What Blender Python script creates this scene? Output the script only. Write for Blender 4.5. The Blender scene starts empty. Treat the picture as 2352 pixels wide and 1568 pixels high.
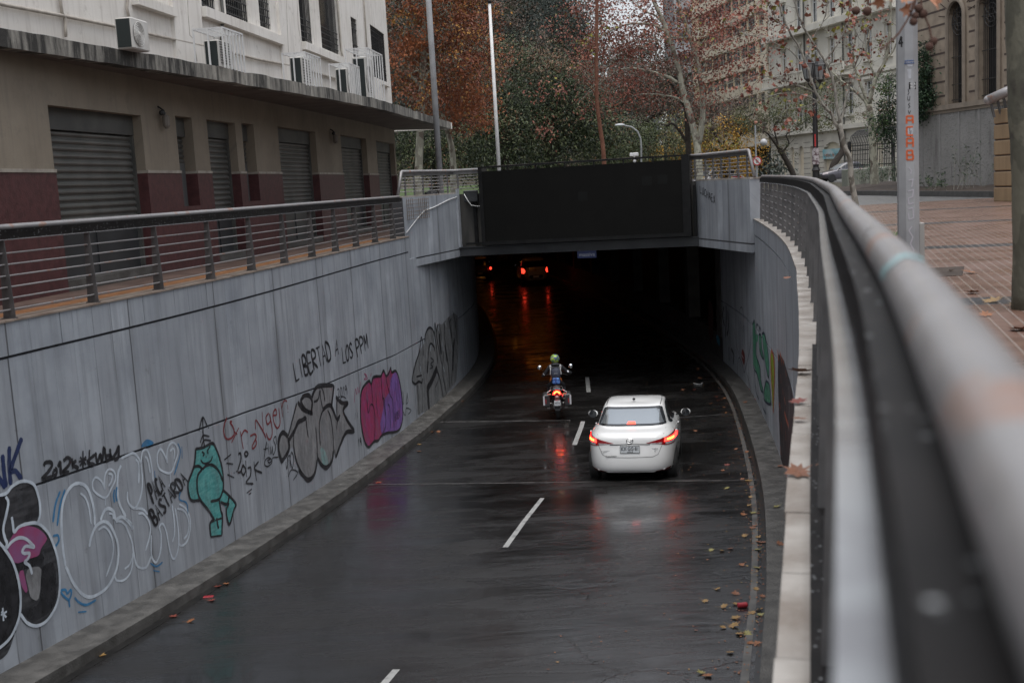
import bpy, math, random
import numpy as np
from mathutils import Vector, Matrix, noise as mnoise
from mathutils.bvhtree import BVHTree
rnd = random.Random(7)
S = bpy.context.scene
C = S.collection
PI = math.pi

# ---------------------------------------------------------------- camera
FPX = 2613.0; CX, CY = 1176.0, 784.0; CAMZ = 1.21        # lens and height measured from the photograph
ROLL = math.atan(.057); PITCH = math.atan(361*math.cos(ROLL)/FPX)
_up = Vector((-math.sin(ROLL)*math.cos(PITCH), math.cos(ROLL)*math.cos(PITCH), -math.sin(PITCH)))
_y = (Vector((0,0,1)) - _up*_up.z).normalized()
_x = Vector((1,0,0)); _x -= _up*_x.dot(_up); _x -= _y*_x.dot(_y); _x.normalize()
cam_d = bpy.data.cameras.new('camera'); cam = bpy.data.objects.new('camera', cam_d); C.objects.link(cam)
r_ = Vector((_x.x,_y.x,_up.x)); u_ = Vector((_x.y,_y.y,_up.y)); f_ = Vector((_x.z,_y.z,_up.z))
cam.matrix_world = Matrix(((r_.x,u_.x,-f_.x,0),(r_.y,u_.y,-f_.y,0),(r_.z,u_.z,-f_.z,CAMZ),(0,0,0,1)))
cam_d.sensor_width = 36.0; cam_d.lens = 36.0*FPX/2352.0
cam_d.clip_start = .05; cam_d.clip_end = 1500
cam_d.dof.use_dof = True; cam_d.dof.focus_distance = 26.0; cam_d.dof.aperture_fstop = 3.5
S.camera = cam

# ---------------------------------------------------------------- sky, sun, exposure
SUN_EL, SUN_ROT = math.radians(76), math.radians(165)
w = bpy.data.worlds.new("World"); S.world = w; w.use_nodes = True
nt = w.node_tree; nt.nodes.clear()
sky = nt.nodes.new('ShaderNodeTexSky'); sky.sky_type = 'NISHITA'; sky.sun_disc = False
sky.sun_elevation = SUN_EL; sky.sun_rotation = SUN_ROT; sky.dust_density = 1.5; sky.air_density = 1.0; sky.altitude = 500
hs = nt.nodes.new('ShaderNodeHueSaturation'); hs.inputs['Saturation'].default_value = .22
hs.inputs['Value'].default_value = 1.0
bg = nt.nodes.new('ShaderNodeBackground'); bg.inputs[1].default_value = .13
wo = nt.nodes.new('ShaderNodeOutputWorld')
tcw = nt.nodes.new('ShaderNodeTexCoord'); sxw = nt.nodes.new('ShaderNodeSeparateXYZ'); nt.links.new(tcw.outputs['Generated'], sxw.inputs[0])
mrw = nt.nodes.new('ShaderNodeMapRange'); mrw.inputs[1].default_value = 0; mrw.inputs[2].default_value = 1; mrw.inputs[3].default_value = .62; mrw.inputs[4].default_value = 2.0; nt.links.new(sxw.outputs[2], mrw.inputs[0])
nt.links.new(mrw.outputs[0], hs.inputs['Value'])                # an overcast sky is brighter overhead than at the horizon
nt.links.new(sky.outputs[0], hs.inputs['Color']); nt.links.new(hs.outputs[0], bg.inputs[0]); nt.links.new(bg.outputs[0], wo.inputs[0])
sl = bpy.data.lights.new('sun', 'SUN'); sl.energy = 1.2; sl.angle = math.radians(50); sl.color = (1,.97,.92)
so = bpy.data.objects.new('sun', sl); C.objects.link(so)
so.rotation_euler = (PI/2-SUN_EL, 0, PI - SUN_ROT)
S.view_settings.view_transform = 'Standard'; S.view_settings.look = 'None'
S.view_settings.gamma = 1; S.view_settings.exposure = 0.5
S.render.engine = 'CYCLES'
S.cycles.max_bounces = 6; S.cycles.diffuse_bounces = 3; S.cycles.glossy_bounces = 3
S.cycles.transparent_max_bounces = 6

# ---------------------------------------------------------------- measuring helpers: photo pixel (2352 wide) -> point on a real surface
CAM = Vector((0,0,CAMZ))
def ray(x, y):
    c = Vector((x-CX, -(y-CY), FPX)); return Vector((c.dot(_x), c.dot(_y), c.dot(_up)))
def onz(x, y, z=0.0):
    r = ray(x, y); return CAM + r*((z-CAMZ)/r.z)
def atY(x, y, d):
    r = ray(x, y); return CAM + r*(d/r.y)
def interp(pts, t):
    if t <= pts[0][0]: return pts[0][1]
    for a, b in zip(pts, pts[1:]):
        if t <= b[0]:
            k = (t-a[0])/(b[0]-a[0]); return a[1]+(b[1]-a[1])*k
    return pts[-1][1]
ROADZ = [(-20,-2.3),(5,-3.5),(9,-3.8),(13,-4.05),(18.4,-4.34),(22.5,-4.64),(28,-4.93),(34,-5.0),(120,-5.05)]
def roadz(y): return interp(ROADZ, y)
def onroad(x, y, dz=0.0):
    z = -4.6
    for _ in range(30):
        p = onz(x, y, z); z = .5*z + .5*(roadz(p.y)+dz)
    return onz(x, y, z)
def catmull(P, step=.25):
    P = [Vector((p[0],p[1])) for p in P]; P = [P[0]*2-P[1]] + P + [P[-1]*2-P[-2]]
    out = []
    for i in range(1, len(P)-2):
        n = max(1, int((P[i+1]-P[i]).length/step))
        for k in range(n):
            t = k/n; a,b,c,d = P[i-1],P[i],P[i+1],P[i+2]
            out.append(.5*((2*b)+(c-a)*t+(2*a-5*b+4*c-d)*t*t+(-a+3*b-3*c+d)*t**3))
    out.append(P[-2]); return out
class Curve2:                                            # a plan line that vertical surfaces follow
    def __init__(s, pts, side=1, step=.25, smooth=True):
        s.p = catmull(pts, step) if smooth else [Vector((q[0],q[1])) for q in pts]
        s.s = [0.0]
        for a, b in zip(s.p, s.p[1:]): s.s.append(s.s[-1]+(b-a).length)
        s.side = side; s.L = s.s[-1]; s.zmax = 99
        s.ss = np.array(s.s)
    def at(s, t):
        i = int(np.searchsorted(s.ss, t))-1; i = max(0, min(i, len(s.p)-2))
        d = (s.p[i+1]-s.p[i]); k = (t-s.s[i])/max(d.length,1e-6)
        return s.p[i]+d*k, d.normalized(), i
    def nrm(s, t):
        a = s.at(t-.2)[1]; b = s.at(t+.2)[1]; d = (a+b).normalized()
        return Vector((d.y,-d.x))*s.side
    def pt(s, t, z, off=0.0):
        q = s.at(t)[0]+s.nrm(t)*off; return Vector((q.x,q.y,z))
    def hit(s, px, py):
        r = ray(px, py); best = None
        for i in range(len(s.p)-1):
            a = s.p[i]; d = s.p[i+1]-a
            den = r.x*d.y - r.y*d.x
            if abs(den) < 1e-9: continue
            t = (a.x*d.y - a.y*d.x)/den; u = (a.x*r.y - a.y*r.x)/den
            ok = (0 <= u < 1) or (i == 0 and u < 0) or (i == len(s.p)-2 and u >= 1)
            if t > 0 and ok and CAMZ+r.z*t < s.zmax and (best is None or t < best[0]): best = (t, s.s[i]+u*d.length)
        if best is None: return None
        return best[1], CAMZ + r.z*best[0]
    def sY(s, y):
        for i in range(len(s.p)-1):
            if s.p[i].y <= y < s.p[i+1].y: return s.s[i]+(y-s.p[i].y)/(s.p[i+1].y-s.p[i].y)*(s.s[i+1]-s.s[i])
        return 0 if y < s.p[0].y else s.L

# ---------------------------------------------------------------- object helpers
def tag(o, label=None, cat=None, group=None, kind=None):
    if label: o['label'] = label
    if cat: o['category'] = cat
    if group: o['group'] = group
    if kind: o['kind'] = kind
    return o
def thing(name, label, cat, loc=(0,0,0), rotz=0, group=None):
    o = bpy.data.objects.new(name, None); C.objects.link(o); o.empty_display_size = .2
    o.location = loc; o.rotation_euler = (0,0,rotz)
    return tag(o, label, cat, group)
def rootloc(p):
    while p.parent: p = p.parent
    return Vector(p.location)
def duptree(src, parent=None):
    c = src.copy(); C.objects.link(c); c.parent = parent
    for ch in [o for o in bpy.data.objects if o.parent == src]: duptree(ch, c)
    return c
class MB:
    def __init__(s): s.v=[]; s.f=[]; s.m=[]; s.uv=[]; s.hasuv=False
    def add(s, vs, fs, mi=0, uvs=None):
        b = len(s.v); s.v += [Vector(v) for v in vs]
        for k, f in enumerate(fs):
            s.f.append([b+i for i in f]); s.m.append(mi)
            if uvs: s.uv.append([uvs[i] for i in f]); s.hasuv = True
            else: s.uv.append([(0,0)]*len(f))
        return s
    def box(s, c, d, rz=0, mi=0, rx=0, ry=0, bev=0):
        R = Matrix.Rotation(rz,3,'Z')@Matrix.Rotation(ry,3,'Y')@Matrix.Rotation(rx,3,'X'); c = Vector(c)
        if bev:
            hx,hy,hz = d[0]/2,d[1]/2,d[2]/2; bev=min(bev,hx*.9,hy*.9,hz*.9); vs=[]
            rings=[(-hz,bev),(-hz+bev,0),(hz-bev,0),(hz,bev)]
            for z,b in rings:
                a,e=hx-b,hy-b; k=bev*.6
                for p in ((a-k,-e),(a,-e+k),(a,e-k),(a-k,e),(-a+k,e),(-a,e-k),(-a,-e+k),(-a+k,-e)): vs.append(c+R@Vector((p[0],p[1],z)))
            fs=[[8*i+j,8*i+(j+1)%8,8*i+8+(j+1)%8,8*i+8+j] for i in range(3) for j in range(8)]
            fs+= [list(range(7,-1,-1)), list(range(24,32))]
            return s.add(vs,fs,mi)
        vs = [c+R@Vector((x*d[0]/2,y*d[1]/2,z*d[2]/2)) for x,y,z in ((-1,-1,-1),(1,-1,-1),(1,1,-1),(-1,1,-1),(-1,-1,1),(1,-1,1),(1,1,1),(-1,1,1))]
        return s.add(vs, [(3,2,1,0),(4,5,6,7),(0,1,5,4),(1,2,6,5),(2,3,7,6),(3,0,4,7)], mi)
    def bar(s, a, b, w, h, mi=0, up=(0,0,1)):
        a=Vector(a); b=Vector(b); d=(b-a).normalized(); u=Vector(up); x=d.cross(u)
        if x.length<1e-4: x=d.cross(Vector((1,0,0)))
        x.normalize(); u=x.cross(d).normalized()
        vs=[p+x*i*w/2+u*j*h/2 for p in (a,b) for i,j in ((-1,-1),(1,-1),(1,1),(-1,1))]
        return s.add(vs,[(0,1,2,3),(7,6,5,4),(0,4,5,1),(1,5,6,2),(2,6,7,3),(3,7,4,0)],mi)
    def tube(s, path, r, n=8, mi=0, cap=True):
        path=[Vector(p) for p in path]; m=len(path)
        if not hasattr(r,'__len__'): r=[r]*m
        T=[(path[min(i+1,m-1)]-path[max(i-1,0)]).normalized() for i in range(m)]
        u=T[0].cross(Vector((0,0,1)))
        if u.length<.05: u=T[0].cross(Vector((1,0,0)))
        u.normalize(); vs=[]; uvs=[]; L=0
        for i in range(m):
            u=(u-T[i]*u.dot(T[i])); u.normalize(); v=T[i].cross(u)
            if i: L+=(path[i]-path[i-1]).length
            for k in range(n):
                a=2*PI*k/n; vs.append(path[i]+(u*math.cos(a)+v*math.sin(a))*r[i]); uvs.append((L,k/n))
        fs=[(i*n+k,i*n+(k+1)%n,(i+1)*n+(k+1)%n,(i+1)*n+k) for i in range(m-1) for k in range(n)]
        if cap: fs+=[tuple(range(n-1,-1,-1)), tuple((m-1)*n+k for k in range(n))]
        return s.add(vs,fs,mi,uvs)
    def lathe(s, c, prof, n=16, mi=0, axis='Z', R=None):
        c=Vector(c); vs=[]
        for r,z in prof:
            for k in range(n):
                a=2*PI*k/n; p=Vector((r*math.cos(a),r*math.sin(a),z))
                if axis=='Y': p=Vector((p.x,p.z,p.y))
                if axis=='X': p=Vector((p.z,p.x,p.y))
                if R: p=R@p
                vs.append(c+p)
        m=len(prof)
        fs=[(i*n+k,i*n+(k+1)%n,(i+1)*n+(k+1)%n,(i+1)*n+k) for i in range(m-1) for k in range(n)]
        if prof[0][0]>1e-4: fs.append(tuple(range(n-1,-1,-1)))
        if prof[-1][0]>1e-4: fs.append(tuple((m-1)*n+k for k in range(n)))
        return s.add(vs,fs,mi)
    def ball(s, c, r, n=12, mi=0, sc=(1,1,1)):
        c=Vector(c); m=max(6,n//2+1); vs=[]
        for i in range(m+1):
            t=PI*i/m
            for k in range(n):
                a=2*PI*k/n; vs.append(c+Vector((r*sc[0]*math.sin(t)*math.cos(a),r*sc[1]*math.sin(t)*math.sin(a),-r*sc[2]*math.cos(t))))
        return s.add(vs,[(i*n+k,i*n+(k+1)%n,(i+1)*n+(k+1)%n,(i+1)*n+k) for i in range(m) for k in range(n)],mi)
    def prism(s, poly, fn0, fn1, mi=0):                  # polygon extruded between two mappings
        n=len(poly); vs=[fn0(*p) for p in poly]+[fn1(*p) for p in poly]
        fs=[tuple(range(n)), tuple(range(2*n-1,n-1,-1))]+[(i,(i+1)%n+0,(i+1)%n+n,i+n) for i in range(n)]
        return s.add(vs,fs,mi)
    def build(s, name, mat, parent=None, local=False, smooth=False, org=None, label=None, cat=None, group=None, kind=None):
        me=bpy.data.meshes.new(name)
        o0=Vector((0,0,0))
        if org is not None: o0=Vector(org)
        elif parent is not None and not local: o0=rootloc(parent)
        me.from_pydata([tuple(v-o0) for v in s.v],[],s.f)
        mats=mat if isinstance(mat,(list,tuple)) else [mat]
        for mm in mats: me.materials.append(mm)
        if len(mats)>1: me.polygons.foreach_set('material_index', s.m)
        if s.hasuv:
            l=me.uv_layers.new(name='UVMap'); fl=[c for f in s.uv for q in f for c in q]; l.data.foreach_set('uv', fl)
        if smooth: me.polygons.foreach_set('use_smooth',[True]*len(me.polygons))
        me.update()
        o=bpy.data.objects.new(name,me); C.objects.link(o)
        if parent is not None: o.parent=parent
        if org is not None and parent is None: o.location=o0
        tag(o,label,cat,group,kind)
        return o
def autosmooth(o, ang=40):
    me=o.data
    try: me.set_sharp_from_angle(angle=math.radians(ang))
    except Exception: pass
    me.polygons.foreach_set('use_smooth',[True]*len(me.polygons)); return o

def scan(poly, du, dv):                                  # fills a 2-D outline with small quads
    us=[p[0] for p in poly]; u0,u1=min(us),max(us); n=max(1,int(math.ceil((u1-u0)/du))); du=(u1-u0)/n
    def iv(u):
        zs=[]
        for a,b in zip(poly,poly[1:]+poly[:1]):
            if (a[0]<=u)!=(b[0]<=u): zs.append(a[1]+(b[1]-a[1])*(u-a[0])/(b[0]-a[0]))
        zs.sort(); return list(zip(zs[::2],zs[1::2]))
    V=[];F=[]
    for k in range(n):
        a=u0+k*du; b=a+du; ia=iv(a+du*.02); ib=iv(b-du*.02)
        if len(ia)!=len(ib):
            ia=ib=iv((a+b)/2)
        for (p,q),(r,t) in zip(ia,ib):
            m=max(1,int(math.ceil(max(q-p,t-r)/dv))); base=len(V)
            for j in range(m+1):
                V.append((a,p+(q-p)*j/m)); V.append((b,r+(t-r)*j/m))
            for j in range(m): F.append((base+2*j,base+2*j+1,base+2*j+3,base+2*j+2))
    return V,F

# ---------------------------------------------------------------- materials
MATS={}
def _nt(name):
    m=bpy.data.materials.new(name); m.use_nodes=True; n=m.node_tree; b=n.nodes['Principled BSDF']; return m,n,b
def mat(name, c, c2=None, scale=6, rough=.6, r2=None, metal=0, bump=0, bs=None, emit=None, es=0, stretch=(1,1,1), spec=.5, coat=0, uv=False, lo=.35, hi=.65, trans=0, detail=5, ior=None):
    if name in MATS: return MATS[name]
    m,n,b=_nt(name); L=n.links
    b.inputs['Base Color'].default_value=(*c,1); b.inputs['Roughness'].default_value=rough; b.inputs['Metallic'].default_value=metal
    b.inputs['Specular IOR Level'].default_value=spec; b.inputs['Coat Weight'].default_value=coat; b.inputs['Coat Roughness'].default_value=.05
    if trans: b.inputs['Transmission Weight'].default_value=trans
    if ior: b.inputs['IOR'].default_value=ior
    tc=n.nodes.new('ShaderNodeTexCoord'); mp=n.nodes.new('ShaderNodeMapping'); mp.inputs['Scale'].default_value=stretch
    L.new(tc.outputs['UV' if uv else 'Object'],mp.inputs[0])
    if c2 or bump or r2 is not None:
        nz=n.nodes.new('ShaderNodeTexNoise'); nz.inputs['Scale'].default_value=scale; nz.inputs['Detail'].default_value=detail
        L.new(mp.outputs[0],nz.inputs['Vector'])
        rp=n.nodes.new('ShaderNodeMapRange'); rp.inputs[1].default_value=lo; rp.inputs[2].default_value=hi; L.new(nz.outputs[0],rp.inputs[0])
        if c2:
            mx=n.nodes.new('ShaderNodeMix'); mx.data_type='RGBA'; mx.inputs[6].default_value=(*c,1); mx.inputs[7].default_value=(*c2,1)
            L.new(rp.outputs[0],mx.inputs[0]); L.new(mx.outputs[2],b.inputs['Base Color'])
        if r2 is not None:
            q=n.nodes.new('ShaderNodeMapRange'); q.inputs[3].default_value=rough; q.inputs[4].default_value=r2; L.new(rp.outputs[0],q.inputs[0]); L.new(q.outputs[0],b.inputs['Roughness'])
        if bump:
            bz=n.nodes.new('ShaderNodeTexNoise'); bz.inputs['Scale'].default_value=bs or scale*4; bz.inputs['Detail'].default_value=6; L.new(mp.outputs[0],bz.inputs['Vector'])
            bn=n.nodes.new('ShaderNodeBump'); bn.inputs['Strength'].default_value=bump; bn.inputs['Distance'].default_value=.02; L.new(bz.outputs[0],bn.inputs['Height']); L.new(bn.outputs[0],b.inputs['Normal'])
    if emit:
        b.inputs['Emission Color'].default_value=(*emit,1); b.inputs['Emission Strength'].default_value=es
    MATS[name]=m; return m
class NB:                                                # tiny node-graph helper
    def __init__(s,name): s.m,s.n,s.b=_nt(name); s.L=s.n.links; MATS[name]=s.m
    def nd(s,t,**k):
        q=s.n.nodes.new(t)
        for a,v in k.items():
            if a.startswith('i'): q.inputs[int(a[1:])].default_value=v
            else: setattr(q,a,v)
        return q
    def ln(s,a,b): s.L.new(a,b)
    def math(s,op,a,b=None,c=None):
        q=s.n.nodes.new('ShaderNodeMath'); q.operation=op
        for i,x in enumerate((a,b,c)):
            if x is None: continue
            if isinstance(x,(int,float)): q.inputs[i].default_value=x
            else: s.L.new(x,q.inputs[i])
        return q.outputs[0]
    def rng(s,x,a,b,c=0,d=1):
        q=s.n.nodes.new('ShaderNodeMapRange'); q.inputs[1].default_value=a; q.inputs[2].default_value=b; q.inputs[3].default_value=c; q.inputs[4].default_value=d
        s.L.new(x,q.inputs[0]); return q.outputs[0]
    def mix(s,f,a,b,mode='MIX'):
        q=s.n.nodes.new('ShaderNodeMix'); q.data_type='RGBA'; q.blend_type=mode
        for i,x in ((0,f),(6,a),(7,b)):
            if isinstance(x,(int,float)): q.inputs[i].default_value=x
            elif isinstance(x,tuple): q.inputs[i].default_value=(*x,1)
            else: s.L.new(x,q.inputs[i])
        return q.outputs[2]
    def noise(s,vec,sc,det=5,rgh=.55,dist=0):
        q=s.n.nodes.new('ShaderNodeTexNoise'); q.inputs['Scale'].default_value=sc; q.inputs['Detail'].default_value=det; q.inputs['Roughness'].default_value=rgh; q.inputs['Distortion'].default_value=dist
        if vec is not None: s.L.new(vec,q.inputs['Vector'])
        return q.outputs[0]
    def map(s,vec,sc=(1,1,1),loc=(0,0,0),rot=(0,0,0)):
        q=s.n.nodes.new('ShaderNodeMapping'); q.inputs['Scale'].default_value=sc; q.inputs['Location'].default_value=loc; q.inputs['Rotation'].default_value=rot; s.L.new(vec,q.inputs[0]); return q.outputs[0]
    def bump(s,h,st,dist=.02):
        q=s.n.nodes.new('ShaderNodeBump'); q.inputs['Strength'].default_value=st; q.inputs['Distance'].default_value=dist; s.L.new(h,q.inputs['Height']); s.L.new(q.outputs[0],s.b.inputs['Normal'])

def panel_wall_mat():                                    # weathered board-marked concrete, uv = metres along / up the wall
    N=NB('wall_concrete'); tc=N.nd('ShaderNodeTexCoord'); uv=tc.outputs['UV']
    sx=N.nd('ShaderNodeSeparateXYZ'); N.ln(uv,sx.inputs[0]); u,v=sx.outputs[0],sx.outputs[1]
    wob=N.math('MULTIPLY',N.math('SUBTRACT',N.noise(N.map(uv,(1.5,.8,1)),1.0,3),.5),.02)
    u2=N.math('ADD',u,wob)
    bd=N.math('FLOOR',N.math('MULTIPLY',u2,1/.41))
    wn=N.nd('ShaderNodeTexWhiteNoise',noise_dimensions='1D'); N.ln(bd,wn.inputs['W'])
    streak=N.noise(N.map(uv,(5.5,.35,1)),1.0,6,.6)
    streak2=N.noise(N.map(uv,(22,.7,1)),1.0,5,.6)
    patch=N.noise(N.map(uv,(.9,.8,1)),1.0,5,.6)
    col=N.mix(N.rng(patch,.3,.7),(.245,.268,.302),(.44,.468,.505))
    col=N.mix(N.math('MULTIPLY',N.rng(wn.outputs[0],0,1,0,.65),1),col,(.27,.285,.31))
    col=N.mix(N.rng(streak,.48,.68,0,.55),col,(.17,.178,.19))
    col=N.mix(N.rng(streak2,.58,.76,0,.38),col,(.14,.145,.15))
    grime=N.noise(N.map(uv,(3,3,1)),1.5,6,.7)
    col=N.mix(N.rng(grime,.62,.75,0,.5),col,(.10,.10,.095))
    fr=N.math('FRACT',N.math('MULTIPLY',u2,1/.41)); e=N.math('ABSOLUTE',N.math('SUBTRACT',fr,.5))
    thin=N.rng(e,.47,.5); brk=N.rng(N.noise(N.map(uv,(3,.6,1)),1.0,4),.42,.62)
    col=N.mix(N.math('MULTIPLY',N.math('MULTIPLY',thin,brk),.75),col,(.07,.07,.072))
    fr2=N.math('FRACT',N.math('MULTIPLY',u2,1/2.46)); e2=N.math('ABSOLUTE',N.math('SUBTRACT',fr2,.5))
    col=N.mix(N.math('MULTIPLY',N.rng(e2,.492,.4985),.9),col,(.045,.045,.05))
    soft=N.math('MULTIPLY',N.rng(e2,.44,.5),.45); col=N.mix(N.math('MULTIPLY',soft,N.rng(streak,.35,.6)),col,(.11,.115,.12))
    N.ln(col,N.b.inputs['Base Color']); N.b.inputs['Roughness'].default_value=.62
    h=N.math('ADD',N.math('MULTIPLY',streak2,.6),N.math('MULTIPLY',N.math('MAXIMUM',thin,N.rng(e2,.492,.4985)),-1.2))
    N.bump(h,.35,.01); return N.m
def road_mat():
    N=NB('wet_asphalt'); tc=N.nd('ShaderNodeTexCoord'); p=tc.outputs['Object']
    n1=N.noise(N.map(p,(.5,.9,1)),1.0,7,.62,.4); n2=N.noise(N.map(p,(.55,2.6,1)),1.0,7,.66,1.2); n3=N.noise(p,60,4,.7); n4=N.noise(N.map(p,(.35,.25,1)),1.0,3)
    col=N.mix(N.rng(n1,.35,.68),(.011,.0105,.0105),(.021,.020,.0195))
    col=N.mix(N.rng(n3,.6,.8,0,.5),col,(.06,.058,.056))
    track=N.noise(N.map(p,(1.6,.06,1),rot=(0,0,-.2)),1.0,3); col=N.mix(N.rng(track,.52,.7,0,.5),col,(.016,.0155,.0155))
    vo=N.nd('ShaderNodeTexVoronoi',feature='DISTANCE_TO_EDGE'); vo.inputs['Scale'].default_value=.42
    wv=N.nd('ShaderNodeMix',data_type='RGBA'); N.ln(p,wv.inputs[6]); nz=N.nd('ShaderNodeTexNoise'); nz.inputs['Scale'].default_value=2.2; nz.inputs['Detail'].default_value=5; N.ln(p,nz.inputs['Vector']); N.ln(nz.outputs[1],wv.inputs[7]); wv.inputs[0].default_value=.42
    N.ln(wv.outputs[2],vo.inputs['Vector'])
    crack=N.math('MULTIPLY',N.rng(vo.outputs[0],0,.009,1,0),N.rng(n4,.45,.55))
    col=N.mix(N.math('MULTIPLY',crack,.8),col,(.008,.008,.008))
    N.ln(col,N.b.inputs['Base Color'])
    ro=N.math('ADD',N.rng(n1,.38,.62,.12,.30),N.rng(n3,.4,.7,-.02,.06)); ro=N.math('ADD',ro,N.rng(n2,.42,.62,-.04,.10)); N.ln(ro,N.b.inputs['Roughness'])
    N.b.inputs['Specular IOR Level'].default_value=.6; N.ln(N.rng(n1,.40,.60,.65,.05),N.b.inputs['Coat Weight']); N.ln(N.rng(n2,.4,.65,.06,.20),N.b.inputs['Coat Roughness']); N.b.inputs['Coat IOR'].default_value=1.5
    h=N.math('ADD',N.math('MULTIPLY',n2,1.5),N.math('MULTIPLY',n3,.16)); h=N.math('SUBTRACT',h,N.math('MULTIPLY',crack,.6)); N.bump(h,.42,.02); return N.m
def brick_mat():                                         # ribbed red pavers; uv = metres across / along the ribs
    N=NB('ribbed_paving'); tc=N.nd('ShaderNodeTexCoord'); uv=tc.outputs['UV']
    sx=N.nd('ShaderNodeSeparateXYZ'); N.ln(uv,sx.inputs[0]); u,v=sx.outputs[0],sx.outputs[1]
    def edge(x,per):
        return N.math('ABSOLUTE',N.math('SUBTRACT',N.math('FRACT',N.math('MULTIPLY',x,1/per)),.5))
    rib=N.rng(edge(u,.1),.36,.47); joint=N.rng(edge(v,.2),.47,.5); j2=N.rng(edge(u,.2),.47,.5)
    n1=N.noise(uv,1.1,5); n2=N.noise(uv,14,5,.7)
    cell=N.nd('ShaderNodeCombineXYZ'); N.ln(N.math('FLOOR',N.math('MULTIPLY',u,5)),cell.inputs[0]); N.ln(N.math('FLOOR',N.math('MULTIPLY',v,5)),cell.inputs[1])
    wn=N.nd('ShaderNodeTexWhiteNoise',noise_dimensions='3D'); N.ln(cell.outputs[0],wn.inputs['Vector'])
    red=N.mix(N.rng(wn.outputs[0],0,1),(.13,.072,.05),(.195,.115,.083)); red=N.mix(N.rng(n1,.4,.65,0,.55),red,(.17,.10,.08))
    grey=N.mix(N.rng(n2,.3,.7),(.028,.030,.034),(.055,.058,.064))
    band=N.rng(edge(N.math('ADD',v,0),6.7),.458,.461)
    col=N.mix(band,red,grey)
    col=N.mix(N.math('MULTIPLY',rib,.5),col,(.30,.26,.23)); col=N.mix(N.math('MULTIPLY',joint,.5),col,(.10,.08,.07))
    col=N.mix(N.rng(n2,.6,.75,0,.5),col,(.09,.07,.06))
    N.ln(col,N.b.inputs['Base Color']); N.ln(N.rng(n1,.3,.7,.18,.42),N.b.inputs['Roughness'])
    N.bump(N.math('SUBTRACT',N.math('MULTIPLY',n2,.3),N.math('ADD',rib,joint)),.5,.01); return N.m
def facade_mat(name, a, b, dirt):
    N=NB(name); tc=N.nd('ShaderNodeTexCoord'); uv=tc.outputs['UV']
    p1=N.noise(N.map(uv,(.7,.7,1)),1.0,6,.6); st=N.noise(N.map(uv,(7,.5,1)),1.0,6,.65); g=N.noise(N.map(uv,(2,2,1)),1.6,7,.7); f=N.noise(uv,40,4)
    col=N.mix(N.rng(p1,.32,.7),a,b); col=N.mix(N.rng(st,.5,.75,0,.55),col,dirt); col=N.mix(N.rng(g,.57,.74,0,.65),col,dirt)
    N.ln(col,N.b.inputs['Base Color']); N.b.inputs['Roughness'].default_value=.85
    N.bump(N.math('ADD',f,N.math('MULTIPLY',g,1.5)),.25,.01); return N.m
def stain_mat():                                         # canopy fascia with black run-off streaks
    N=NB('stained_fascia'); tc=N.nd('ShaderNodeTexCoord'); uv=tc.outputs['UV']
    st=N.noise(N.map(uv,(5,.6,1)),1.0,7,.7); s2=N.noise(N.map(uv,(.8,.4,1)),1.0,4); f=N.noise(uv,18,6,.7)
    k=N.math('ADD',N.math('MULTIPLY',st,.6),N.math('MULTIPLY',s2,.4))
    col=N.mix(N.rng(k,.40,.56),(.36,.34,.30),(.035,.033,.03)); col=N.mix(N.rng(f,.55,.7,0,.5),col,(.09,.085,.075))
    N.ln(col,N.b.inputs['Base Color']); N.b.inputs['Roughness'].default_value=.9; N.bump(f,.6,.02); return N.m
def rail_mat():
    N=NB('rail_steel'); tc=N.nd('ShaderNodeTexCoord'); p=tc.outputs['Object']
    a=N.noise(p,3.2,6,.6); b=N.noise(p,25,4); d=N.noise(N.map(p,(1,1,1),(5,3,1)),5.5,3)
    col=N.mix(N.rng(a,.3,.7),(.24,.23,.23),(.32,.31,.31)); col=N.mix(N.rng(d,.60,.66,0,.55),col,(.34,.15,.08)); e_=N.noise(N.map(p,(1,1,1),(2,7,4)),11,3); col=N.mix(N.rng(e_,.68,.74,0,.7),col,(.38,.16,.07))
    N.ln(col,N.b.inputs['Base Color']); N.ln(N.rng(b,.3,.7,.26,.42),N.b.inputs['Roughness']); N.b.inputs['Metallic'].default_value=.25; N.bump(b,.05,.004); return N.m
def bark_mat(name, a, b, c, sc=6):
    N=NB(name); tc=N.nd('ShaderNodeTexCoord'); p=N.map(tc.outputs['Object'],(1,1,.55))
    n1=N.noise(p,sc,3,.5,.5); n2=N.noise(p,sc*.6,3,.5,.3); n3=N.noise(p,sc*6,5)
    col=N.mix(N.rng(n1,.5,.53),a,b); col=N.mix(N.rng(n2,.57,.60),col,c); N.ln(col,N.b.inputs['Base Color']); N.b.inputs['Roughness'].default_value=.8; N.bump(n3,.5,.02); return N.m

M_wall=panel_wall_mat(); M_road=road_mat(); M_brick=brick_mat(); M_rail=rail_mat(); M_fascia=stain_mat()
M_plaster=facade_mat('white_plaster',(.70,.665,.61),(.82,.79,.745),(.36,.32,.28))
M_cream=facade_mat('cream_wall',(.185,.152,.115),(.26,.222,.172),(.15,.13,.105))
M_maroon=mat('maroon_wall',(.050,.015,.016),(.078,.025,.026),scale=9,rough=.5,bump=.2,hi=.6)
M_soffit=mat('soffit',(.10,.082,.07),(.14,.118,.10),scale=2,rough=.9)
M_kerb=mat('kerb_concrete',(.060,.057,.052),(.125,.12,.112),scale=4,rough=.5,r2=.8,bump=.5,bs=40,lo=.4,hi=.75)
M_coping=mat('coping_stone',(.25,.21,.175),(.45,.42,.385),scale=3.5,rough=.35,r2=.6,bump=.25,bs=30)
M_groove=mat('joint_shadow',(.05,.05,.055),rough=.9)
M_post=mat('post_steel',(.085,.083,.084),(.13,.125,.125),scale=5,rough=.42,metal=.3)
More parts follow.
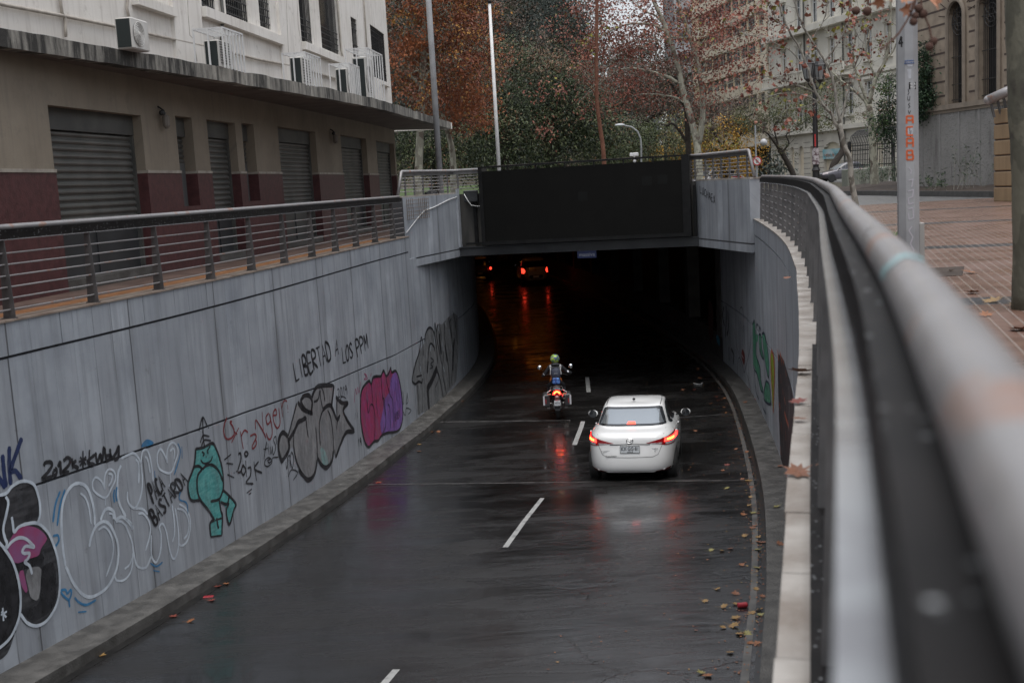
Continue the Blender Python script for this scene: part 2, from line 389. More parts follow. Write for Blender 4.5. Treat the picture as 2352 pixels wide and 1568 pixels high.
M_black=mat('black_paint',(.006,.006,.0065),(.012,.012,.012),scale=5,rough=.5,spec=.2)
M_dark=mat('dark_void',(.01,.01,.011),rough=.7)
M_beam=mat('beam_steel',(.018,.020,.023),(.038,.040,.043),scale=1.5,rough=.45,bump=.1)
M_white=mat('white_paint',(.62,.62,.62),(.72,.72,.71),scale=8,rough=.45)
M_glass=mat('dark_glass',(.012,.014,.016),rough=.06,spec=.9)
M_dglass=mat('dusty_glass',(.10,.11,.115),(.16,.17,.175),scale=3,rough=.2)
M_shut=mat('shutter_metal',(.078,.080,.074),(.125,.123,.114),scale=1.6,rough=.45,metal=.2)
M_shutbox=mat('shutter_box',(.05,.05,.047),(.08,.08,.073),scale=2,rough=.6)
M_iron=mat('black_iron',(.014,.014,.015),rough=.5)
M_conc=mat('old_concrete',(.20,.195,.185),(.30,.29,.275),scale=3,rough=.8,bump=.4)
M_paint=mat('lane_paint',(.34,.34,.33),(.12,.12,.12),scale=9,rough=.45,lo=.5,hi=.75,detail=8)
M_paint2=mat('worn_edge_paint',(.12,.115,.108),(.045,.044,.042),scale=3,rough=.5,lo=.4,hi=.7,detail=8)
M_gutter=mat('gutter_dark',(.012,.012,.012),(.022,.021,.02),scale=5,rough=.3)

# ================================================================= plan lines of the underpass and the street front
LW = Curve2([(-9.2,-14),(-8.7,-4),(-7.9,2),(-7.15,6),(-6.3,10.3),(-5.72,12.7),(-5.24,14.6),(-4.9,16.05),(-4.58,17.55),(-4.27,19.24),(-3.87,21.8),(-3.58,23.8),(-3.17,26.6),(-2.71,29.3),(-1.97,33.7),(-1.42,38),(-1.25,42),(-1.4,48),(-2.0,57),(-3.3,68),(-5.1,80),(-8,95)], 1)
RW = Curve2([(-4.2,-14),(-1.26,-4),(-.13,0),(.08,.72),(.33,1.58),(.6,2.57),(1.05,4.25),(1.66,6.49),(2.09,8.1),(3.08,12.03),(3.62,14.24),(4.55,18.53),(5.47,23.64),(6.37,29.63),(6.75,34),(6.8,39),(6.4,47),(5.6,56),(4.3,68),(2.6,80),(-.5,95)], -1)
RW.zmax=-.02; LW.zmax=.02
def cbox(mb, cv, s0, s1, z0, z1, o0, o1, mi=0, step=.5, caps=True):      # a slab that follows a plan line; o0 = face offset, o1 = back offset
    n=max(1,int(math.ceil((s1-s0)/step))); f0=z0 if callable(z0) else (lambda q,s:z0); f1=z1 if callable(z1) else (lambda q,s:z1)
    vs=[];uv=[]
    for i in range(n+1):
        s=s0+(s1-s0)*i/n
        q=cv.pt(s,0,o0); a=f0(q,s); b=f1(q,s); r=cv.pt(s,0,o1)
        for (p,z,k) in ((q,a,0),(q,b,0),(r,b,o0-o1),(r,a,o0-o1)):
            vs.append((p.x,p.y,z)); uv.append((s,z+k))
    fl=cv.side>0; fs=[]
    for i in range(n):
        a=4*i; b=a+4
        for j in range(4):
            k=(j+1)%4; q=(a+j,b+j,b+k,a+k); fs.append(q[::-1] if not fl else q)
    if caps: fs+=[(0,1,2,3),(4*n+3,4*n+2,4*n+1,4*n)]
    mb.add(vs,fs,mi,uv); return mb
def walkz(q,s): return roadz(q.y)+.14
# ---- road, kerb walks
YS=[-14+.5*i for i in range(0,219)]
def strip(ca, oa, cb, ob, dz, name, m, **k):             # ground sheet between two plan lines
    mb=MB(); vs=[];fs=[];N=6; idx=0
    for i in range(0,400):
        t=i/399; sa=ca.L*t; sb=cb.L*t
        a=ca.pt(sa,0,oa); b=cb.pt(sb,0,ob)
        for j in range(N+1):
            q=a.lerp(b,j/N); vs.append((q.x,q.y,roadz(q.y)+dz))
    for i in range(399):
        for j in range(N): a=i*(N+1)+j; fs.append((a,a+1,a+N+2,a+N+1))
    mb.add(vs,fs); return mb.build(name,m,None,**k)
road=strip(LW,-.3,RW,-.3,0,'road',M_road,kind='structure')
LKW=.57; RKW=.47
mb=MB(); cbox(mb,LW,0,LW.L,lambda q,s:roadz(q.y)-.2,walkz,LKW,-.1); mb.build('kerb_left',M_kerb,kind='structure')
mb=MB(); cbox(mb,RW,0,RW.L,lambda q,s:roadz(q.y)-.2,walkz,RKW,-.1); mb.build('kerb_right',M_kerb,kind='structure')
def groundstrip(cv, s0,s1,o0,o1,dz,name,m,step=.4,n=1):
    mb=MB(); N=max(1,int((s1-s0)/step)); vs=[];fs=[]
    for i in range(N+1):
        s=s0+(s1-s0)*i/N; a=cv.pt(s,0,o0); b=cv.pt(s,0,o1); vs+=[(a.x,a.y,roadz(a.y)+dz),(b.x,b.y,roadz(b.y)+dz)]
    for i in range(N): fs.append((2*i,2*i+1,2*i+3,2*i+2))
    mb.add(vs,fs); return mb.build(name,m,kind='structure')
groundstrip(RW,8,62,RKW+.12,RKW+.205,.004,'edge_line',M_paint2)
groundstrip(RW,0,RW.L,RKW,RKW+.07,.003,'gutter_right',M_gutter); groundstrip(LW,0,LW.L,LKW,LKW+.12,.003,'gutter_left',M_gutter)
def road_poly(pts, name, m, dz=.004, kind='structure', **k):
    P=[onroad(x,y,dz) for x,y in pts]; mb=MB(); n=len(P)//2; vs=[];fs=[]; K=8     # pts: left side forward, right side back
    A=P[:n]; B=P[n:][::-1]
    def lerpl(L,t):
        t*=len(L)-1; i=min(int(t),len(L)-2); return L[i].lerp(L[i+1],t-i)
    for i in range(K+1):
        for L in (A,B):
            q=lerpl(L,i/K); vs.append((q.x,q.y,roadz(q.y)+dz))
    for i in range(K): fs.append((2*i,2*i+1,2*i+3,2*i+2))
    mb.add(vs,fs); return mb.build(name,m,kind=kind,**k)
for q in ([(1344,866),(1347,900),(1357,900),(1353,866)],[(1334,967),(1314,1021),(1325,1021),(1344,967)],[(1241,1143),(1154,1256),(1167,1256),(1251,1143)],[(902,1536),(858,1585),(878,1585),(919,1536)]):
    road_poly(q,'lane_mark',M_paint)
M_joint=mat('slab_joint',(.105,.10,.098),(.03,.03,.03),scale=7,rough=.35,lo=.4,hi=.65,detail=8)
for q in ([(790,1112),(790,1114),(1830,1102),(1830,1100)],[(1010,968),(1010,970),(1310,966),(1310,964)],[(1560,958),(1560,959.5),(1690,950),(1690,949)]):
    P=[onroad(x,y) for x,y in q]; mb=MB(); vs=[];fs=[]
    for i in range(41):
        t=i/40; jx=rnd.uniform(-.01,.01)
        for a,b in ((P[0],P[3]),(P[1],P[2])):
            z=a.lerp(b,t); vs.append((z.x,z.y+jx,roadz(z.y)+.004))
    for i in range(40): fs.append((2*i,2*i+1,2*i+3,2*i+2))
    mb.add(vs,fs); mb.build('road_joint',M_joint,kind='structure')

# ---- retaining walls
sP_L=LW.sY(30.1); sP_R=RW.sY(28.7); sT=LW.sY(92); sTR=RW.sY(36.5)
lw=thing('retaining_wall','long grey concrete retaining wall covered in graffiti on the left of the ramp','wall',(LW.p[60].x,LW.p[60].y,roadz(LW.p[60].y)))
def lowtop(q,s): return roadz(q.y)+2.08
mb=MB(); cbox(mb,LW,0,LW.L,lambda q,s:roadz(q.y)-.3,lowtop,0,-.4); mb.build('lower_panel',M_wall,lw)
mb=MB(); cbox(mb,LW,0,LW.L,lambda q,s:lowtop(q,s)-.002,lambda q,s:lowtop(q,s)+.037,-.03,-.4); mb.build('lower_joint',M_groove,lw)
mb=MB(); cbox(mb,LW,0,sP_L,lambda q,s:lowtop(q,s)+.035,-.42,0,-.4); cbox(mb,LW,sP_L,LW.L,lambda q,s:lowtop(q,s)+.035,-.6,0,-.4); mb.build('upper_panel',M_wall,lw)
mb=MB(); cbox(mb,LW,0,sP_L,-.422,-.383,-.03,-.4); mb.build('upper_joint',M_groove,lw)
def toppanels(cv,s1,o,par):
    mb=MB(); s=.3
    while s<s1: e=min(s+1.85,s1); cbox(mb,cv,s+.009,e-.009,-.385,-.01,o,-.4); s=e
    mb.build('top_panel',M_wall,par); mb=MB(); cbox(mb,cv,0,s1,-.39,-.012,-.03,-.38); mb.build('panel_joints',M_groove,par)
toppanels(LW,sP_L,.012,lw)
mb=MB()
s=0
while s<sP_L:
    e=min(s+1.23,sP_L); cbox(mb,LW,s+.004,e-.004,-.011,.012,.03,-.32); s=e
mb.build('coping',mat('coping_left',(.20,.15,.12),(.30,.25,.21),scale=3,rough=.5,bump=.3),lw)
rw=thing('retaining_wall','curved grey concrete retaining wall with graffiti on the right of the ramp','wall',(RW.p[70].x,RW.p[70].y,roadz(RW.p[70].y)))
mb=MB(); cbox(mb,RW,0,sTR,lambda q,s:roadz(q.y)-.3,lowtop,0,-.4); mb.build('lower_panel',M_wall,rw)
mb=MB(); cbox(mb,RW,0,sTR,lambda q,s:lowtop(q,s)-.002,lambda q,s:lowtop(q,s)+.037,-.03,-.4); mb.build('lower_joint',M_groove,rw)
mb=MB(); cbox(mb,RW,0,sP_R,lambda q,s:lowtop(q,s)+.035,-.42,0,-.4); cbox(mb,RW,sP_R,sTR,lambda q,s:lowtop(q,s)+.035,-.6,0,-.4); mb.build('upper_panel',M_wall,rw)
mb=MB(); cbox(mb,RW,0,sP_R,-.422,-.383,-.03,-.4); mb.build('upper_joint',M_groove,rw)
toppanels(RW,sP_R,.008,rw)
mb=MB(); s=0
while s<sP_R:
    e=min(s+.62,sP_R); k=rnd.uniform(-.003,.003); cbox(mb,RW,s+.004,e-.004,-.011,.014+k*.4,.022+k,-.40); s=e
mb.build('coping',M_coping,rw)

# ---- railings along the ramp
M_web=NB('dark_web'); _tc=M_web.nd('ShaderNodeTexCoord'); _v=M_web.nd('ShaderNodeTexVoronoi'); _v.inputs['Scale'].default_value=55; M_web.ln(_tc.outputs['Object'],_v.inputs['Vector'])
_s=M_web.nd('ShaderNodeSeparateXYZ'); M_web.ln(_v.outputs['Color'],_s.inputs[0]); _d=M_web.math('MULTIPLY',M_web.rng(_v.outputs['Distance'],.12,.30,1,0),M_web.rng(_s.outputs[0],.80,.84))
_n=M_web.noise(_tc.outputs['Object'],6,5); M_web.ln(M_web.mix(_d,M_web.mix(M_web.rng(_n,.3,.7),(.005,.0045,.0045),(.014,.012,.0115)),(.30,.31,.32)),M_web.b.inputs['Base Color']); M_web.b.inputs['Roughness'].default_value=.55; M_web.b.inputs['Specular IOR Level'].default_value=.15; M_web=M_web.m
def ramp_rail(cv, s0, s1, off, sp, name, label, phase=0, step=.25, z1=1.05, rad=.036):
    t=thing(name,label,'railing',cv.pt((s0+s1)/2,0,off))
    n=int((s1-s0)/step); pts=[cv.pt(s0+(s1-s0)*i/n,0,off) for i in range(n+1)]
    R=rad
    def lift(z,o=0): return [cv.pt(s0+(s1-s0)*i/n,z,off+o) for i in range(n+1)]
    mb=MB(); mb.tube(lift(z1),R,16); h=mb.build('handrail',M_rail,t,smooth=True)
    mb=MB(); cbox(mb,cv,s0,s1,z1-.135,z1-.03,off+.064,off+.056,step=step); cbox(mb,cv,s0,s1,z1-.034,z1-.028,off+.064,off,step=step); mb.build('web_plate',M_web,t)
    mb=MB(); cbox(mb,cv,s0,s1,z1-.146,z1-.136,off+.098,off+.058,step=step); mb.build('flange',mat('wet_sheen_flange',(.42,.43,.44),(.30,.30,.31),scale=9,rough=.22,metal=.5),t)  # pale tone paints in the sky's sheen on the wet flange
    s=s0+phase; ps=[]
    while s<s1-.02: ps.append(s); s+=sp
    for s in ps:
        mb=MB(); w=.0065; d=cv.at(s)[1]; D=Vector((d.x,d.y,0))
        a=[cv.pt(s,.012,off+.13),cv.pt(s,.012,off-.03),cv.pt(s,z1-.147,off+.02),cv.pt(s,z1-.147,off+.094)]
        vs=[p-D*w for p in a]+[p+D*w for p in a]
        mb.add(vs,[(0,1,2,3),(7,6,5,4),(0,4,5,1),(1,5,6,2),(2,6,7,3),(3,7,4,0)])
        mb.box(cv.pt(s,.018,off+.05),(.17,.06,.012),rz=math.atan2(cv.nrm(s).y,cv.nrm(s).x)); mb.build('post',M_post,t)
    for k in range(6):
        z=.115+k*.128; o=.075-.022*k/5
        mb=MB(); mb.tube([cv.pt(s0+(s1-s0)*i/n,z,off+o) for i in range(n+1)],.0115,6); mb.build('rod',M_rail,t,smooth=True)
    return t
sb=[LW.hit(x,741-(741-547)*(x/920))[0] for x in (37,)]
ramp_rail(LW, 0, LW.sY(29.9), -.13, 1.62, 'ramp_railing','grey steel railing with six rods on top of the left retaining wall', phase=(LW.hit(37,735)[0])%1.62)
ramp_rail(RW, RW.sY(-3), RW.sY(28.6), -.216, 1.30, 'ramp_railing','near grey tube railing curving along the right side above the ramp', phase=.6, step=.12, rad=.0335)

mb=MB(); cbox(mb,RW,RW.sY(-2.5),RW.sY(7.5),.013,.045,-.062,-.19,step=.2)
BS_=mb
nrail=[o for o in bpy.data.objects if o.name.startswith('ramp_railing') and o.parent is None][-1]
BS_.build('base_strip',M_web,nrail)
def tube_ring(s0,s1,a0,a1,m_,nm):
    mb=MB(); vs=[];fs=[]; K=14; R=.0345
    for i in (0,1):
        s=s0+(s1-s0)*i
        for k in range(K+1):
            a=a0+(a1-a0)*k/K; ss_=s+.012*math.sin(k*.9); c=RW.pt(ss_,1.05,-.216); n=RW.nrm(ss_).to_3d(); vs.append(c+n*R*math.cos(a)+Vector((0,0,R*math.sin(a))))
    for k in range(K): fs.append((k,k+1,K+2+k,K+1+k))
    mb.add(vs,fs); mb.build(nm,m_,nrail,smooth=True)
q_=onz(2025,590,1.08).y; tube_ring(RW.sY(q_)-.03,RW.sY(q_)+.03,.1,2.2,mat('turquoise_smear',(.20,.40,.42),(.30,.38,.39),scale=30,rough=.4),'paint_smear')
for yy_ in (onz(1960,520,1.08).y,onz(1918,455,1.08).y): tube_ring(RW.sY(yy_)-.012,RW.sY(yy_)+.012,-.5,3.4,mat('weld_ring',(.45,.44,.44),(.30,.29,.29),scale=30,rough=.35),'weld_ring')
# ---- portal: parapets, beam, deck
PA=Vector((-2.66,30.1)); PB=Vector((-1.36,34.1)); PC=Vector((5.45,32.5)); PD=Vector((6.15,28.65))
def vwall(mb,a,b,z0,z1,th,mi=0):                         # straight upright slab from a to b, face on the a->b line, thickness to the left of a->b
    a=Vector(a[:2]);b=Vector(b[:2]);d=(b-a).normalized(); n=Vector((-d.y,d.x)); L=(b-a).length
    q=[a,b,b+n*th,a+n*th]; vs=[(p.x,p.y,z0) for p in q]+[(p.x,p.y,z1) for p in q]
    uv=[(0,z0),(L,z0),(L,z0+th),(0,z0+th),(0,z1),(L,z1),(L,z1+th),(0,z1+th)]
    return mb.add(vs,[(3,2,1,0),(4,5,6,7),(0,1,5,4),(1,2,6,5),(2,3,7,6),(3,0,4,7)],mi,uv)
pl=thing('bridge_parapet','concrete parapet left of the dark screen over the tunnel mouth','parapet',(PA.x,PA.y,0))
mb=MB(); vwall(mb,PA,PB,-.60,1.02,.3); mb.build('parapet_wall',M_wall,pl)
mb=MB(); vwall(mb,PA+Vector((-.02,0)),PB,-.64,-.598,.26); mb.build('joint',M_groove,pl)
mb=MB(); vwall(mb,PA,PB,-.84,-.638,.3); mb.build('base_panel',M_wall,pl)
mb=MB(); vwall(mb,PA-(PB-PA).normalized()*.02,PB,1.02,1.06,.33); mb.build('coping',M_coping,pl)
dv=(PB-PA).normalized(); nr=Vector((dv.y,-dv.x))
mb=MB(); vwall(mb,PB-dv*.18+nr*.05,PB+nr*.05,-.56,1.16,.05); mb.build('end_strip',mat('pale_paint',(.30,.32,.35),(.38,.40,.43),scale=4,rough=.6),pl)
# cable and wire grille on the left parapet
mb=MB(); cp=[(.05,.10),(.9,.45),(1.4,.62),(2.2,.70),(3.3,.86),(4.1,.93)]
mb.tube([(PA+dv*s+nr*.03).to_3d()+Vector((0,0,z)) for s,z in cp],.014,6); mb.build('cable',M_white,pl,smooth=True)
wg=thing('wire_grille','small rusty wire grille fixed to the left parapet','grille',((PA+dv*.9).x,(PA+dv*.9).y,.5))
mb=MB()
for i in range(12):
    s=.15+i*.14; 
    if i in (4,5): continue
    mb.tube([(PA+dv*s+nr*.05).to_3d()+Vector((0,0,.42)),(PA+dv*s+nr*.05).to_3d()+Vector((0,0,.98))],.006,4)
for k in range(6):
    z=.44+k*.10; mb.tube([(PA+dv*.15+nr*.055).to_3d()+Vector((0,0,z)),(PA+dv*1.7+nr*.055).to_3d()+Vector((0,0,z))],.006,4)
mb.build('mesh_bars',mat('rusty_wire',(.12,.09,.07),(.2,.15,.11),scale=9,rough=.8),wg)
pr=thing('bridge_parapet','concrete parapet right of the dark screen with scrawled black letters','parapet',(PD.x,PD.y,0))
mb=MB(); vwall(mb,PC,PD,-.60,1.0,.3); mb.build('parapet_wall',M_wall,pr)
mb=MB(); vwall(mb,PC,PD,-.64,-.598,.26); mb.build('joint',M_groove,pr)
mb=MB(); vwall(mb,PC,PD,-.84,-.638,.3); mb.build('base_panel',M_wall,pr)
mb=MB(); vwall(mb,PC,PD+(PD-PC).normalized()*.02,1.0,1.04,.33); mb.build('coping',M_coping,pr)
bd=(PC-PB).normalized(); bn=Vector((bd.y,-bd.x))        # bn points to the camera side
def bp(t,o=0): 
    q=PB+bd*t+bn*o; return q
BL=(PC-PB).length
pb=thing('portal_beam','dark steel edge beam across the tunnel mouth below the screen','beam',(PB.x,PB.y,-.82))
mb=MB(); vwall(mb,bp(-.05,.12),bp(BL+.05,.12),-.82,-.56,.3); mb.build('girder',M_beam,pb)
mb=MB(); vwall(mb,bp(-.05,.16),bp(BL+.05,.16),-.585,-.555,.08); vwall(mb,bp(-.05,.16),bp(BL+.05,.16),-.825,-.80,.08); mb.build('flange',M_beam,pb)
mb=MB(); vwall(mb,bp(0,-.1),bp(BL,-.1),-.56,1.0,.25); mb.build('back_wall',mat('dark_stained_concrete',(.035,.034,.032),(.085,.08,.072),scale=3,stretch=(1,1,.25),rough=.8),pb)
deck=MB(); 
vs=[];N=80
for i in range(N+1):
    t=i/N; a=LW.pt(sP_L+(LW.L-sP_L)*t,0,-1.2); b=RW.pt(sP_R+(RW.L-sP_R)*t,0,-5)
    vs+=[(a.x,a.y,-.60),(b.x,b.y,-.60)]
vs[0]=(PA.x-.2,PA.y+.1,-.6); vs[1]=(PD.x+.3,PD.y,-.6)
for i in range(1,12):                                    # keep the open well in front of the beam free of the slab
    pass
fs=[]
for i in range(N):
    ya=(vs[2*i][1]+vs[2*i+1][1])/2
    if ya>33.9: fs.append((2*i,2*i+1,2*i+3,2*i+2))
deck.add(vs,fs)
deck.add([(PB.x-.3,PB.y-.1,-.6),(PC.x+.1,PC.y-.1,-.6),(9,36.5,-.6),(-3,36.5,-.6)],[(0,1,2,3)])
deck.add([(PA.x,PA.y,-.62),(PB.x,PB.y,-.62),(-3,36.5,-.62),(-4,31,-.62)],[(0,1,2,3)]); deck.add([(PC.x,PC.y,-.62),(PD.x,PD.y,-.62),(9,29,-.62),(9,36.5,-.62)],[(0,1,2,3)])
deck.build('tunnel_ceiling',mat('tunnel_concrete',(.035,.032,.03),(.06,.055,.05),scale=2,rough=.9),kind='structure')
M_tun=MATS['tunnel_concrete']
# right side inside the tunnel: low barrier, columns, back wall
tb=thing('tunnel_barrier','low concrete barrier on the right inside the tunnel','barrier',RW.pt(sTR,-5))
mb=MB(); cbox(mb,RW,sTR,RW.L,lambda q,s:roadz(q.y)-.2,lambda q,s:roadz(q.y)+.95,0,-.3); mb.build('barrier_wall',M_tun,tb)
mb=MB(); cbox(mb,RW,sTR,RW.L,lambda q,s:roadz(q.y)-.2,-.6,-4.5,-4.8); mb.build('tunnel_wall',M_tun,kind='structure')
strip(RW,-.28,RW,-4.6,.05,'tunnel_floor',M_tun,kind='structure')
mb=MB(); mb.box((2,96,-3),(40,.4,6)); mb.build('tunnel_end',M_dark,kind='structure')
s=sTR+.3; k=0
while s<RW.L-3:
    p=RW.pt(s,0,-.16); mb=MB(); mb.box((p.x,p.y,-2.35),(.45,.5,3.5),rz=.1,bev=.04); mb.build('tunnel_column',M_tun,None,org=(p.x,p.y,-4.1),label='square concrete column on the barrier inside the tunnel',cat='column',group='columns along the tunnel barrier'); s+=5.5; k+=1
# sodium lamps of the tunnel
_tl=iter(('nearest','second','third','farthest'))
def tunnel_lamp(x,y,e):
    t=thing('tunnel_lamp',next(_tl)+' orange sodium lamp under the tunnel ceiling','lamp',(x,y,-.62),group='lamps under the tunnel ceiling')
    mb=MB(); mb.box((x,y,-.68),(.3,.7,.10),bev=.03); mb.build('housing',M_post,t)
    mb=MB(); mb.box((x,y,-.74),(.22,.6,.02)); mb.build('lens',mat('sodium_lens',(.8,.4,.1),rough=.4,emit=(1,.32,.04),es=.8),t)
    l=bpy.data.lights.new('lamp_light','AREA'); l.shape='RECTANGLE'; l.size=1.6; l.size_y=2.4; l.energy=e; l.color=(1,.27,.03)
    o=bpy.data.objects.new('lamp_light',l); C.objects.link(o); o.parent=t; o.location=(0,0,-.14)
for x,y,e in ((1.6,66.5,4),(.2,74,1.2),(-1.5,82,1.6),(-4,90,2)): tunnel_lamp(x,y,e)

# ---- parapet rails
def short_rail(pts, z0, z1, name, label, diag=None, nrod=5, sp=.62):
    L=[0]; 
    for a,b in zip(pts,pts[1:]): L.append(L[-1]+(b-a).length)
    def P(s,z):
        for i in range(len(pts)-1):
            if s<=L[i+1]+1e-6: 
                q=pts[i].lerp(pts[i+1],(s-L[i])/(L[i+1]-L[i])); return Vector((q.x,q.y,z))
        return Vector((pts[-1].x,pts[-1].y,z))
    t=thing(name,label,'railing',P(L[-1]/2,z0))
    S=[0]+L[1:]
    mb=MB()
    top=[P(s,z1) for s in L]
    if diag=='start': top=[P(0,z0+.02)]+[P(.32,z1-.02),P(.36,z1)]+top[1:]
    if diag=='end': top=top[:-1]+[P(L[-1]-.36,z1),P(L[-1]-.32,z1-.02),P(L[-1],z0+.0)]
    mb.tube(top,.042,12); mb.build('handrail',M_rail,t,smooth=True)
    a=.33 if diag=='start' else 0; b=L[-1]-(.33 if diag=='end' else 0)
    mb=MB(); q=[s for s in [a]+L[1:-1]+[b]]
    for s0,s1 in zip(q,q[1:]): mb.bar(P(s0,z1-.075),P(s1,z1-.075),.012,.09)
    mb.build('web_plate',M_post,t)
    n=int((b-a)/sp)
    for i in range(n+1):
        s=a+(b-a)*(i+.3)/(n+.5); mb=MB(); mb.bar(P(s,z0),P(s,z1-.12),.05,.012 if 0 else .05); mb.build('post',M_post,t)
    for k in range(nrod):
        z=z0+.08+(z1-z0-.2)*(k+.3)/nrod; ins=.30*(z-z0)/(z1-z0)
        s0=ins if diag=='start' else 0; s1=L[-1]-(ins if diag=='end' else 0)
        q=[s0]+[s for s in L[1:-1]]+[s1]; mb=MB(); mb.tube([P(s,z) for s in q],.013,6); mb.build('rod',M_rail,t,smooth=True)
    return t
short_rail([PA+nr*-.12,PB+nr*-.12,bp(.75,-.25)],1.06,1.70,'parapet_railing','grey tube railing on the parapet left of the screen','start')
short_rail([bp(BL-.15,-.2),PC+Vector((.15,-.1)),PD+Vector((.13,0))],1.04,1.72,'parapet_railing','grey tube railing on the parapet right of the screen','end')

# ---- dark LED screen over the portal
sc=thing('led_screen','large switched off black video screen above the tunnel mouth','screen',(bp(BL/2).x,bp(BL/2).y,-.5))
def lineparam(px,py):                                    # where a pixel column meets the beam line
    r=ray(px,py); o=bp(0,.3); d=bd; den=r.x*d.y-r.y*d.x; return (o.y*r.x-o.x*r.y)/-den if 0 else ((r.y*o.x-r.x*o.y)/den)
t0=lineparam(1108,470); t1=lineparam(1573,450)
mb=MB(); vwall(mb,bp(t0+.07,.42),bp(t1-.06,.42),-.42,1.62,.12)
M_led=NB('led_panel'); tc=M_led.nd('ShaderNodeTexCoord'); bk=M_led.nd('ShaderNodeTexBrick'); bk.offset=0; bk.inputs['Scale'].default_value=1; bk.inputs['Brick Width'].default_value=.32; bk.inputs['Row Height'].default_value=.32; bk.inputs['Mortar Size'].default_value=.0015
bk.inputs['Color1'].default_value=(.0055,.0054,.005,1); bk.inputs['Color2'].default_value=(.0066,.0065,.0059,1); bk.inputs['Mortar'].default_value=(.004,.004,.0038,1)
M_led.ln(tc.outputs['UV'],bk.inputs[0]); M_led.ln(bk.outputs[0],M_led.b.inputs['Base Color']); M_led.b.inputs['Roughness'].default_value=.6; M_led.b.inputs['Specular IOR Level'].default_value=.12
mb.build('display_panel',M_led.m,sc)
for _t,_z in ((.487,.62),(.80,.95),(.875,.97)):
    _k=t0+(t1-t0)*_t; mb=MB(); vwall(mb,bp(_k,.424),bp(_k+.27,.424),_z,_z+.26,.01); mb.build('faded_module',mat('faded_module',(.009,.0095,.009),rough=.6,spec=.12),sc)
mb=MB(); 
vwall(mb,bp(t0-.04,.45),bp(t0+.07,.45),-.52,1.76,.6); vwall(mb,bp(t1-.06,.45),bp(t1+.16,.45),-.52,1.76,.6)
vwall(mb,bp(t0+.07,.45),bp(t1-.06,.45),-.52,-.42,.6); vwall(mb,bp(t0+.07,.45),bp(t1-.06,.45),1.71,1.76,.06)

mb.build('frame',M_black,sc)
for i in range(1,7):
    t=t0+(t1-t0)*i/7; mb=MB(); vwall(mb,bp(t-.02,.44),bp(t+.02,.44),1.57,1.712,.04); mb.build('top_strut',M_black,sc)
mb=MB(); vwall(mb,bp(t0+.3,.44),bp(t1-1.2,.44),1.735,1.768,.03); mb.build('top_ledge',mat('pale_ledge',(.16,.14,.12),(.02,.02,.02),scale=3,rough=.5,lo=.45,hi=.6),sc)
mb=MB(); vwall(mb,bp(.45,.02),bp(.55,.02),-.5,.95,.06); vwall(mb,bp(t1+.22,.2),bp(t1+.3,.2),-.5,.9,.08); vwall(mb,bp(.2,.15),bp(.95,.15),-.5,-.44,.1); mb.build('brackets',M_black,sc)
q=bp(lineparam(1457,357),.35); cbx=thing('floodlight','small white box floodlight on top of the screen','lamp',(q.x,q.y,1.77))
mb=MB(); mb.box((q.x,q.y,1.84),(.24,.14,.10),rz=-.2,bev=.015); mb.build('lamp_box',M_white,cbx); mb=MB(); mb.tube([(q.x,q.y,1.62),(q.x,q.y-.05,1.80)],.025,6); mb.ball((q.x,q.y-.06,1.66),.05,8); mb.build('bracket',M_white,cbx)
q=bp(.42,.06); jb=thing('junction_box','dark junction box with a cable left of the screen','box',(q.x,q.y,.8))
mb=MB(); mb.box((q.x,q.y,.93),(.42,.2,.34),rz=-.2,bev=.02); mb.build('case',M_beam,jb)
mb=MB(); mb.tube([(q.x-.2,q.y-.12,1.0),(q.x-.1,q.y-.14,.8),(q.x,q.y-.14,.66),(q.x+.2,q.y-.14,.62),(q.x+.75,q.y-.1,.66)],.013,6); mb.build('cable',M_white,jb,smooth=True)
def text_mesh(s, size, depth=.004):                      # returns vertices / faces of a word in its own plane
    cu=bpy.data.curves.new('t','FONT'); cu.body=s; cu.size=size; cu.extrude=depth; cu.align_x='CENTER'; cu.align_y='CENTER'; cu.resolution_u=3
    o=bpy.data.objects.new('t',cu); C.objects.link(o); dg=bpy.context.evaluated_depsgraph_get(); me=bpy.data.meshes.new_from_object(o.evaluated_get(dg))
    V=[v.co.copy() for v in me.vertices]; F=[tuple(p.vertices) for p in me.polygons]
    bpy.data.objects.remove(o); bpy.data.curves.remove(cu); bpy.data.meshes.remove(me); return V,F
def put_text(mb, s, size, pos, right, up, sx=1.0, shear=0, mi=0):
    V,F=text_mesh(s,size); R=Vector(right).normalized(); U=Vector(up).normalized(); N=R.cross(U)
    mb.add([Vector(pos)+R*(v.x*sx+v.y*shear)+U*v.y+N*v.z for v in V],F,mi); return mb
t=(lineparam(1326,582)+lineparam(1366,582))/2+.0; q=bp(t,.14); sg=thing('hanging_sign','small blue sign with white lettering hanging under the beam','sign',(q.x,q.y,-.85))
mb=MB(); mb.box((q.x,q.y,-.93),(.56,.03,.21),rz=math.atan2(bd.y,bd.x)); mb.build('sign_plate',mat('sign_blue',(.012,.022,.085),rough=.4),sg)
mb=MB(); put_text(mb,'massiva',.155,(q.x+bn.x*.018,q.y+bn.y*.018,-.935),(bd.x,bd.y,0),(0,0,1)); mb.build('lettering',mat('dull_white_ink',(.30,.31,.34),rough=.5),sg)
mb=MB(); mb.tube([(q.x-.2,q.y,-.82),(q.x-.2,q.y,-.78)],.01,5); mb.tube([(q.x+.2,q.y,-.82),(q.x+.2,q.y,-.78)],.01,5); mb.build('hanger',M_post,sg)

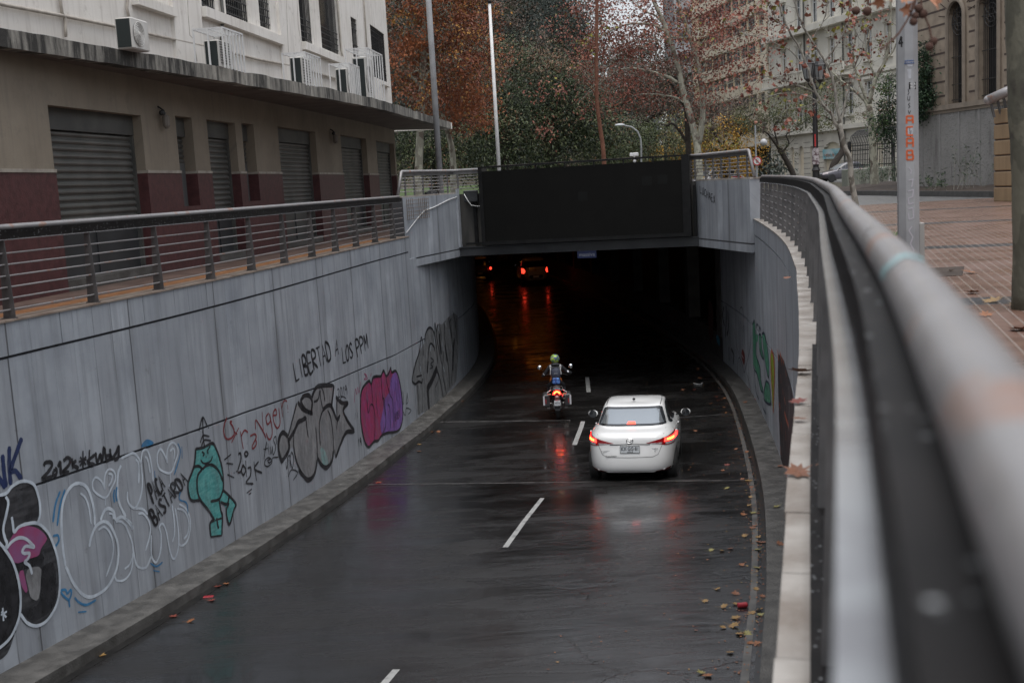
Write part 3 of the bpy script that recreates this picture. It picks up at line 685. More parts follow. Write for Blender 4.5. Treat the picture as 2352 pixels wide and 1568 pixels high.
# ---- ground around the ramp
M_asph=mat('street_asphalt',(.10,.10,.10),(.15,.148,.145),scale=2.5,rough=.32,r2=.6,bump=.3,bs=60)
M_side=mat('old_red_pavement',(.085,.055,.045),(.15,.10,.08),scale=2.2,rough=.45,bump=.3)
M_tact=mat('tactile_orange',(.20,.085,.03),(.28,.13,.055),scale=5,rough=.5,bump=.6,bs=30)
mb=MB(); zz=-.035
for i in range(0,len(LW.p)-1):
    a,b=LW.p[i],LW.p[i+1]
    if b.y>34.2: break
    mb.add([(-90,a.y,zz),(a.x-.25,a.y,zz),(b.x-.25,b.y,zz),(-90,b.y,zz)],[(0,1,2,3)])
    ye=b.y
mb.add([(-90,ye,zz),(PB.x-.2,ye,zz),(PB.x-.2,34.35,zz),(-90,34.35,zz)],[(0,1,2,3)])
for i in range(0,len(RW.p)-1):
    a,b=RW.p[i],RW.p[i+1]
    if b.y>32.6: break
    mb.add([(a.x+.25,a.y,zz),(110,a.y,zz),(110,b.y,zz),(b.x+.25,b.y,zz)],[(0,1,2,3)]); yr=b.y
mb.add([(PC.x+.2,yr,zz),(110,yr,zz),(110,34.35,zz),(PC.x+.2,34.35,zz)],[(0,1,2,3)])
mb.add([(PB.x-.2,34.35,zz),(PC.x+.2,32.7,zz),(PC.x+.2,34.35,zz)],[(0,1,2)])
mb.add([(-90,34.35,zz),(110,34.35,zz),(110,420,zz),(-90,420,zz)],[(0,1,2,3)])
mb.build('ground',M_asph,kind='structure')
mb=MB()
def sheet(cv,s0,s1,o0,o1,z,uvd=None,step=.5,mb=None):
    mb=mb or MB(); n=int((s1-s0)/step); vs=[];uv=[];fs=[]
    for i in range(n+1):
        s=s0+(s1-s0)*i/n
        for o in (o0,o1):
            p=cv.pt(s,z,o); vs.append(p); uv.append((p.x*uvd[0]+p.y*uvd[1], p.x*uvd[2]+p.y*uvd[3]) if uvd else (s,o))
    for i in range(n): fs.append((2*i,2*i+1,2*i+3,2*i+2))
    mb.add(vs,fs,0,uv); return mb
sheet(LW,0,LW.sY(42),-.32,-4.2,-.020).build('pavement_left',M_side,kind='structure')
sheet(LW,0,LW.sY(29.9),-.34,-.85,-.014).build('tactile_strip',M_tact,kind='structure')
ra=onz(2119.5,652.9); rb=onz(2212,781.8); rd=(ra-rb).normalized(); rx=Vector((rd.y,-rd.x,0))
b4=onz(2215,610).dot(rd)
uvd=(rx.x,rx.y,rd.x,rd.y)
mb=MB(); n=90; s0=0; s1=RW.sY(34.6); vs=[];uv=[];fs=[]
for i in range(n+1):
    s=s0+(s1-s0)*i/n; p=RW.pt(s,-.018,-.38); q=Vector((40,p.y,-.018))
    for k in (p,q): vs.append(k); uv.append((k.dot(rx),k.dot(rd)-b4+3.35+6.7*4))
for i in range(n): fs.append((2*i,2*i+1,2*i+3,2*i+2))
mb.add(vs,fs,0,uv); mb.build('pavement_right',M_brick,kind='structure')
print('RIBDIR',rd,'b4',b4)

# ================================================================= left building (ground floor shops, canopy, white upper wall)
fp=[(0,15.7),(362,20.6),(545,24.6),(735,31),(870,38.6),(912,42.3)]
FP=[atY(x,396,y) for x,y in fp]; FP=[(p.x,p.y) for p in FP]
d0=(Vector(FP[1])-Vector(FP[0])).normalized()
FP=[tuple(Vector(FP[0])-d0*14.5),tuple(Vector(FP[0])-d0*6)]+FP
FC=Curve2(FP,1)
bl=thing('shop_building','white plaster building with maroon base, concrete canopy and roller shutters','building',FC.pt(FC.L/2,0,-1))
def cur(px,py): return FC.hit(px,py)
SO=3.41                                                  # soffit height
# openings: left px, right px (at py 395), head pixel, kind
def sx_(px): return cur(px,395)[0]
OPEN=[]
def opening(pl_,pr_,head,kind,sill=None):
    z1=cur(*head)[1]; s0=sx_(pl_); s1=sx_(pr_); z0=-.02 if sill is None else cur(*sill)[1]
    OPEN.append((s0,s1,z0,z1,kind))
opening(126,336,(110,241),'door'); opening(414,451,(403,266),'slit',(425,474)); opening(485,549,(471,274),'door'); opening(564,591,(556,283),'slit',(575,462))
opening(646,731,(638,291),'door'); opening(788,846,(784,310),'door'); opening(868.6,909,(864,323),'door')
OPEN=[(1.2,4.6,-.02,2.78,'door'),(6.0,9.2,-.02,2.78,'door')]+OPEN
print('OPEN',[tuple(round(v,2) if not isinstance(v,str) else v for v in o) for o in OPEN],'L',FC.L)
WZ=1.78
def solid(mb,cv,segs,z0,z1,o0,o1,opens):
    # wall band z0..z1 with openings removed
    cuts=sorted([(a,b,c,d) for a,b,c,d,k in opens if c<z1 and d>z0]); s=segs[0]
    for a,b,c,d in cuts:
        if a>s: cbox(mb,cv,s,a,z0,z1,o0,o1)
        if c>z0: cbox(mb,cv,a,b,z0,c,o0,o1)
        if d<z1: cbox(mb,cv,a,b,d,z1,o0,o1)
        s=b
    if s<segs[1]: cbox(mb,cv,s,segs[1],z0,z1,o0,o1)
mb=MB(); solid(mb,FC,(0,FC.L),-.05,WZ-.02,.02,-.32,OPEN); mb.build('base_wall',M_maroon,bl)
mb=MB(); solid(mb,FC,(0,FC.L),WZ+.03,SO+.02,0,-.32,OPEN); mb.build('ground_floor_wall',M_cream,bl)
mb=MB(); solid(mb,FC,(0,FC.L),WZ-.02,WZ+.03,.035,-.32,OPEN); mb.build('dado_moulding',mat('pale_dado',(.36,.33,.28),(.25,.22,.19),scale=5,rough=.8),bl)
def shutter_mesh(mb,cv,s0,s1,z0,z1,off,pitch=.105):
    n=max(1,int((z1-z0)/pitch)); p=(z1-z0)/n; vs=[];fs=[]
    prof=[(0,0),(.10,-.018),(.30,-.020),(.42,0),(.55,.012),(.80,.014),(1,0)]
    rows=[(z1-(k+q[0])*p,q[1]) for k in range(n) for q in prof[:-1]]+[(z0,0)]
    K=max(1,int((s1-s0)/1.0))
    for z,o in rows:
        for j in range(K+1): vs.append(cv.pt(s0+(s1-s0)*j/K,z,off+o))
    for i in range(len(rows)-1):
        for j in range(K): a=i*(K+1)+j; fs.append((a,a+K+1,a+K+2,a+1))
    mb.add(vs,fs); return mb
for a,b,c,d,k in OPEN:
    if k=='door':
        zb=1.0 if b-a>2.0 else .9
        mb=MB(); shutter_mesh(mb,FC,a+.06,b-.06,zb,d-.30,-.22); sh=mb.build('roller_shutter',M_shut,bl)
        mb=MB(); cbox(mb,FC,a,b,d-.33,d,-.16,-.30); mb.build('housing',M_shutbox,sh)
        mb=MB(); cbox(mb,FC,a,a+.06,0,d-.33,-.17,-.30); mb.build('guide',M_shutbox,sh); mb=MB(); cbox(mb,FC,b-.06,b,0,d-.33,-.17,-.30); mb.build('guide',M_shutbox,sh)
        mb=MB(); cbox(mb,FC,a,b,.14,zb+.01,-.24,-.30); cbox(mb,FC,(a+b)/2-.03,(a+b)/2+.03,.14,zb,-.22,-.26); mb.build('shop_door',mat('dark_door',(.028,.03,.032),(.04,.042,.045),scale=2,rough=.35),bl)
        mb=MB(); cbox(mb,FC,a,b,-.02,.14,.0,-.32); mb.build('door_step',M_kerb,bl)
    else:
        zm=d-(d-c)*.30; mb=MB(); shutter_mesh(mb,FC,a+.03,b-.03,zm-.35,d-.36,-.22,.09); sh=mb.build('roller_shutter',M_shut,bl)
        mb=MB(); cbox(mb,FC,a,b,d-.36,d,-.16,-.30); mb.build('housing',M_shutbox,sh)
        mb=MB(); cbox(mb,FC,a,b,c,zm-.35,-.22,-.30); mb.build('shop_window',mat('grey_pane',(.10,.105,.105),rough=.4),bl)
# canopy
cep=[(0,105),(130,123),(237,142),(400,165),(587,197.6),(691,215),(829,241),(906,259),(970,277),(1037,296)]
CE=[onz(x,y,SO) for x,y in cep]; CE=[(p.x,p.y) for p in CE]
print('canopy',[(round(a,2),round(b,2)) for a,b in CE])
e0=(Vector(CE[2])-Vector(CE[0])).normalized(); CE=[tuple(Vector(CE[0])-e0*13)]+[CE[0],CE[2],CE[4],CE[6],CE[7],CE[9]]
CC=Curve2(CE,1)
# rough lower edge, jagged lips
mb=MB(); cbox(mb,CC,0,CC.L,SO-.01,SO+.235,0,-.22,step=.25,caps=True)
for i,v in enumerate(mb.v):
    n_=mnoise.noise(Vector((v.x*1.7,v.y*1.7,v.z*2)))*.03+mnoise.noise(Vector((v.x*6,v.y*6,3)))*.014
    if v.z>SO+.1: v.z+=n_
    else: v.z+=n_*.5
fas=mb.build('canopy',M_fascia,bl)
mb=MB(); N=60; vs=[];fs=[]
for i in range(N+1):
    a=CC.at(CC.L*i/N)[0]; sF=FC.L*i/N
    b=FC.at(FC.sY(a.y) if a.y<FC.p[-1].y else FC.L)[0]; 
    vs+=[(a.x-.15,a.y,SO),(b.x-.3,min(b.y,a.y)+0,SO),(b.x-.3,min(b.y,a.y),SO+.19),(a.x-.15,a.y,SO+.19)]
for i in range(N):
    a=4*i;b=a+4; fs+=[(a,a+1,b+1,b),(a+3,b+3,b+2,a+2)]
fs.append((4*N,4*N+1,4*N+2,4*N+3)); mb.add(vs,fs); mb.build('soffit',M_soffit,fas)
mb=MB(); a=CC.at(CC.L)[0]; b=FC.at(FC.L)[0]; vwall(mb,(a.x,a.y+.05),(b.x-3,b.y+.15),SO-.01,SO+.22,.12); mb.build('end_fascia',M_plaster,fas)
# upper wall with windows
UW=[]
def uwin(x0,y0,x1,y1,xb0,yb0,top=None,bot=None):
    s0=cur(xb0,yb0)[0]; s1=cur(x1,y1)[0]; zb=cur(xb0,yb0)[1] if bot is None else bot
    zt=8.6 if top is None else cur(*top)[1]; UW.append((s0,s1+.14,zb,zt,'w'))
uwin(0,0,490,30,464,22); uwin(0,0,566,52.5,520.5,40); uwin(0,0,619,68,598,60); uwin(0,0,715,100.5,685,91); uwin(0,0,777,121.5,740,110)
uwin(0,0,824,150,813,146,top=(805,38)); uwin(0,0,888,185,858,176,top=(851,57))
ss=cur(300,20)[0]; UW=[(ss-1.9,ss-.4,5.6,8.6,'w'),(ss+.2,ss+1.7,5.6,8.6,'w')]+UW
UW.sort()
for i in range(len(UW)-1):
    a=UW[i]; b=UW[i+1]
    if b[0]<a[1]+.08: UW[i+1]=(a[1]+.12,)+b[1:]
print('UW',[tuple(round(v,2) for v in o[:4]) for o in UW])
mb=MB(); solid(mb,FC,(0,FC.L),SO+.15,12.5,0,-.34,UW); mb.build('upper_wall',M_plaster,bl)
mb=MB(); a=FC.at(0)[0]; b=FC.at(FC.L)[0]
vs=[(a.x-.3,a.y,-.05),(b.x-.3,b.y,-.05),(b.x-12,b.y+1.5,-.05),(a.x-12,a.y,-.05)]; vs+=[(x,y,12.6) for x,y,z in vs]
mb.add(vs,[(4,5,6,7),(1,2,6,5),(2,3,7,6),(3,0,4,7)]); mb.build('rear_walls',M_plaster,bl)
mb=MB(); cbox(mb,FC,0,FC.L,SO+.15,12.4,-.9,-1.0); cbox(mb,FC,0,FC.L,-.05,SO,-.9,-1.0); mb.build('dark_interior',M_dark,bl)
for a,b,c,d,k in UW:
    mb=MB(); cbox(mb,FC,a,b,c,d,-.13,-.18); wn=mb.build('window',M_glass,bl)
    mb=MB(); s=a+.05
    while s<b:
        p=FC.pt(s,c,-.03); q=FC.pt(s,d,-.03); mb.bar(p,q,.018,.018,up=(0,1,0)); s+=.13
    for z in (c+.12,c+.28,c+.44,c+.60,d-.15,d-.32):
        if z<12: mb.bar(FC.pt(a,z,-.028),FC.pt(b,z,-.028),.022,.022)
    mb.build('grille',M_iron,wn)
# sills, string course, recessed panel edges
def fbox(x0,y0,x1,y1,h,o0,name='sill',m=None,up=0):
    a=cur(x0,y0); b=cur(x1,y1); mb=MB(); z=(a[1]+b[1])/2; cbox(mb,FC,a[0],b[0],z-h,z,o0,-.01); return mb.build(name,m or M_plaster,bl)
w1=[u for u in UW if abs(u[2]-UW[2][2])<.35][:4]
fbox(458,24,640,79,.20,.14); fbox(690,95,781,135,.20,.14); fbox(300,-6,390,17,.16,.14); fbox(874,182,889,198,.12,.12)
# raised pilasters / panels
def fpanel(xa,ya,xb,yb,o):
    s0=cur(xa,ya)[0]; s1=cur(xb,yb)[0]; mb=MB(); cbox(mb,FC,s0,s1,SO+.2,12.4,o,-.01); mb.build('pilaster',M_plaster,bl)
fpanel(393,60,459,80,.07); fpanel(641,100,688,110,.07); fpanel(782,120,800,130,.07)
zc=cur(0,14)[1]
mb=MB(); pts=[]
for x,y in ((0,12),(135,37),(270,64),(350,82),(470,108),(587,137),(666,152),(776,184)):
    s,z=cur(x,y); pts.append(FC.pt(s,z,.05))
mb.tube([FC.pt(cur(0,12)[0]-10,pts[0].z,.05)]+pts,.028,8); mb.build('conduit',mat('painted_pipe',(.50,.46,.40),(.35,.31,.27),scale=5,rough=.6),bl,smooth=True)
for k,L in enumerate([[(131,0),(135,30),(142,42),(143,62),(144,85)],[(423,0),(424,34),(428,82),(436,90),(445,142)],[(651,0),(656,118),(666,152)],[(676,0),(679,65),(686,97),(684,140),(694,146)],[(770,0),(779,115),(784,132),(786,165)],[(832,0),(842,152)],[(287,0),(285,20),(291,48)],[(503,0),(507,35),(505,70),(504,103)]]):
    mb=MB(); pp=[]
    for x,y in L: s,z=cur(x,y); pp.append(FC.pt(s,z,.05))
    mb.tube([pp[0]+Vector((0,0,5))]+pp,.026 if k!=7 else .035,8); mb.build('downpipe',M_shut if k==7 else MATS['painted_pipe'],bl,smooth=True)
for x,y in ((365,268),(760,312)):
    s,z=cur(x,y); p=FC.pt(s,z,.1); t=thing('wall_lamp','broken bracket lamp on the wall %s'%('right of the widest shutter' if x<500 else 'between the two farther wide shutters'),'lamp',p)
    mb=MB(); mb.tube([p+Vector((-.1,0,.18)),p+Vector((0,0,.1)),p+Vector((.02,0,-.05))],.018,6); mb.ball(p+Vector((0,-.14,.05)),.05,8); mb.bar(p+Vector((0,-.15,.06)),p+Vector((0,.12,.06)),.02,.02); mb.build('bracket',M_iron,t)
    mb=MB(); mb.lathe(p+Vector((.02,.02,-.22)),[(.03,0),(.065,.05),(.07,.2),(.05,.24)],8); mb.build('lamp_shade',mat('grimy_shade',(.16,.14,.12),rough=.6),t)
# air conditioners standing on the canopy
M_ac=mat('ac_white',(.62,.61,.58),(.52,.50,.47),scale=4,rough=.45)
def ac_unit(p, ang, w, h, dp, label, cage=None, fan=True):
    t=thing('air_conditioner',label,'air conditioner',p,ang)
    mb=MB(); mb.box((0,0,h/2+.03),(dp,w,h),bev=.02); mb.build('casing',M_ac,t,local=True)
    mb=MB(); mb.box((0,-w/2-.004,h/2+.03),(dp*.82,.012,h*.9)); mb.build('coil',mat('coil_black',(.015,.022,.022),rough=.6),t,local=True)
    if fan:
        mb=MB(); r=min(w,h)*.38; c=Vector((dp/2+.008,-w*.12,h/2+.03))
        for q in range(1,8):
            rr=r*q/7; mb.tube([c+Vector((0.006,rr*math.cos(a*PI/10),rr*math.sin(a*PI/10))) for a in range(21)],.007,4)
        for q in range(18): a=q*PI/9; mb.bar(c+Vector((0.006,r*.2*math.cos(a),r*.2*math.sin(a))),c+Vector((0.006,r*math.cos(a+.3),r*math.sin(a+.3))),.008,.008)
        mb.lathe(c,[(r*.2,0),(r*.2,.02),(0,.025)],12,axis='X'); mb.build('fan_guard',M_ac,t,local=True)
        mb=MB(); mb.lathe(c-Vector((.006,0,0)),[(r*1.02,0),(0,.002)],24,axis='X'); mb.build('fan_opening',mat('fan_shadow',(.06,.058,.055),rough=.7),t,local=True)
    else:
        mb=MB()
        for k in range(9): mb.box((dp/2+.008,-w*.1,.12+h*.85*k/9),(.012,w*.62,.02))
        mb.build('louvre',M_shut,t,local=True)
    if cage:
        cw,ch,cd,off=cage; c=thing('security_cage','white barred cage around the %s'%label.split(' ',1)[1] if 0 else cage_label(label),'cage',p,ang)
        mb=MB(); n=6
        for k in range(n+1):
            y=-cw/2+cw*k/n+off; mb.bar((cd/2,y,0),(cd/2,y,ch),.028,.028); mb.bar((-cd/2,y,ch),(cd/2,y,ch),.022,.022)
        for y in (-cw/2+off,cw/2+off): mb.bar((-cd/2,y,0),(-cd/2,y,ch),.028,.028); mb.bar((0,y,0),(0,y,ch),.028,.028)
        for z in (ch,): mb.bar((cd/2,-cw/2+off,z),(cd/2,cw/2+off,z),.03,.03); mb.bar((-cd/2,-cw/2+off,z),(-cd/2,cw/2+off,z),.03,.03); mb.bar((0,-cw/2+off,z),(0,cw/2+off,z),.022,.022)
        mb.build('bars',M_white,c,local=True)
    return t
_cl={}
def cage_label(l): return 'white barred cage over '+l.split('air conditioner')[0].strip()+' air conditioner'
def canopy_at(px,py,o):
    s,z=cur(px,py); r=ray(px,py); k=(SO+.19-CAMZ)/r.z; q=CAM+r*k; sF=FC.sY(q.y); b=FC.pt(sF,SO+.20,o); d=FC.at(sF)[1]; return b, math.atan2(d.y,d.x)-PI/2, q
for px,py,w,h,dp,cg,lb,fan in ((322,122,.60,.48,.27,None,'white air conditioner without a cage on the canopy',True),
    (518,164,.72,.50,.28,(1.05,.72,.55,.05),'leftmost caged air conditioner on the canopy',False),
    (705,203,.78,.62,.28,(1.25,.72,.5,.1),'middle caged low air conditioner on the canopy',False),
    (805,229,.80,.72,.3,(1.1,.85,.5,0),'smaller caged air conditioner beside the tall one',True),
    (848,240,.98,1.20,.36,(1.9,1.42,.6,.25),'tall caged air conditioner nearest the building corner',True)):
    b,ang,q=canopy_at(px,py,.55); 
    p=Vector((q.x-.10,q.y+.02,SO+.20)); sF=FC.sY(p.y)
    if (p-FC.pt(sF,p.z,0)).length<dp*.6: p=FC.pt(sF,p.z,dp*.7)
    ac_unit(p,ang,w,h,dp,lb,cg,fan)

# ================================================================= right hand stone building, wall, gate pillar
M_stone=mat('tan_stone',(.24,.19,.145),(.33,.27,.205),scale=2.5,rough=.8,bump=.3,bs=12)
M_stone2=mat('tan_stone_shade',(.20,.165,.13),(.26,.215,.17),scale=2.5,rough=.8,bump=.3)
M_rough=NB('pitted_wall'); tc=M_rough.nd('ShaderNodeTexCoord'); uv=tc.outputs['UV']
n1=M_rough.noise(M_rough.map(uv,(1,.8,1)),.8,5); n2=M_rough.noise(M_rough.map(uv,(9,16,1)),1.0,3,.6,1.2); n3=M_rough.noise(M_rough.map(uv,(2.5,.4,1)),1.0,4)
c=M_rough.mix(M_rough.rng(n1,.3,.7),(.20,.195,.185),(.29,.28,.265)); c=M_rough.mix(M_rough.rng(n2,.53,.62,0,.55),c,(.12,.115,.11)); c=M_rough.mix(M_rough.rng(n3,.58,.68,0,.6),c,(.11,.10,.095))
M_rough.ln(c,M_rough.b.inputs['Base Color']); M_rough.b.inputs['Roughness'].default_value=.85; M_rough.bump(M_rough.math('MULTIPLY',n2,-1),.8,.03); M_rough=M_rough.m
K0=onz(1965,447); K1=onz(2281,451)
kd=Vector((K1.x-K0.x,K1.y-K0.y)).normalized()
# building face line (from far end towards the camera)
A0=atY(2108,263,45.0); A1=atY(2265,240,40.2)
SB=Curve2([(A1.x+(A1.x-A0.x)*9.5,A1.y+(A1.y-A0.y)*9.5),(A1.x,A1.y),(A0.x,A0.y),(A0.x-(A1.x-A0.x)*.15,A0.y-(A1.y-A0.y)*.15)],-1,step=.5,smooth=False)  # near run is unseen, added to block low light on the shop front
print('SB',A0,A1,'kerb',K0,K1,'len',SB.L, [SB.hit(x,y) for x,y in ((2178,240),(2214,235),(2108,263),(2265,240),(2178,20),(2247,0))])
sb_=thing('stone_building','tan rusticated stone building with tall arched barred windows','building',(A0.x+3,A0.y-2,0))
sZ=SB.hit(2180,252)[1]
e=SB.sY(0)
def sbs(px,py): return SB.hit(px,py)[0]
wr=[(sbs(2216,150),sbs(2180,150)),(sbs(2296,150),sbs(2249,150))]
wr=[(min(a),max(a)) for a in wr]
zs=sZ+.18; zspr=[SB.hit(2180,45)[1],SB.hit(2180,45)[1]]
print('win',wr,'sill',zs,'spring',zspr)
ztop=zspr[0]+4.5
mb=MB()
ed=sorted(wr); s=0
Z1=zspr[0]
for a,b in ed:
    cbox(mb,SB,s,a,zs,ztop,0,-.5); s=b
    r=(b-a)/2; K=14
    # arch spandrels
    for k in range(K):
        t0=a+(b-a)*k/K; t1=a+(b-a)*(k+1)/K; tm=(t0+t1)/2; zz=Z1+math.sqrt(max(0,r*r-(tm-a-r)**2))*1.05
        cbox(mb,SB,t0,t1,zz,ztop,0,-.5,caps=False)
cbox(mb,SB,s,SB.L,zs,ztop,0,-.5)
mb.build('facade_wall',M_stone,sb_)
mb=MB()                                                  # rustication grooves as dark shallow recess lines
def grooves(s0,s1,z):
    cbox(mb,SB,s0,s1,z-.035,z+.035,.006,-.02)
H_=(Z1-zs)/7.0
for k in range(0,13):
    z=zs+.35+k*.52
    s=0
    for a,b in ed+[(SB.L,SB.L)]:
        m=.28
        if s<a-m: grooves(s+(.28 if s else 0),a-(m if a<SB.L else 0),z)
        s=b
mb.build('groove_lines',mat('groove_brown',(.07,.05,.042),rough=.9),sb_)
for a,b in ed:                                           # moulded surround and grille
    r=(b-a)/2; mb=MB()
    for o,wd in ((.05,.10),(.09,.05)):
        path=[SB.pt(a-wd/2,zs,o)]+[SB.pt(a+r-(r+wd/2)*math.cos(PI*k/16),Z1+(r*1.05+wd/2)*math.sin(PI*k/16),o) for k in range(17)]+[SB.pt(b+wd/2,zs,o)]
        mb.tube(path,wd*.75,6)
    wf=mb.build('window',M_stone2,sb_)
    mb=MB(); cbox(mb,SB,a-.02,b+.02,zs,Z1+r*1.1,-.38,-.42); mb.build('pane',M_dark,wf)
    mb=MB(); n=int((b-a)/.10)
    for k in range(1,n):
        t=a+(b-a)*k/n; zz=Z1+math.sqrt(max(0,r*r-(t-a-r)**2)); mb.bar(SB.pt(t,zs+.05,-.12),SB.pt(t,zz,-.12),.016,.016,up=(0,1,0))
    for z in (zs+.15,zs+.7,zs+(Z1-zs)*.55,Z1-.2): mb.bar(SB.pt(a,z,-.11),SB.pt(b,z,-.11),.025,.025)
    c=SB.pt((a+b)/2,Z1-.15,-.09); dd=SB.at(a)[1].to_3d()
    for q in range(1,4): mb.tube([c+(dd*math.cos(t*PI/10)+Vector((0,0,1))*math.sin(t*PI/10))*.16*q for t in range(21)],.014,4)
    for q in range(8): t=q*PI/4; mb.tube([c+(dd*math.cos(t+u*.5)+Vector((0,0,1))*math.sin(t+u*.5))*(.15+.33*u) for u in (0,.3,.6,1)],.013,4)
    mb.build('grille',mat('old_iron',(.035,.033,.032),rough=.6),wf)
    mb=MB(); K=9
    for k in range(K):                                   # voussoir joints
        t=PI*(k+.5)/K; p0=SB.pt(a+r-(r+.28)*math.cos(t),Z1+(r+.28)*math.sin(t),.004); p1=SB.pt(a+r-(r+.75)*math.cos(t),Z1+(r+.75)*math.sin(t),.004); mb.bar(p0,p1,.02,.045,up=(1,0,0))
    mb.build('voussoir_joints',MATS['groove_brown'],wf)
mb=MB(); cbox(mb,SB,0,SB.L+.1,sZ,sZ+.18,.16,-.3); cbox(mb,SB,0,SB.L+.1,sZ-.12,sZ,.09,-.3); mb.build('sill_course',M_stone2,sb_)
q0=SB.pt(SB.L,0,-.01); q1=SB.pt(SB.L,0,-9)
mb=MB(); vwall(mb,(q1.x,q1.y),(q0.x,q0.y),-.05,ztop,-.4) if 0 else mb.box(((q0.x+q1.x)/2,(q0.y+q1.y)/2-.3,ztop/2),((q1-q0).length,.4,ztop),rz=math.atan2(q1.y-q0.y,q1.x-q0.x)); mb.build('side_wall',M_stone,sb_)
pw=thing('rough_wall','rough pitted grey concrete retaining wall below the arched windows','wall',(A0.x,A0.y,0))
mb=MB(); cbox(mb,SB,0,SB.L+.05,-.05,sZ-.12,.05,-.4); mb.build('wall_panel',M_rough,pw)
mb=MB(); s=.4
while s<SB.L: cbox(mb,SB,s,s+.12,-.04,sZ-.12,.075,0); s+=1.35
mb.build('rib',mat('smooth_rib',(.22,.215,.205),(.27,.26,.25),scale=4,rough=.8),pw)
# planter kerb and soil in front of the wall
KC=Curve2([(K1.x+kd.x*6,K1.y+kd.y*6),(K1.x,K1.y),((K0.x+K1.x)/2,(K0.y+K1.y)/2),(K0.x,K0.y),(K0.x-1.5,K0.y+1.2),(K0.x-1.8,K0.y+4)],-1,step=.4)
mb=MB(); cbox(mb,KC,0,KC.L,-.04,.15,0,-.16); mb.build('planter_kerb',mat('dark_kerb',(.05,.05,.048),(.08,.078,.075),scale=5,rough=.6,bump=.5),label='low dark kerb edging the soil bed under the rough wall',cat='kerb')
mb=MB(); vs=[];fs=[]
for i in range(41):
    a=KC.pt(KC.L*i/40,.08,-.1); 
    for j in range(9): 
        q=Vector((a.x+j*.6,a.y+j*.12,.08+.30*(j/8)**.7+mnoise.noise(Vector((a.x+j,a.y*2,0)))*.06)); vs.append(q)
for i in range(40):
    for j in range(8): a=i*9+j; fs.append((a,a+1,a+10,a+9))
mb.add(vs,fs); mb.build('soil',mat('bed_soil',(.035,.025,.02),(.06,.045,.035),scale=4,rough=.95,bump=.8),kind='structure')
# gate pillar
gp0=onz(2282,461); px_=(2335-2282)/FPX*gp0.y
gp=thing('gate_pillar','tan banded stone pillar at the right edge behind the tree trunk','pillar',(gp0.x+.6,gp0.y+.5,0))
hp=atY(2281,250,gp0.y).z
print('pillar',gp0,hp)
pdir=Vector((A1.x-A0.x,A1.y-A0.y)).normalized(); prz=math.atan2(pdir.y,pdir.x); pnn=Vector((-pdir.y,pdir.x))
pc=Vector((gp0.x,gp0.y))+pdir*1.2+pnn*.7
mb=MB(); z=-.03; hh=(hp+.03)/6.0
for k in range(6):
    mb.box((pc.x,pc.y,z+hh/2-.012),(2.4,1.4,hh-.035),rz=prz,bev=.02); z+=hh
mb.build('stone_courses',mat('yellow_stone',(.24,.17,.10),(.30,.215,.125),scale=2,rough=.75,stretch=(3,3,.3),bump=.2),gp)
mb=MB(); mb.box((pc.x,pc.y,hp/2),(2.34,1.34,hp-.02),rz=prz); mb.build('joints',MATS['groove_brown'],gp)
hr=thing('stair_railing','thick grey tube rail with three flat balusters above the gate pillar','railing',(gp0.x+.3,gp0.y-.2,hp))
Yh=gp0.y-.3
ha=atY(2271,230,Yh); hb=atY(2345,196,Yh-.4); mb=MB(); mb.tube([ha,hb],.135,14); mb.ball(ha,.135,14); mb.build('handrail',M_rail,hr,smooth=True)
for (xa,ya,xb,yb) in ((2276,240,2284,270),(2290,230,2300,268),(2304,224,2313,262)):
    mb=MB(); mb.bar(atY(xa,ya-4,Yh),atY(xb,yb,Yh),.07,.05); mb.build('baluster',M_post,hr)

# ================================================================= poles, lamps, signs
M_polem=mat('pole_grey',(.25,.255,.265),(.33,.335,.345),scale=3,rough=.5,bump=.1)
P0=onz(2096,656); P0.y+=.1
pole=thing('lamp_pole','thick grey octagonal pole with orange painted letters on the right pavement','pole',(P0.x,P0.y,0))
def prismz(mb,x,y,r0,r1,z0,z1,n=8,rot=0): return mb.lathe((x,y,z0),[(r0,0),(r1,z1-z0)],n,R=Matrix.Rotation(rot,3,'Z'))
mb=MB(); prismz(mb,P0.x,P0.y,.107,.090,-.03,6.5,8,PI/8-.13); mb.build('shaft',M_polem,pole)
mb=MB(); mb.box((P0.x+.115,P0.y-.02,.30),(.05,.09,.62),rz=-.1,bev=.008); mb.build('cable_cover',mat('cover_grey',(.24,.235,.225),(.30,.29,.27),scale=4,rough=.6),pole)
fr=Vector((math.cos(PI/8-.13-PI/2+.0),math.sin(PI/8-.13-PI/2),0))
def on_pole(px,py,face=0):                               # point on the facet of the pole turned to the ramp viewer
    a=-PI/2-.13+face*PI/4; n=Vector((math.cos(a),math.sin(a),0)); z=atY(px,py,P0.y-.1).z; r=(.107-(.017)*(z/6.5))*math.cos(PI/8)
    return Vector((P0.x,P0.y,z))+n*(r+.002), Vector((-n.y,n.x,0)), n
M_or=mat('orange_spray',(.62,.12,.035),(.50,.10,.03),scale=20,rough=.5); M_pp=mat('paper',(.46,.47,.5),(.36,.37,.40),scale=9,rough=.8); M_blk=mat('black_spray',(.012,.012,.014),rough=.5)
mb=MB()
LET={'A':[(0,0,0,1),(0,1,1,1),(1,1,1,0),(0,.45,1,.45)],'C':[(1,1,0,1),(0,1,0,0),(0,0,1,0)],'B':[(0,0,0,1),(0,1,.9,1),(.9,1,.9,.5),(0,.5,1,.5),(1,.5,1,0),(1,0,0,0)]}
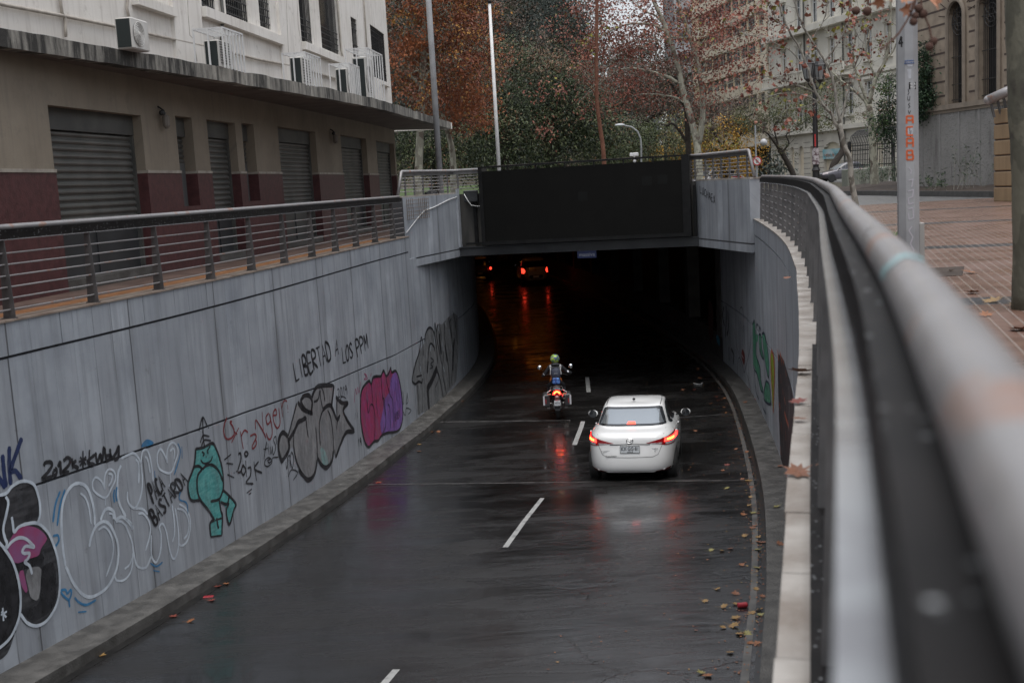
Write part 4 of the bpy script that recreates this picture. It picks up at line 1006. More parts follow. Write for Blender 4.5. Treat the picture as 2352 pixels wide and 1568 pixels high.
for ch,ya,yb in (('A',264,284),('C',289,311),('A',315,338),('B',343,367)):
    p,rt,n=on_pole(2087,yb,0); p2,_,_=on_pole(2087,ya,0); h=p2.z-p.z-.012; wd=.058
    for (a,b,c,d) in LET[ch]:
        A=p+rt*((a-.5)*wd)+Vector((0,0,b*h)); B=p+rt*((c-.5)*wd)+Vector((0,0,d*h)); mb.bar(A,B,.017,.003,up=n)
mb.build('painted_letters',M_or,pole)
mb=MB(); p,rt,n=on_pole(2080,107,-1); p2,_,_=on_pole(2066,83,-1); h=p2.z-p.z
for a,b,c,d in ((.55,1,0,.35),(0,.35,.9,.4),(.6,.9,.6,0)): mb.bar(p+rt*((a-.5)*.05)+Vector((0,0,b*h)),p+rt*((c-.5)*.05)+Vector((0,0,d*h)),.014,.002,up=n)
put_text(mb,'SUSI',.05,p+Vector((0,0,-2)),rt,(0,0,1)) if 0 else None
mb.build('painted_number',M_blk,pole)
mb=MB(); 
for x,y,w_,h_,m_ in ((2089,146,.075,.06,0),(2087,170,.04,.09,0),(2086,300,.06,.09,0)):
    p,rt,n=on_pole(x,y,0); mb.add([p+rt*(i*w_/2*k1)+Vector((0,0,j*h_/2)) for i,j,k1 in ((-1,-1,.3),(1,-1,.8),(1,1,1),(-1,1,1))],[(0,1,2,3)],0)
mb.build('poster_scraps',M_pp,pole)
mb=MB(); p,rt,n=on_pole(2090,142,0); put_text(mb,'ANTONIO',.018,p+n*.002+Vector((0,0,.008)),rt,(0,0,1)); put_text(mb,'MUDANZAS',.017,p+n*.002-Vector((0,0,.014)),rt,(0,0,1)); mb.build('poster_print',mat('ink_blue',(.05,.12,.33),rough=.6),pole)
mb=MB(); p,rt,n=on_pole(2096,197,.42); p-=n*.004; mb.add([p+rt*(i*.036)+Vector((0,0,j*.034)) for i,j in ((-1,-1),(1,-1),(1,1),(-1,1))],[(0,1,2,3)]); mb.build('black_sticker',M_black,pole)
mb=MB(); put_text(mb,'TECK',.024,p+n*.003+Vector((0,0,.013)),rt,(0,0,1)); put_text(mb,'YOU',.024,p+n*.003-Vector((0,0,.014)),rt,(0,0,1)); mb.build('sticker_print',M_white,pole)
mb=MB()                                                   # scratched pale and dark scrawls down the facet
def scr(pts,w_,mbx,face=0,x0=0):
    for (xa,ya),(xb,yb) in zip(pts,pts[1:]):
        a,rt,n=on_pole(xa,ya,face); b,_,_=on_pole(xb,yb,face); a=a+rt*xa*0; mbx.bar(Vector(a)+rt*(xa-2087)*.0042,Vector(b)+rt*(xb-2087)*.0042,w_,.002,up=n)
for L in ([(2084,385),(2090,392),(2088,400)],[(2083,415),(2093,412),(2090,430)],[(2082,440),(2094,436),(2092,452),(2082,456),(2084,470),(2094,466)],[(2082,480),(2092,478),(2094,500),(2084,505),(2082,490)],[(2090,520),(2083,530),(2092,545),(2086,560),(2094,575),(2090,590),(2083,575)]): scr(L,.010,mb)
mb.build('pale_scrawl',mat('pale_violet',(.42,.40,.44),rough=.6),pole)
mb=MB()
for L in ([(2084,205),(2086,214),(2083,219)],[(2083,222),(2083,230),(2087,231),(2088,221)],[(2088,237),(2084,240),(2088,245),(2084,249)],[(2084,254),(2086,262),(2089,255)],[(2087,290),(2087,310)],[(2090,300),(2088,318)]): scr(L,.005,mb)
mb.build('dark_scrawl',M_blk,pole)
def plain_pole(name,label,px,py_top,py_bot,Y,r,m,ztop=None,rr=None):
    a=atY(px,py_bot,Y); t=atY(px,py_top,Y); x=a.x; zt=ztop or t.z
    o=thing(name,label,'pole',(x,Y,0)); mb=MB(); mb.lathe((x,Y,-.03),[(r*1.0,0),(rr or r*.8,zt)],12); mb.build('shaft',m,o,smooth=True)
    mb=MB(); mb.lathe((x,Y,-.03),[(r*2,0),(r*2,.05),(r*1.1,.08)],12); mb.build('base',m,o); return o,x,zt
po,_,_=plain_pole('street_pole','tall grey street pole rising behind the left parapet','x' and 1010,0,400,38,.11,M_polem,ztop=11) if 0 else plain_pole('street_pole','tall grey street pole rising behind the left parapet',1010,0,400,38,.105,M_polem,ztop=11)
po,_,_=plain_pole('flag_pole','slim white pole with a small dark cap left of the screen',1145,6,370,42,.075,M_white,rr=.052)
mb=MB(); a=atY(1145,370,42); z=atY(1127,5,42).z; mb.lathe((a.x,42,z-.05),[(.07,0),(.08,.08),(.0,.12)],10); mb.build('cap',M_black,po)
# ornate lantern posts
M_lglass=mat('lantern_glass',(.22,.23,.23),rough=.3)
def lantern(t,c,s):
    mb=MB(); n=6
    mb.lathe(c+Vector((0,0,.50*s)),[(.24*s,0),(.20*s,.04*s),(.12*s,.17*s),(.05*s,.22*s),(.03*s,.27*s),(0,.31*s)],n)
    mb.lathe(c,[(.04*s,-.10*s),(.09*s,-.05*s),(.13*s,0)],n)
    for k in range(n):
        a=2*PI*k/n; mb.bar(c+Vector((.13*s*math.cos(a),.13*s*math.sin(a),0)),c+Vector((.225*s*math.cos(a),.225*s*math.sin(a),.50*s)),.02*s,.02*s)
    l=mb.build('lantern',M_iron,t); mb=MB(); mb.lathe(c,[(.12*s,.01),(.21*s,.49*s)],n); mb.build('lantern_glass',M_lglass,l)
def lamppost(name,label,px,py,Y,ztop,s=1.0,m=None,arm=.42,rot=0):
    b=atY(px,py,Y); x=b.x; t=thing(name,label,'street lamp',(x,Y,0)); m=m or M_iron
    mb=MB(); mb.lathe((x,Y,-.03),[(.20*s,0),(.20*s,.5*s),(.13*s,.62*s),(.12*s,1.3*s),(.15*s,1.34*s),(.10*s,1.45*s),(.075*s,ztop-.9*s),(.10*s,ztop-.86*s),(.05*s,ztop-.7*s),(.04*s,ztop-.1*s)],14); mb.build('post',m,t,smooth=False)
    mb=MB()
    for sg in (-1,1):
        dx=math.cos(rot)*sg*arm; dy=math.sin(rot)*sg*arm
        mb.tube([(x,Y,ztop-.75*s),(x+dx*.5,Y+dy*.5,ztop-.90*s),(x+dx,Y+dy,ztop-.78*s),(x+dx,Y+dy,ztop-.66*s)],.025*s,6)
    mb.build('bracket_arms',m,t,smooth=True)
    for sg in (-1,1): lantern(t,Vector((x+math.cos(rot)*sg*arm,Y+math.sin(rot)*sg*arm,ztop-.6*s)),s)
    return t,x
z_=atY(1868,142,34).z
lp,lx=lamppost('lantern_post','black cast iron street lamp with two lanterns behind the curving rail',1873,330,34,z_,.85,rot=.9)
mb=MB(); mb.lathe((lx,34,1.28),[(.108,0),(.106,.48)],14); mb.build('poster',mat('torn_poster',(.45,.43,.44),(.12,.08,.09),scale=14,rough=.7,lo=.45,hi=.6),lp)
mb=MB(); mb.box((lx-.03,33.915,1.98),(.035,.03,.36)); mb.build('red_scrawl',mat('red_spray',(.45,.03,.03),rough=.5),lp)
lamppost('lantern_post','smaller twin lantern lamp post among the trees behind the screen',1529,350,78,atY(1529,278,78).z,1.3,m=M_iron,arm=.55)
# curved arm street light behind the screen
Y=58; pts=[(1473,372),(1473,340),(1471,318),(1464,302),(1450,292),(1430,288)]
sl_=thing('street_light','slim street light with a curved arm and a pale head above the screen','street light',(atY(1473,372,Y).x,Y,0))
mb=MB(); PP=[Vector((atY(1473,372,Y).x,Y,-.03))]+[atY(x,y,Y) for x,y in pts]; mb.tube(PP,.045,8); mb.build('arm',M_polem,sl_,smooth=True)
mb=MB(); a=atY(1432,289,Y); b=atY(1415,286,Y); mb.ball((a+b)/2,.26,12,sc=(1,.45,.28)); mb.build('lamp_head',mat('lamp_head_grey',(.55,.57,.6),rough=.35),sl_,smooth=True)
Y=70; ng=thing('street_light','street light pole with a round globe on a short arm by the beige building','street light',(atY(1737,380,Y).x,Y,0))
x=atY(1737,380,Y).x; zt=atY(1735,288,Y).z; g=atY(1754,327,Y); mb=MB(); mb.tube([(x,Y,-.03),(x,Y,zt)],.05,8); mb.bar((x,Y,g.z),(g.x,Y,g.z),.05,.05); mb.build('pole',M_polem,ng)
mb=MB(); mb.ball(g,.22,14); mb.build('globe',mat('globe_grey',(.45,.45,.46),rough=.25),ng,smooth=True)
sx=thing('traffic_sign','round red and white no parking sign with a barred letter E','sign',(x,Y-.1,0)); q=atY(1739,370,Y-.1)
mb=MB(); mb.lathe(q,[(.27,.02),(.27,-.02)],24,axis='Y'); mb.build('sign_disc',mat('sign_white',(.6,.6,.58),rough=.4),sx)
mb=MB(); vs=[]; 
for k in range(33):
    a=2*PI*k/32
    for r in (.27,.21): vs.append(q+Vector((r*math.cos(a),-.024,r*math.sin(a))))
mb.add(vs,[(2*k,2*k+1,2*k+3,2*k+2) for k in range(32)]); mb.bar(q+Vector((-.16,-.03,.16)),q+Vector((.16,-.03,-.16)),.004,.045,up=(1,0,1)); mb.build('red_ring',mat('sign_red',(.40,.02,.03),rough=.4),sx)
mb=MB(); put_text(mb,'E',.34,q+Vector((0,-.026,0)),(1,0,0),(0,0,1)); mb.build('letter',M_blk,sx)
mb=MB(); mb.tube([(q.x,Y-.05,-.03),(q.x,Y-.05,q.z+.2)],.03,8); mb.build('sign_post',M_polem,sx)
# dark slim post beside the trees
plain_pole('traffic_post','slim dark post between the twin lantern and the pale tree trunk',1710/1710*1529+22,303,372,74,.05,M_black)

# ================================================================= buildings across the street
M_beige=mat('beige_render',(.60,.47,.31),(.68,.55,.38),scale=.5,rough=.85); M_pale=mat('pale_render',(.55,.52,.45),(.66,.63,.56),scale=.6,rough=.85,bump=.2); M_creamb=mat('cream_band',(.66,.57,.43),(.72,.65,.52),scale=.7,rough=.85)
M_wwin=mat('window_glass',(.05,.055,.06),(.16,.17,.175),scale=.35,rough=.25)
def facadeline(pa,Ya,pb,Yb,side):
    a=atY(pa,390,Ya); b=atY(pb,385,Yb); return Curve2([(b.x,b.y),(a.x,a.y)] if side<0 else [(a.x,a.y),(b.x,b.y)],side,step=2,smooth=False)
# classical building (near part), faces the camera side (left); plan runs from near right to far left
CB=facadeline(1772,131,2068,106,-1)
cb=thing('classical_building','pale three storey classical building with arched openings and balustraded balcony','building',CB.pt(CB.L/2,0,-2))
def H2(cv,x,y): r=cv.hit(x,y); return r
zc1=H2(CB,1860,306)[1]; zc2=H2(CB,1860,170)[1]
print('classical',CB.L,zc1,zc2,[H2(CB,x,y) for x,y in ((1873,420),(1772,300),(1950,380))])
arch=[]
def cb_open(xa,ya,xb,yb,ztop,name,arc=True,z0=-.05):
    a=H2(CB,xa,ya)[0]; b=H2(CB,xb,yb)[0]; arch.append((min(a,b),max(a,b),z0,ztop,name))
arch=[]
for xa,xb,yt,nm in ((1798,1806,343,'win'),(1816,1825,338,'win'),(1835,1847,336,'door'),(1862,1868,335,'win'),(1893,1932,326,'shop'),(1950,1958,326,'win'),(2006,2028,315,'win')):
    zt=H2(CB,(xa+xb)/2,yt)[1]; cb_open(xa,390,xb,390,zt,nm)
arch.sort()
mb=MB(); solid(mb,CB,(0,CB.L),-.05,zc1,0,-.5,[(a,b,c,d,'w') for a,b,c,d,n in arch]); mb.build('ground_floor_wall',mat('rusticated_render',(.48,.45,.39),(.58,.545,.47),scale=.8,rough=.85,bump=.2),cb)
mb=MB(); z=.5
while z<zc1-.5:
    s=0
    for a,b,c,d,n in arch+[(CB.L,CB.L,0,0,'')]:
        if a-s>.1: cbox(mb,CB,s,a,z,z+.05,.01,-.02,step=50)
        s=b
    z+=.55
mb.build('groove_lines',mat('groove_grey',(.13,.12,.105),rough=.9),cb)
for a,b,c,d,n in arch:
    mb=MB(); cbox(mb,CB,a,b,-.05,d,-.35,-.45,step=50); 
    w_=mb.build('shop_shutter' if n=='shop' else ('door' if n=='door' else 'window'),M_shut if n=='shop' else M_dark,cb)
    # arched head filler
    r=(b-a)/2; mb=MB(); K=8
    for k in range(K):
        t0=a+(b-a)*k/K; t1=a+(b-a)*(k+1)/K; tm=(t0+t1)/2; hh=min(r,.9 if n=='shop' else r); zz=d-hh+hh*math.sqrt(max(0,1-((tm-a-r)/r)**2)); cbox(mb,CB,t0,t1,zz,d+.02,.002,-.4,step=50)
    mb.build('arch_head',MATS['rusticated_render'],w_)
    if n=='shop':
        mb=MB(); 
        for k in range(18): cbox(mb,CB,a,b,.1+k*(d-1.6)/18,.1+k*(d-1.6)/18+.04,-.33,-.36,step=50)
        mb.build('slats',M_shutbox,w_)
        zs_=d-1.15; mb=MB(); cbox(mb,CB,a-.1,b+.1,zs_-.55,zs_+.45,.08,-.1,step=50); ob=mb.build('shop_sign',mat('sign_teal',(.16,.42,.47),(.45,.55,.56),scale=1,rough=.5),cb)
        D=-CB.at(a)[1].to_3d(); cols=[(.5,.05,.04),(.08,.35,.12),(.55,.35,.04),(.1,.15,.5)]
        words='la gelateria del barrio'; Ltot=(b-a)*.92; p=CB.pt(b,zs_-.18,.1)+D*(b-a)*.04 if 0 else CB.pt((a+b)/2,zs_-.15,.10)
        mb=MB(); put_text(mb,words,.62,p,D,(0,0,1),sx=.62*(b-a)/3.6); mb.build('lettering',mat('sign_ink',(.40,.12,.05),(.05,.25,.30),scale=2.2,rough=.5,lo=.45,hi=.55),ob)
# cornices and upper floors
mb=MB(); cbox(mb,CB,0,CB.L,zc1,zc1+.45,.45,-.3,step=50); cbox(mb,CB,0,CB.L,zc1+.45,zc1+.75,.15,-.3,step=50); cbox(mb,CB,0,CB.L,zc1+4.9,zc1+5.2,.25,-.3,step=50); cbox(mb,CB,0,CB.L,zc2+4.2,zc2+4.8,.9,-.3,step=50); mb.build('cornice',M_pale,cb)
upw=[]
for fl in range(3):
    z0=zc1+1.4+fl*4.9; s=1.2
    while s<CB.L-1.5: upw.append((s,s+1.25,z0,z0+2.9,'w')); s+=3.4
mb=MB(); 
for fl in range(3): solid(mb,CB,(0,CB.L),zc1+.7+fl*4.9,zc1+.7+(fl+1)*4.9,0,-.5,[u for u in upw if abs(u[2]-(zc1+1.4+fl*4.9))<.1])
mb.build('upper_wall',M_pale,cb)
for a,b,c,d,n in upw:
    mb=MB(); cbox(mb,CB,a,b,c,d,-.3,-.35,step=50); w_=mb.build('window',M_wwin,cb)
    mb=MB()
    for s0,s1,z0,z1 in ((a,a+.12,c,d),(b-.12,b,c,d),((a+b)/2-.05,(a+b)/2+.05,c,d),(a,b,c+(d-c)*.7,c+(d-c)*.7+.1),(a,b,d-.1,d)): cbox(mb,CB,s0,s1,z0,z1,-.25,-.3,step=50)
    mb.build('frame',M_white,w_)
    mb=MB(); cbox(mb,CB,a-.2,b+.2,d+.15,d+.4,.2,-.1,step=50); cbox(mb,CB,a-.2,b+.2,c-.2,c,.25,-.1,step=50); mb.build('sill',M_pale,w_)
# balcony with balusters on the upper cornice
zb=zc1+5.2; mb=MB(); cbox(mb,CB,CB.L*.30,CB.L*.98,zb,zb+.25,1.3,-.1,step=50); bal=mb.build('balcony',M_pale,cb)
mb=MB(); cbox(mb,CB,CB.L*.30,CB.L*.98,zb+1.1,zb+1.28,1.3,1.1,step=50); s=CB.L*.30
while s<CB.L*.98: p=CB.pt(s,0,1.2); mb.box((p.x,p.y,zb+.68),(.14,.14,.86)); s+=.42
mb.build('balustrade',M_pale,bal)
mb=MB(); mb.tube([CB.pt(H2(CB,1943,300)[0],-.05,.2),CB.pt(H2(CB,1943,300)[0],zc1+14,.2)],.09,8); mb.tube([CB.pt(H2(CB,1855,300)[0],zc1+.5,.2),CB.pt(H2(CB,1855,300)[0],zc1+14,.2)],.09,8); mb.build('downpipe',M_shutbox,cb)
a=CB.pt(0,0,-.3); b=CB.pt(CB.L,0,-.3); mb=MB(); vs=[(a.x,a.y,-.05),(b.x,b.y,-.05),(b.x+18,b.y+4,-.05),(a.x+18,a.y+4,-.05)]; zt=zc2+4.2; vs+=[(x,y,zt) for x,y,z in vs]; mb.add(vs,[(4,5,6,7),(0,1,5,4)[::-1],(1,2,6,5),(2,3,7,6),(3,0,4,7)]); mb.build('rear_walls',M_creamb,cb)
# beige apartment block beyond it
BB=facadeline(1600,160,1772,131.5,1) if 0 else facadeline(1600,160,1771,131.2,-1)
bb=thing('apartment_building','beige apartment block with long window bands behind the autumn trees','building',BB.pt(BB.L/2,0,-2))
fh=H2(BB,1705,60)[1]-H2(BB,1705,117)[1]; print('BB',BB.L,'floor',fh, H2(BB,1772,390))
bw=[]; zt=H2(BB,1640,40)[1]
fh=3.0
for fl in range(0,9):
    z0=4.6+fl*fh+.9
    bw.append((.9,3.0,z0,z0+1.45,'w')); s=4.2
    while s<BB.L-3: bw.append((s,s+2.5,z0,z0+1.45,'w')); s+=2.75
mb=MB(); ZT=4.6+9*fh+1.2
for fl in range(9):
    z0=4.6+fl*fh; solid(mb,BB,(0,BB.L),z0+.85,z0+2.40,-.02,-.5,[u for u in bw if abs(u[2]-z0-.9)<.1])
mb.build('window_wall',M_beige,bb)
mb=MB()
for fl in range(10): z0=4.6+fl*fh-.6; cbox(mb,BB,0,BB.L,z0,z0+1.47,.12,-.5,step=50)
cbox(mb,BB,0,.8,3.8,ZT,.2,-.5,step=50); cbox(mb,BB,3.2,3.6,3.8,ZT,.16,-.5,step=50); mb.build('spandrel_bands',M_creamb,bb)
for a,b,c,d,n in bw:
    mb=MB(); cbox(mb,BB,a+.05,b-.05,c+.02,d-.02,-.2,-.25,step=50); w_=mb.build('window',M_wwin,bb)
    mb=MB(); 
    for s0,s1,z0,z1 in ((a,a+.07,c,d),(b-.07,b,c,d),((a+b)/2-.04,(a+b)/2+.04,c,d),(a,b,c,c+.07),(a,b,d-.07,d)): cbox(mb,BB,s0,s1,z0,z1,-.15,-.2,step=50)
    mb.build('frame',mat('window_frame_grey',(.42,.42,.40),rough=.6),w_)
mb=MB(); cbox(mb,BB,0,BB.L,-.05,3.9,-2.0,-2.4,step=50); cbox(mb,BB,0,.9,-.05,4,.1,-2,step=50); cbox(mb,BB,9,9.8,-.05,4,.1,-2,step=50); mb.build('dark_arcade',M_dark,bb)
a=BB.pt(0,0,-.45); b=BB.pt(BB.L,0,-.45); mb=MB(); vs=[(a.x,a.y,3.8),(b.x,b.y,3.8),(b.x+18,b.y+4,3.8),(a.x+18,a.y+4,3.8)]; vs+=[(x,y,ZT) for x,y,z in vs]; mb.add(vs,[(3,2,1,0),(4,5,6,7),(0,3,7,4),(1,2,6,5),(2,3,7,6)]); mb.build('rear_walls',M_beige,bb)
bx=thing('tower_block','pale grey modern block with green roof edge seen through the branches','building',(18,190,0))
q=atY(1565,150,185); mb=MB(); mb.box((q.x+6,190,16),(14,12,32)); mb.build('wall',mat('grey_block',(.33,.34,.35),(.40,.41,.42),scale=.4,rough=.8),bx)
for fl in range(9):
    for k in range(4):
        mb=MB(); mb.box((q.x+.5+k*3.4,183.95,3+fl*3.3),(2.2,.2,1.5)); mb.build('window',M_wwin,bx)
mb=MB(); mb.box((q.x+6,190,32.3),(15.5,13.5,.5)); mb.build('roof',mat('green_roof',(.03,.10,.09),rough=.6),bx)
# street kerb with yellow paint, concrete planter block, garden fence
ky=onz(1900,416); mb=MB()
for x0 in range(0,1):
    mb.bar((onz(1720,424).x,onz(1720,424).y,.05),(onz(1960,407).x+6,onz(1960,407).y,.05),.35,.2)
mb.build('street_kerb',mat('yellow_kerb',(.42,.26,.04),(.16,.13,.09),scale=1.2,rough=.7,lo=.5,hi=.6),kind='structure')
q=onz(1946,434); q2=onz(1993,436); cbk=thing('concrete_block','pale green concrete block on the pavement behind the thin tree','block',(q.x+.9,q.y+.5,0)); hb_=atY(1946,388,q.y).z
mb=MB(); mb.box((q.x+.62,q.y+.5,hb_/2-.02),(1.22,1.0,hb_),bev=.04); mb.box((q.x+1.75,q.y+.9,hb_/2-.02),(1.0,1.0,hb_+.02),bev=.04); mb.build('block_body',mat('greenish_concrete',(.17,.18,.15),(.22,.225,.19),scale=2,rough=.8),cbk)
Yf=q.y+4; fa=atY(1951,376,Yf); fb=atY(2052,372,Yf-2.5); fe=thing('iron_fence','black iron fence with a curved overhanging top beside the oleander','fence',((fa.x+fb.x)/2,Yf-1,0))
mb=MB(); n=26; z0=hb_+.0; zt=atY(1951,332,Yf).z; top=atY(1990,297,Yf).z
for k in range(n+1):
    t=k/n; x=fa.x+(fb.x-fa.x)*t; y=fa.y+(fb.y-fa.y)*t
    mb.tube([(x,y,z0),(x,y,zt),(x+.12,y-.0,zt+(top-zt)*.55),(x+.45,y,zt+(top-zt)*.9),(x+.95,y,top)],.022,5)
for z in (z0+.15,zt-.1,zt-.35): mb.bar((fa.x,fa.y,z),(fb.x,fb.y,z),.05,.05)
mb.bar((fa.x+.95,fa.y,top),(fb.x+.95,fb.y,top),.05,.05)
mb.build('bars',M_iron,fe)
mb=MB(); 
for t in (0,.5,1): x=fa.x+(fb.x-fa.x)*t; y=fa.y+(fb.y-fa.y)*t; mb.box((x,y,zt/2+.1),(.14,.14,zt+.1))
mb.build('posts',M_iron,fe)

# ================================================================= vehicles
M_tyre=mat('tyre_rubber',(.012,.012,.012),(.02,.02,.02),scale=8,rough=.7); M_rim=mat('alloy_rim',(.35,.35,.36),rough=.3,metal=.8)
M_chrome=mat('chrome',(.6,.6,.6),rough=.12,metal=1); M_redl=mat('red_lens',(.30,.008,.012),rough=.12,spec=.8,coat=.5); M_redd=mat('dark_red_lens',(.12,.004,.006),rough=.2,coat=.4)
M_lit=mat('lit_brake_lens',(.9,.1,.03),rough=.3,emit=(1,.025,.02),es=5); M_litf=mat('lit_far_lens',(.5,.05,.02),rough=.3,emit=(1,.05,.025),es=1.6); M_core=mat('lit_brake_core',(1,.4,.05),rough=.3,emit=(1,.33,.03),es=6)
M_clear=mat('clear_lens',(.30,.24,.25),(.55,.5,.5),scale=30,rough=.15,lo=.4,hi=.6); M_plate=mat('plate_white',(.70,.73,.75),rough=.5); M_plk=mat('plate_ink',(.03,.03,.035),rough=.5)
M_rwin=mat('rear_glass',(.40,.43,.45),rough=.07,metal=.75); M_seam=mat('panel_gap',(.02,.02,.02),rough=.7)  # rear pane's pale metallic tone stands in for reflected sky
def sgn(x): return -1 if x<0 else 1
def car_body(loops, N=56):
    # loops: (x_rear,x_front,half_width,z_rear,z_front,exponent,arch) stacked from sill to roof
    vs=[];fs=[]
    for (xr,xf,hw,zr,zf,n,arch) in loops:
        xc=(xr+xf)/2; L=(xf-xr)/2
        for k in range(N):
            a=2*PI*(k+.5)/N; ca,sa=math.cos(a),math.sin(a)
            x=xc+L*sgn(ca)*abs(ca)**(2/n); y=hw*sgn(sa)*abs(sa)**(2/n); t=(x-xr)/(xf-xr)
            vs.append(Vector((x,y,zr+(zf-zr)*t+arch*4*t*(1-t))))
    m=len(loops)
    for i in range(m-1):
        for k in range(N): fs.append((i*N+k,i*N+(k+1)%N,(i+1)*N+(k+1)%N,(i+1)*N+k))
    fs.append(tuple(range(N-1,-1,-1))); 
    # roof cap as quad strips
    b=(m-1)*N; h=N//2
    for k in range(h-1): 
        a0=b+k; a1=b+k+1; c0=b+N-1-k; c1=b+N-2-k
        fs.append((a0,a1,c1,c0))
    return vs,fs
def bvh_of(vs,fs):
    me=bpy.data.meshes.new('tmp'); me.from_pydata([tuple(v) for v in vs],[],fs); o=bpy.data.objects.new('tmp',me); C.objects.link(o)
    md=o.modifiers.new('s','SUBSURF'); md.levels=2; md.render_levels=2
    dg=bpy.context.evaluated_depsgraph_get(); ev=o.evaluated_get(dg); m2=bpy.data.meshes.new_from_object(ev)
    V=[v.co.copy() for v in m2.vertices]; F=[tuple(p.vertices) for p in m2.polygons]
    bpy.data.objects.remove(o); bpy.data.meshes.remove(me); bpy.data.meshes.remove(m2)
    return V,F,BVHTree.FromPolygons(V,F)
def decal(mb,bvh,poly,view,off,du=.03,dv=.03,mi=0,mirror=False):
    V,F=scan(poly,du,dv); out=[];ok=[]
    for (u,v) in V:
        if view=='rear': o=Vector((-3,u,v)); d=Vector((1,0,0))
        elif view=='front': o=Vector((9,u,v)); d=Vector((-1,0,0))
        elif view=='left': o=Vector((u,4,v)); d=Vector((0,-1,0))
        elif view=='right': o=Vector((u,-4,v)); d=Vector((0,1,0))
        else: o=Vector((u,v,5)); d=Vector((0,0,-1))
        h=bvh.ray_cast(o,d)
        if h[0] is None: out.append(o+d*4); ok.append(False); continue
        nn=h[1]
        if nn.dot(d)>0: nn=-nn
        out.append(h[0]+nn*off); ok.append(True)
    mb.add(out,[f for f in F if all(ok[i] for i in f)],mi)
def decal_line(mb,bvh,pts,view,w,off=.003,mi=0,sub=.05):
    for (a,b) in zip(pts,pts[1:]):
        a=Vector(a);b=Vector(b);n=max(1,int((b-a).length/sub)); prev=None
        for k in range(n+1):
            p=a.lerp(b,k/n)
            if view=='rear': o=Vector((-3,p.x,p.y)); d=Vector((1,0,0))
            elif view in('left','right'): s=1 if view=='left' else -1; o=Vector((p.x,4*s,p.y)); d=Vector((0,-s,0))
            else: o=Vector((p.x,p.y,5)); d=Vector((0,0,-1))
            h=bvh.ray_cast(o,d)
            if h[0] is None: prev=None; continue
            nn=h[1]; nn=-nn if nn.dot(d)>0 else nn; q=h[0]+nn*off
            if prev is not None and (q-prev).length<.4: 
                if (q-prev).length>1e-4: mb.bar(prev,q,w,.002,mi,up=nn)
            prev=q
def wheel(root,x,y,r,w=.2,hub=M_rim):
    sg=1 if y>0 else -1; mb=MB(); mb.lathe((x,y,r),[(r*.62,-w/2),(r*.93,-w/2),(r,-w/2+.03),(r,w/2-.03),(r*.93,w/2),(r*.62,w/2)],28,axis='Y'); t=mb.build('wheel',M_tyre,root,local=True,smooth=False); autosmooth(t,35)
    mb=MB(); mb.lathe((x,y+sg*w*.42,r),[(r*.62,0),(r*.60,-.03*sg)],28,axis='Y'); mb.lathe((x,y+sg*w*.44,r),[(r*.14,0),(0,.01*sg)],14,axis='Y')
    for k in range(7):
        a=2*PI*k/7; mb.bar((x+r*.1*math.cos(a),y+sg*w*.43,r+r*.1*math.sin(a)),(x+r*.62*math.cos(a),y+sg*w*.43,r+r*.62*math.sin(a)),.02,.05,up=(0,1,0)) if 0 else mb.bar((x+r*.1*math.cos(a),y+sg*w*.43,r+r*.1*math.sin(a)),(x+r*.62*math.cos(a),y+sg*w*.43,r+r*.62*math.sin(a)),.05,.02,up=(0,1,0))
    mb.build('rim',hub,t,local=True)
    return t
def place_vehicle(t, p, heading):
    s=(roadz(p.y+2)-roadz(p.y-.5))/2.5; t.location=(p.x,p.y,p.z); t.rotation_euler=(0,-math.atan(s),heading)
def mirror_part(t,x,y,z,col,s=1.0):
    sg=1 if y>0 else -1; s*=.84
    mb=MB(); mb.ball((x,y,z),.12*s,12,sc=(.55,1.0,.72)); m=mb.build('mirror',col,t,local=True,smooth=True)
    mb=MB(); mb.lathe((x-.062*s,y,z+.0),[(.095*s,0),(0,-.004)],16,axis='X'); mb.build('mirror_glass',M_glass,m,local=True)
    mb=MB(); mb.bar((x+.01,y-sg*.08,z-.03),(x+.03,y-sg*.2,z-.05),.05,.03); mb.build('mirror_arm',M_black,m,local=True)

# ---- white sedan
M_wpaint=mat('white_car_paint',(.82,.82,.81),rough=.22,coat=.8,spec=.5)
lo=[(.16,4.22,.80,.24,.20,4.4,0),(.07,4.33,.835,.26,.22,4.6,0),(.03,4.38,.845,.32,.30,4.8,0),(.02,4.40,.855,.44,.42,5,0),(.03,4.40,.862,.60,.58,5,0),
    (.055,4.37,.864,.74,.70,5,0),(.06,4.33,.858,.84,.78,4.8,0),(.07,4.28,.84,.905,.83,4.7,.05),(.10,4.2,.80,.95,.86,4.5,.06),
    (.17,4.0,.765,.985,.90,4.3,.06),(.46,3.60,.735,1.025,.97,4.2,.04),(.56,3.35,.715,1.05,1.00,4.2,.04),
    (.80,3.05,.670,1.19,1.16,4.4,.04),(1.03,2.82,.625,1.31,1.32,4.4,.04),(1.18,2.68,.585,1.375,1.40,4.2,.04),(1.32,2.55,.51,1.405,1.435,3.8,.035),(1.55,2.3,.30,1.425,1.45,3.2,.03)]
car=thing('sedan_car','shiny white four door sedan seen from behind with lit brake lights','car')
vs,fs=car_body(lo); SV,SF,sbvh=bvh_of(vs,fs)
mb=MB(); mb.add(SV,SF); body=mb.build('body',M_wpaint,car,local=True,smooth=True)
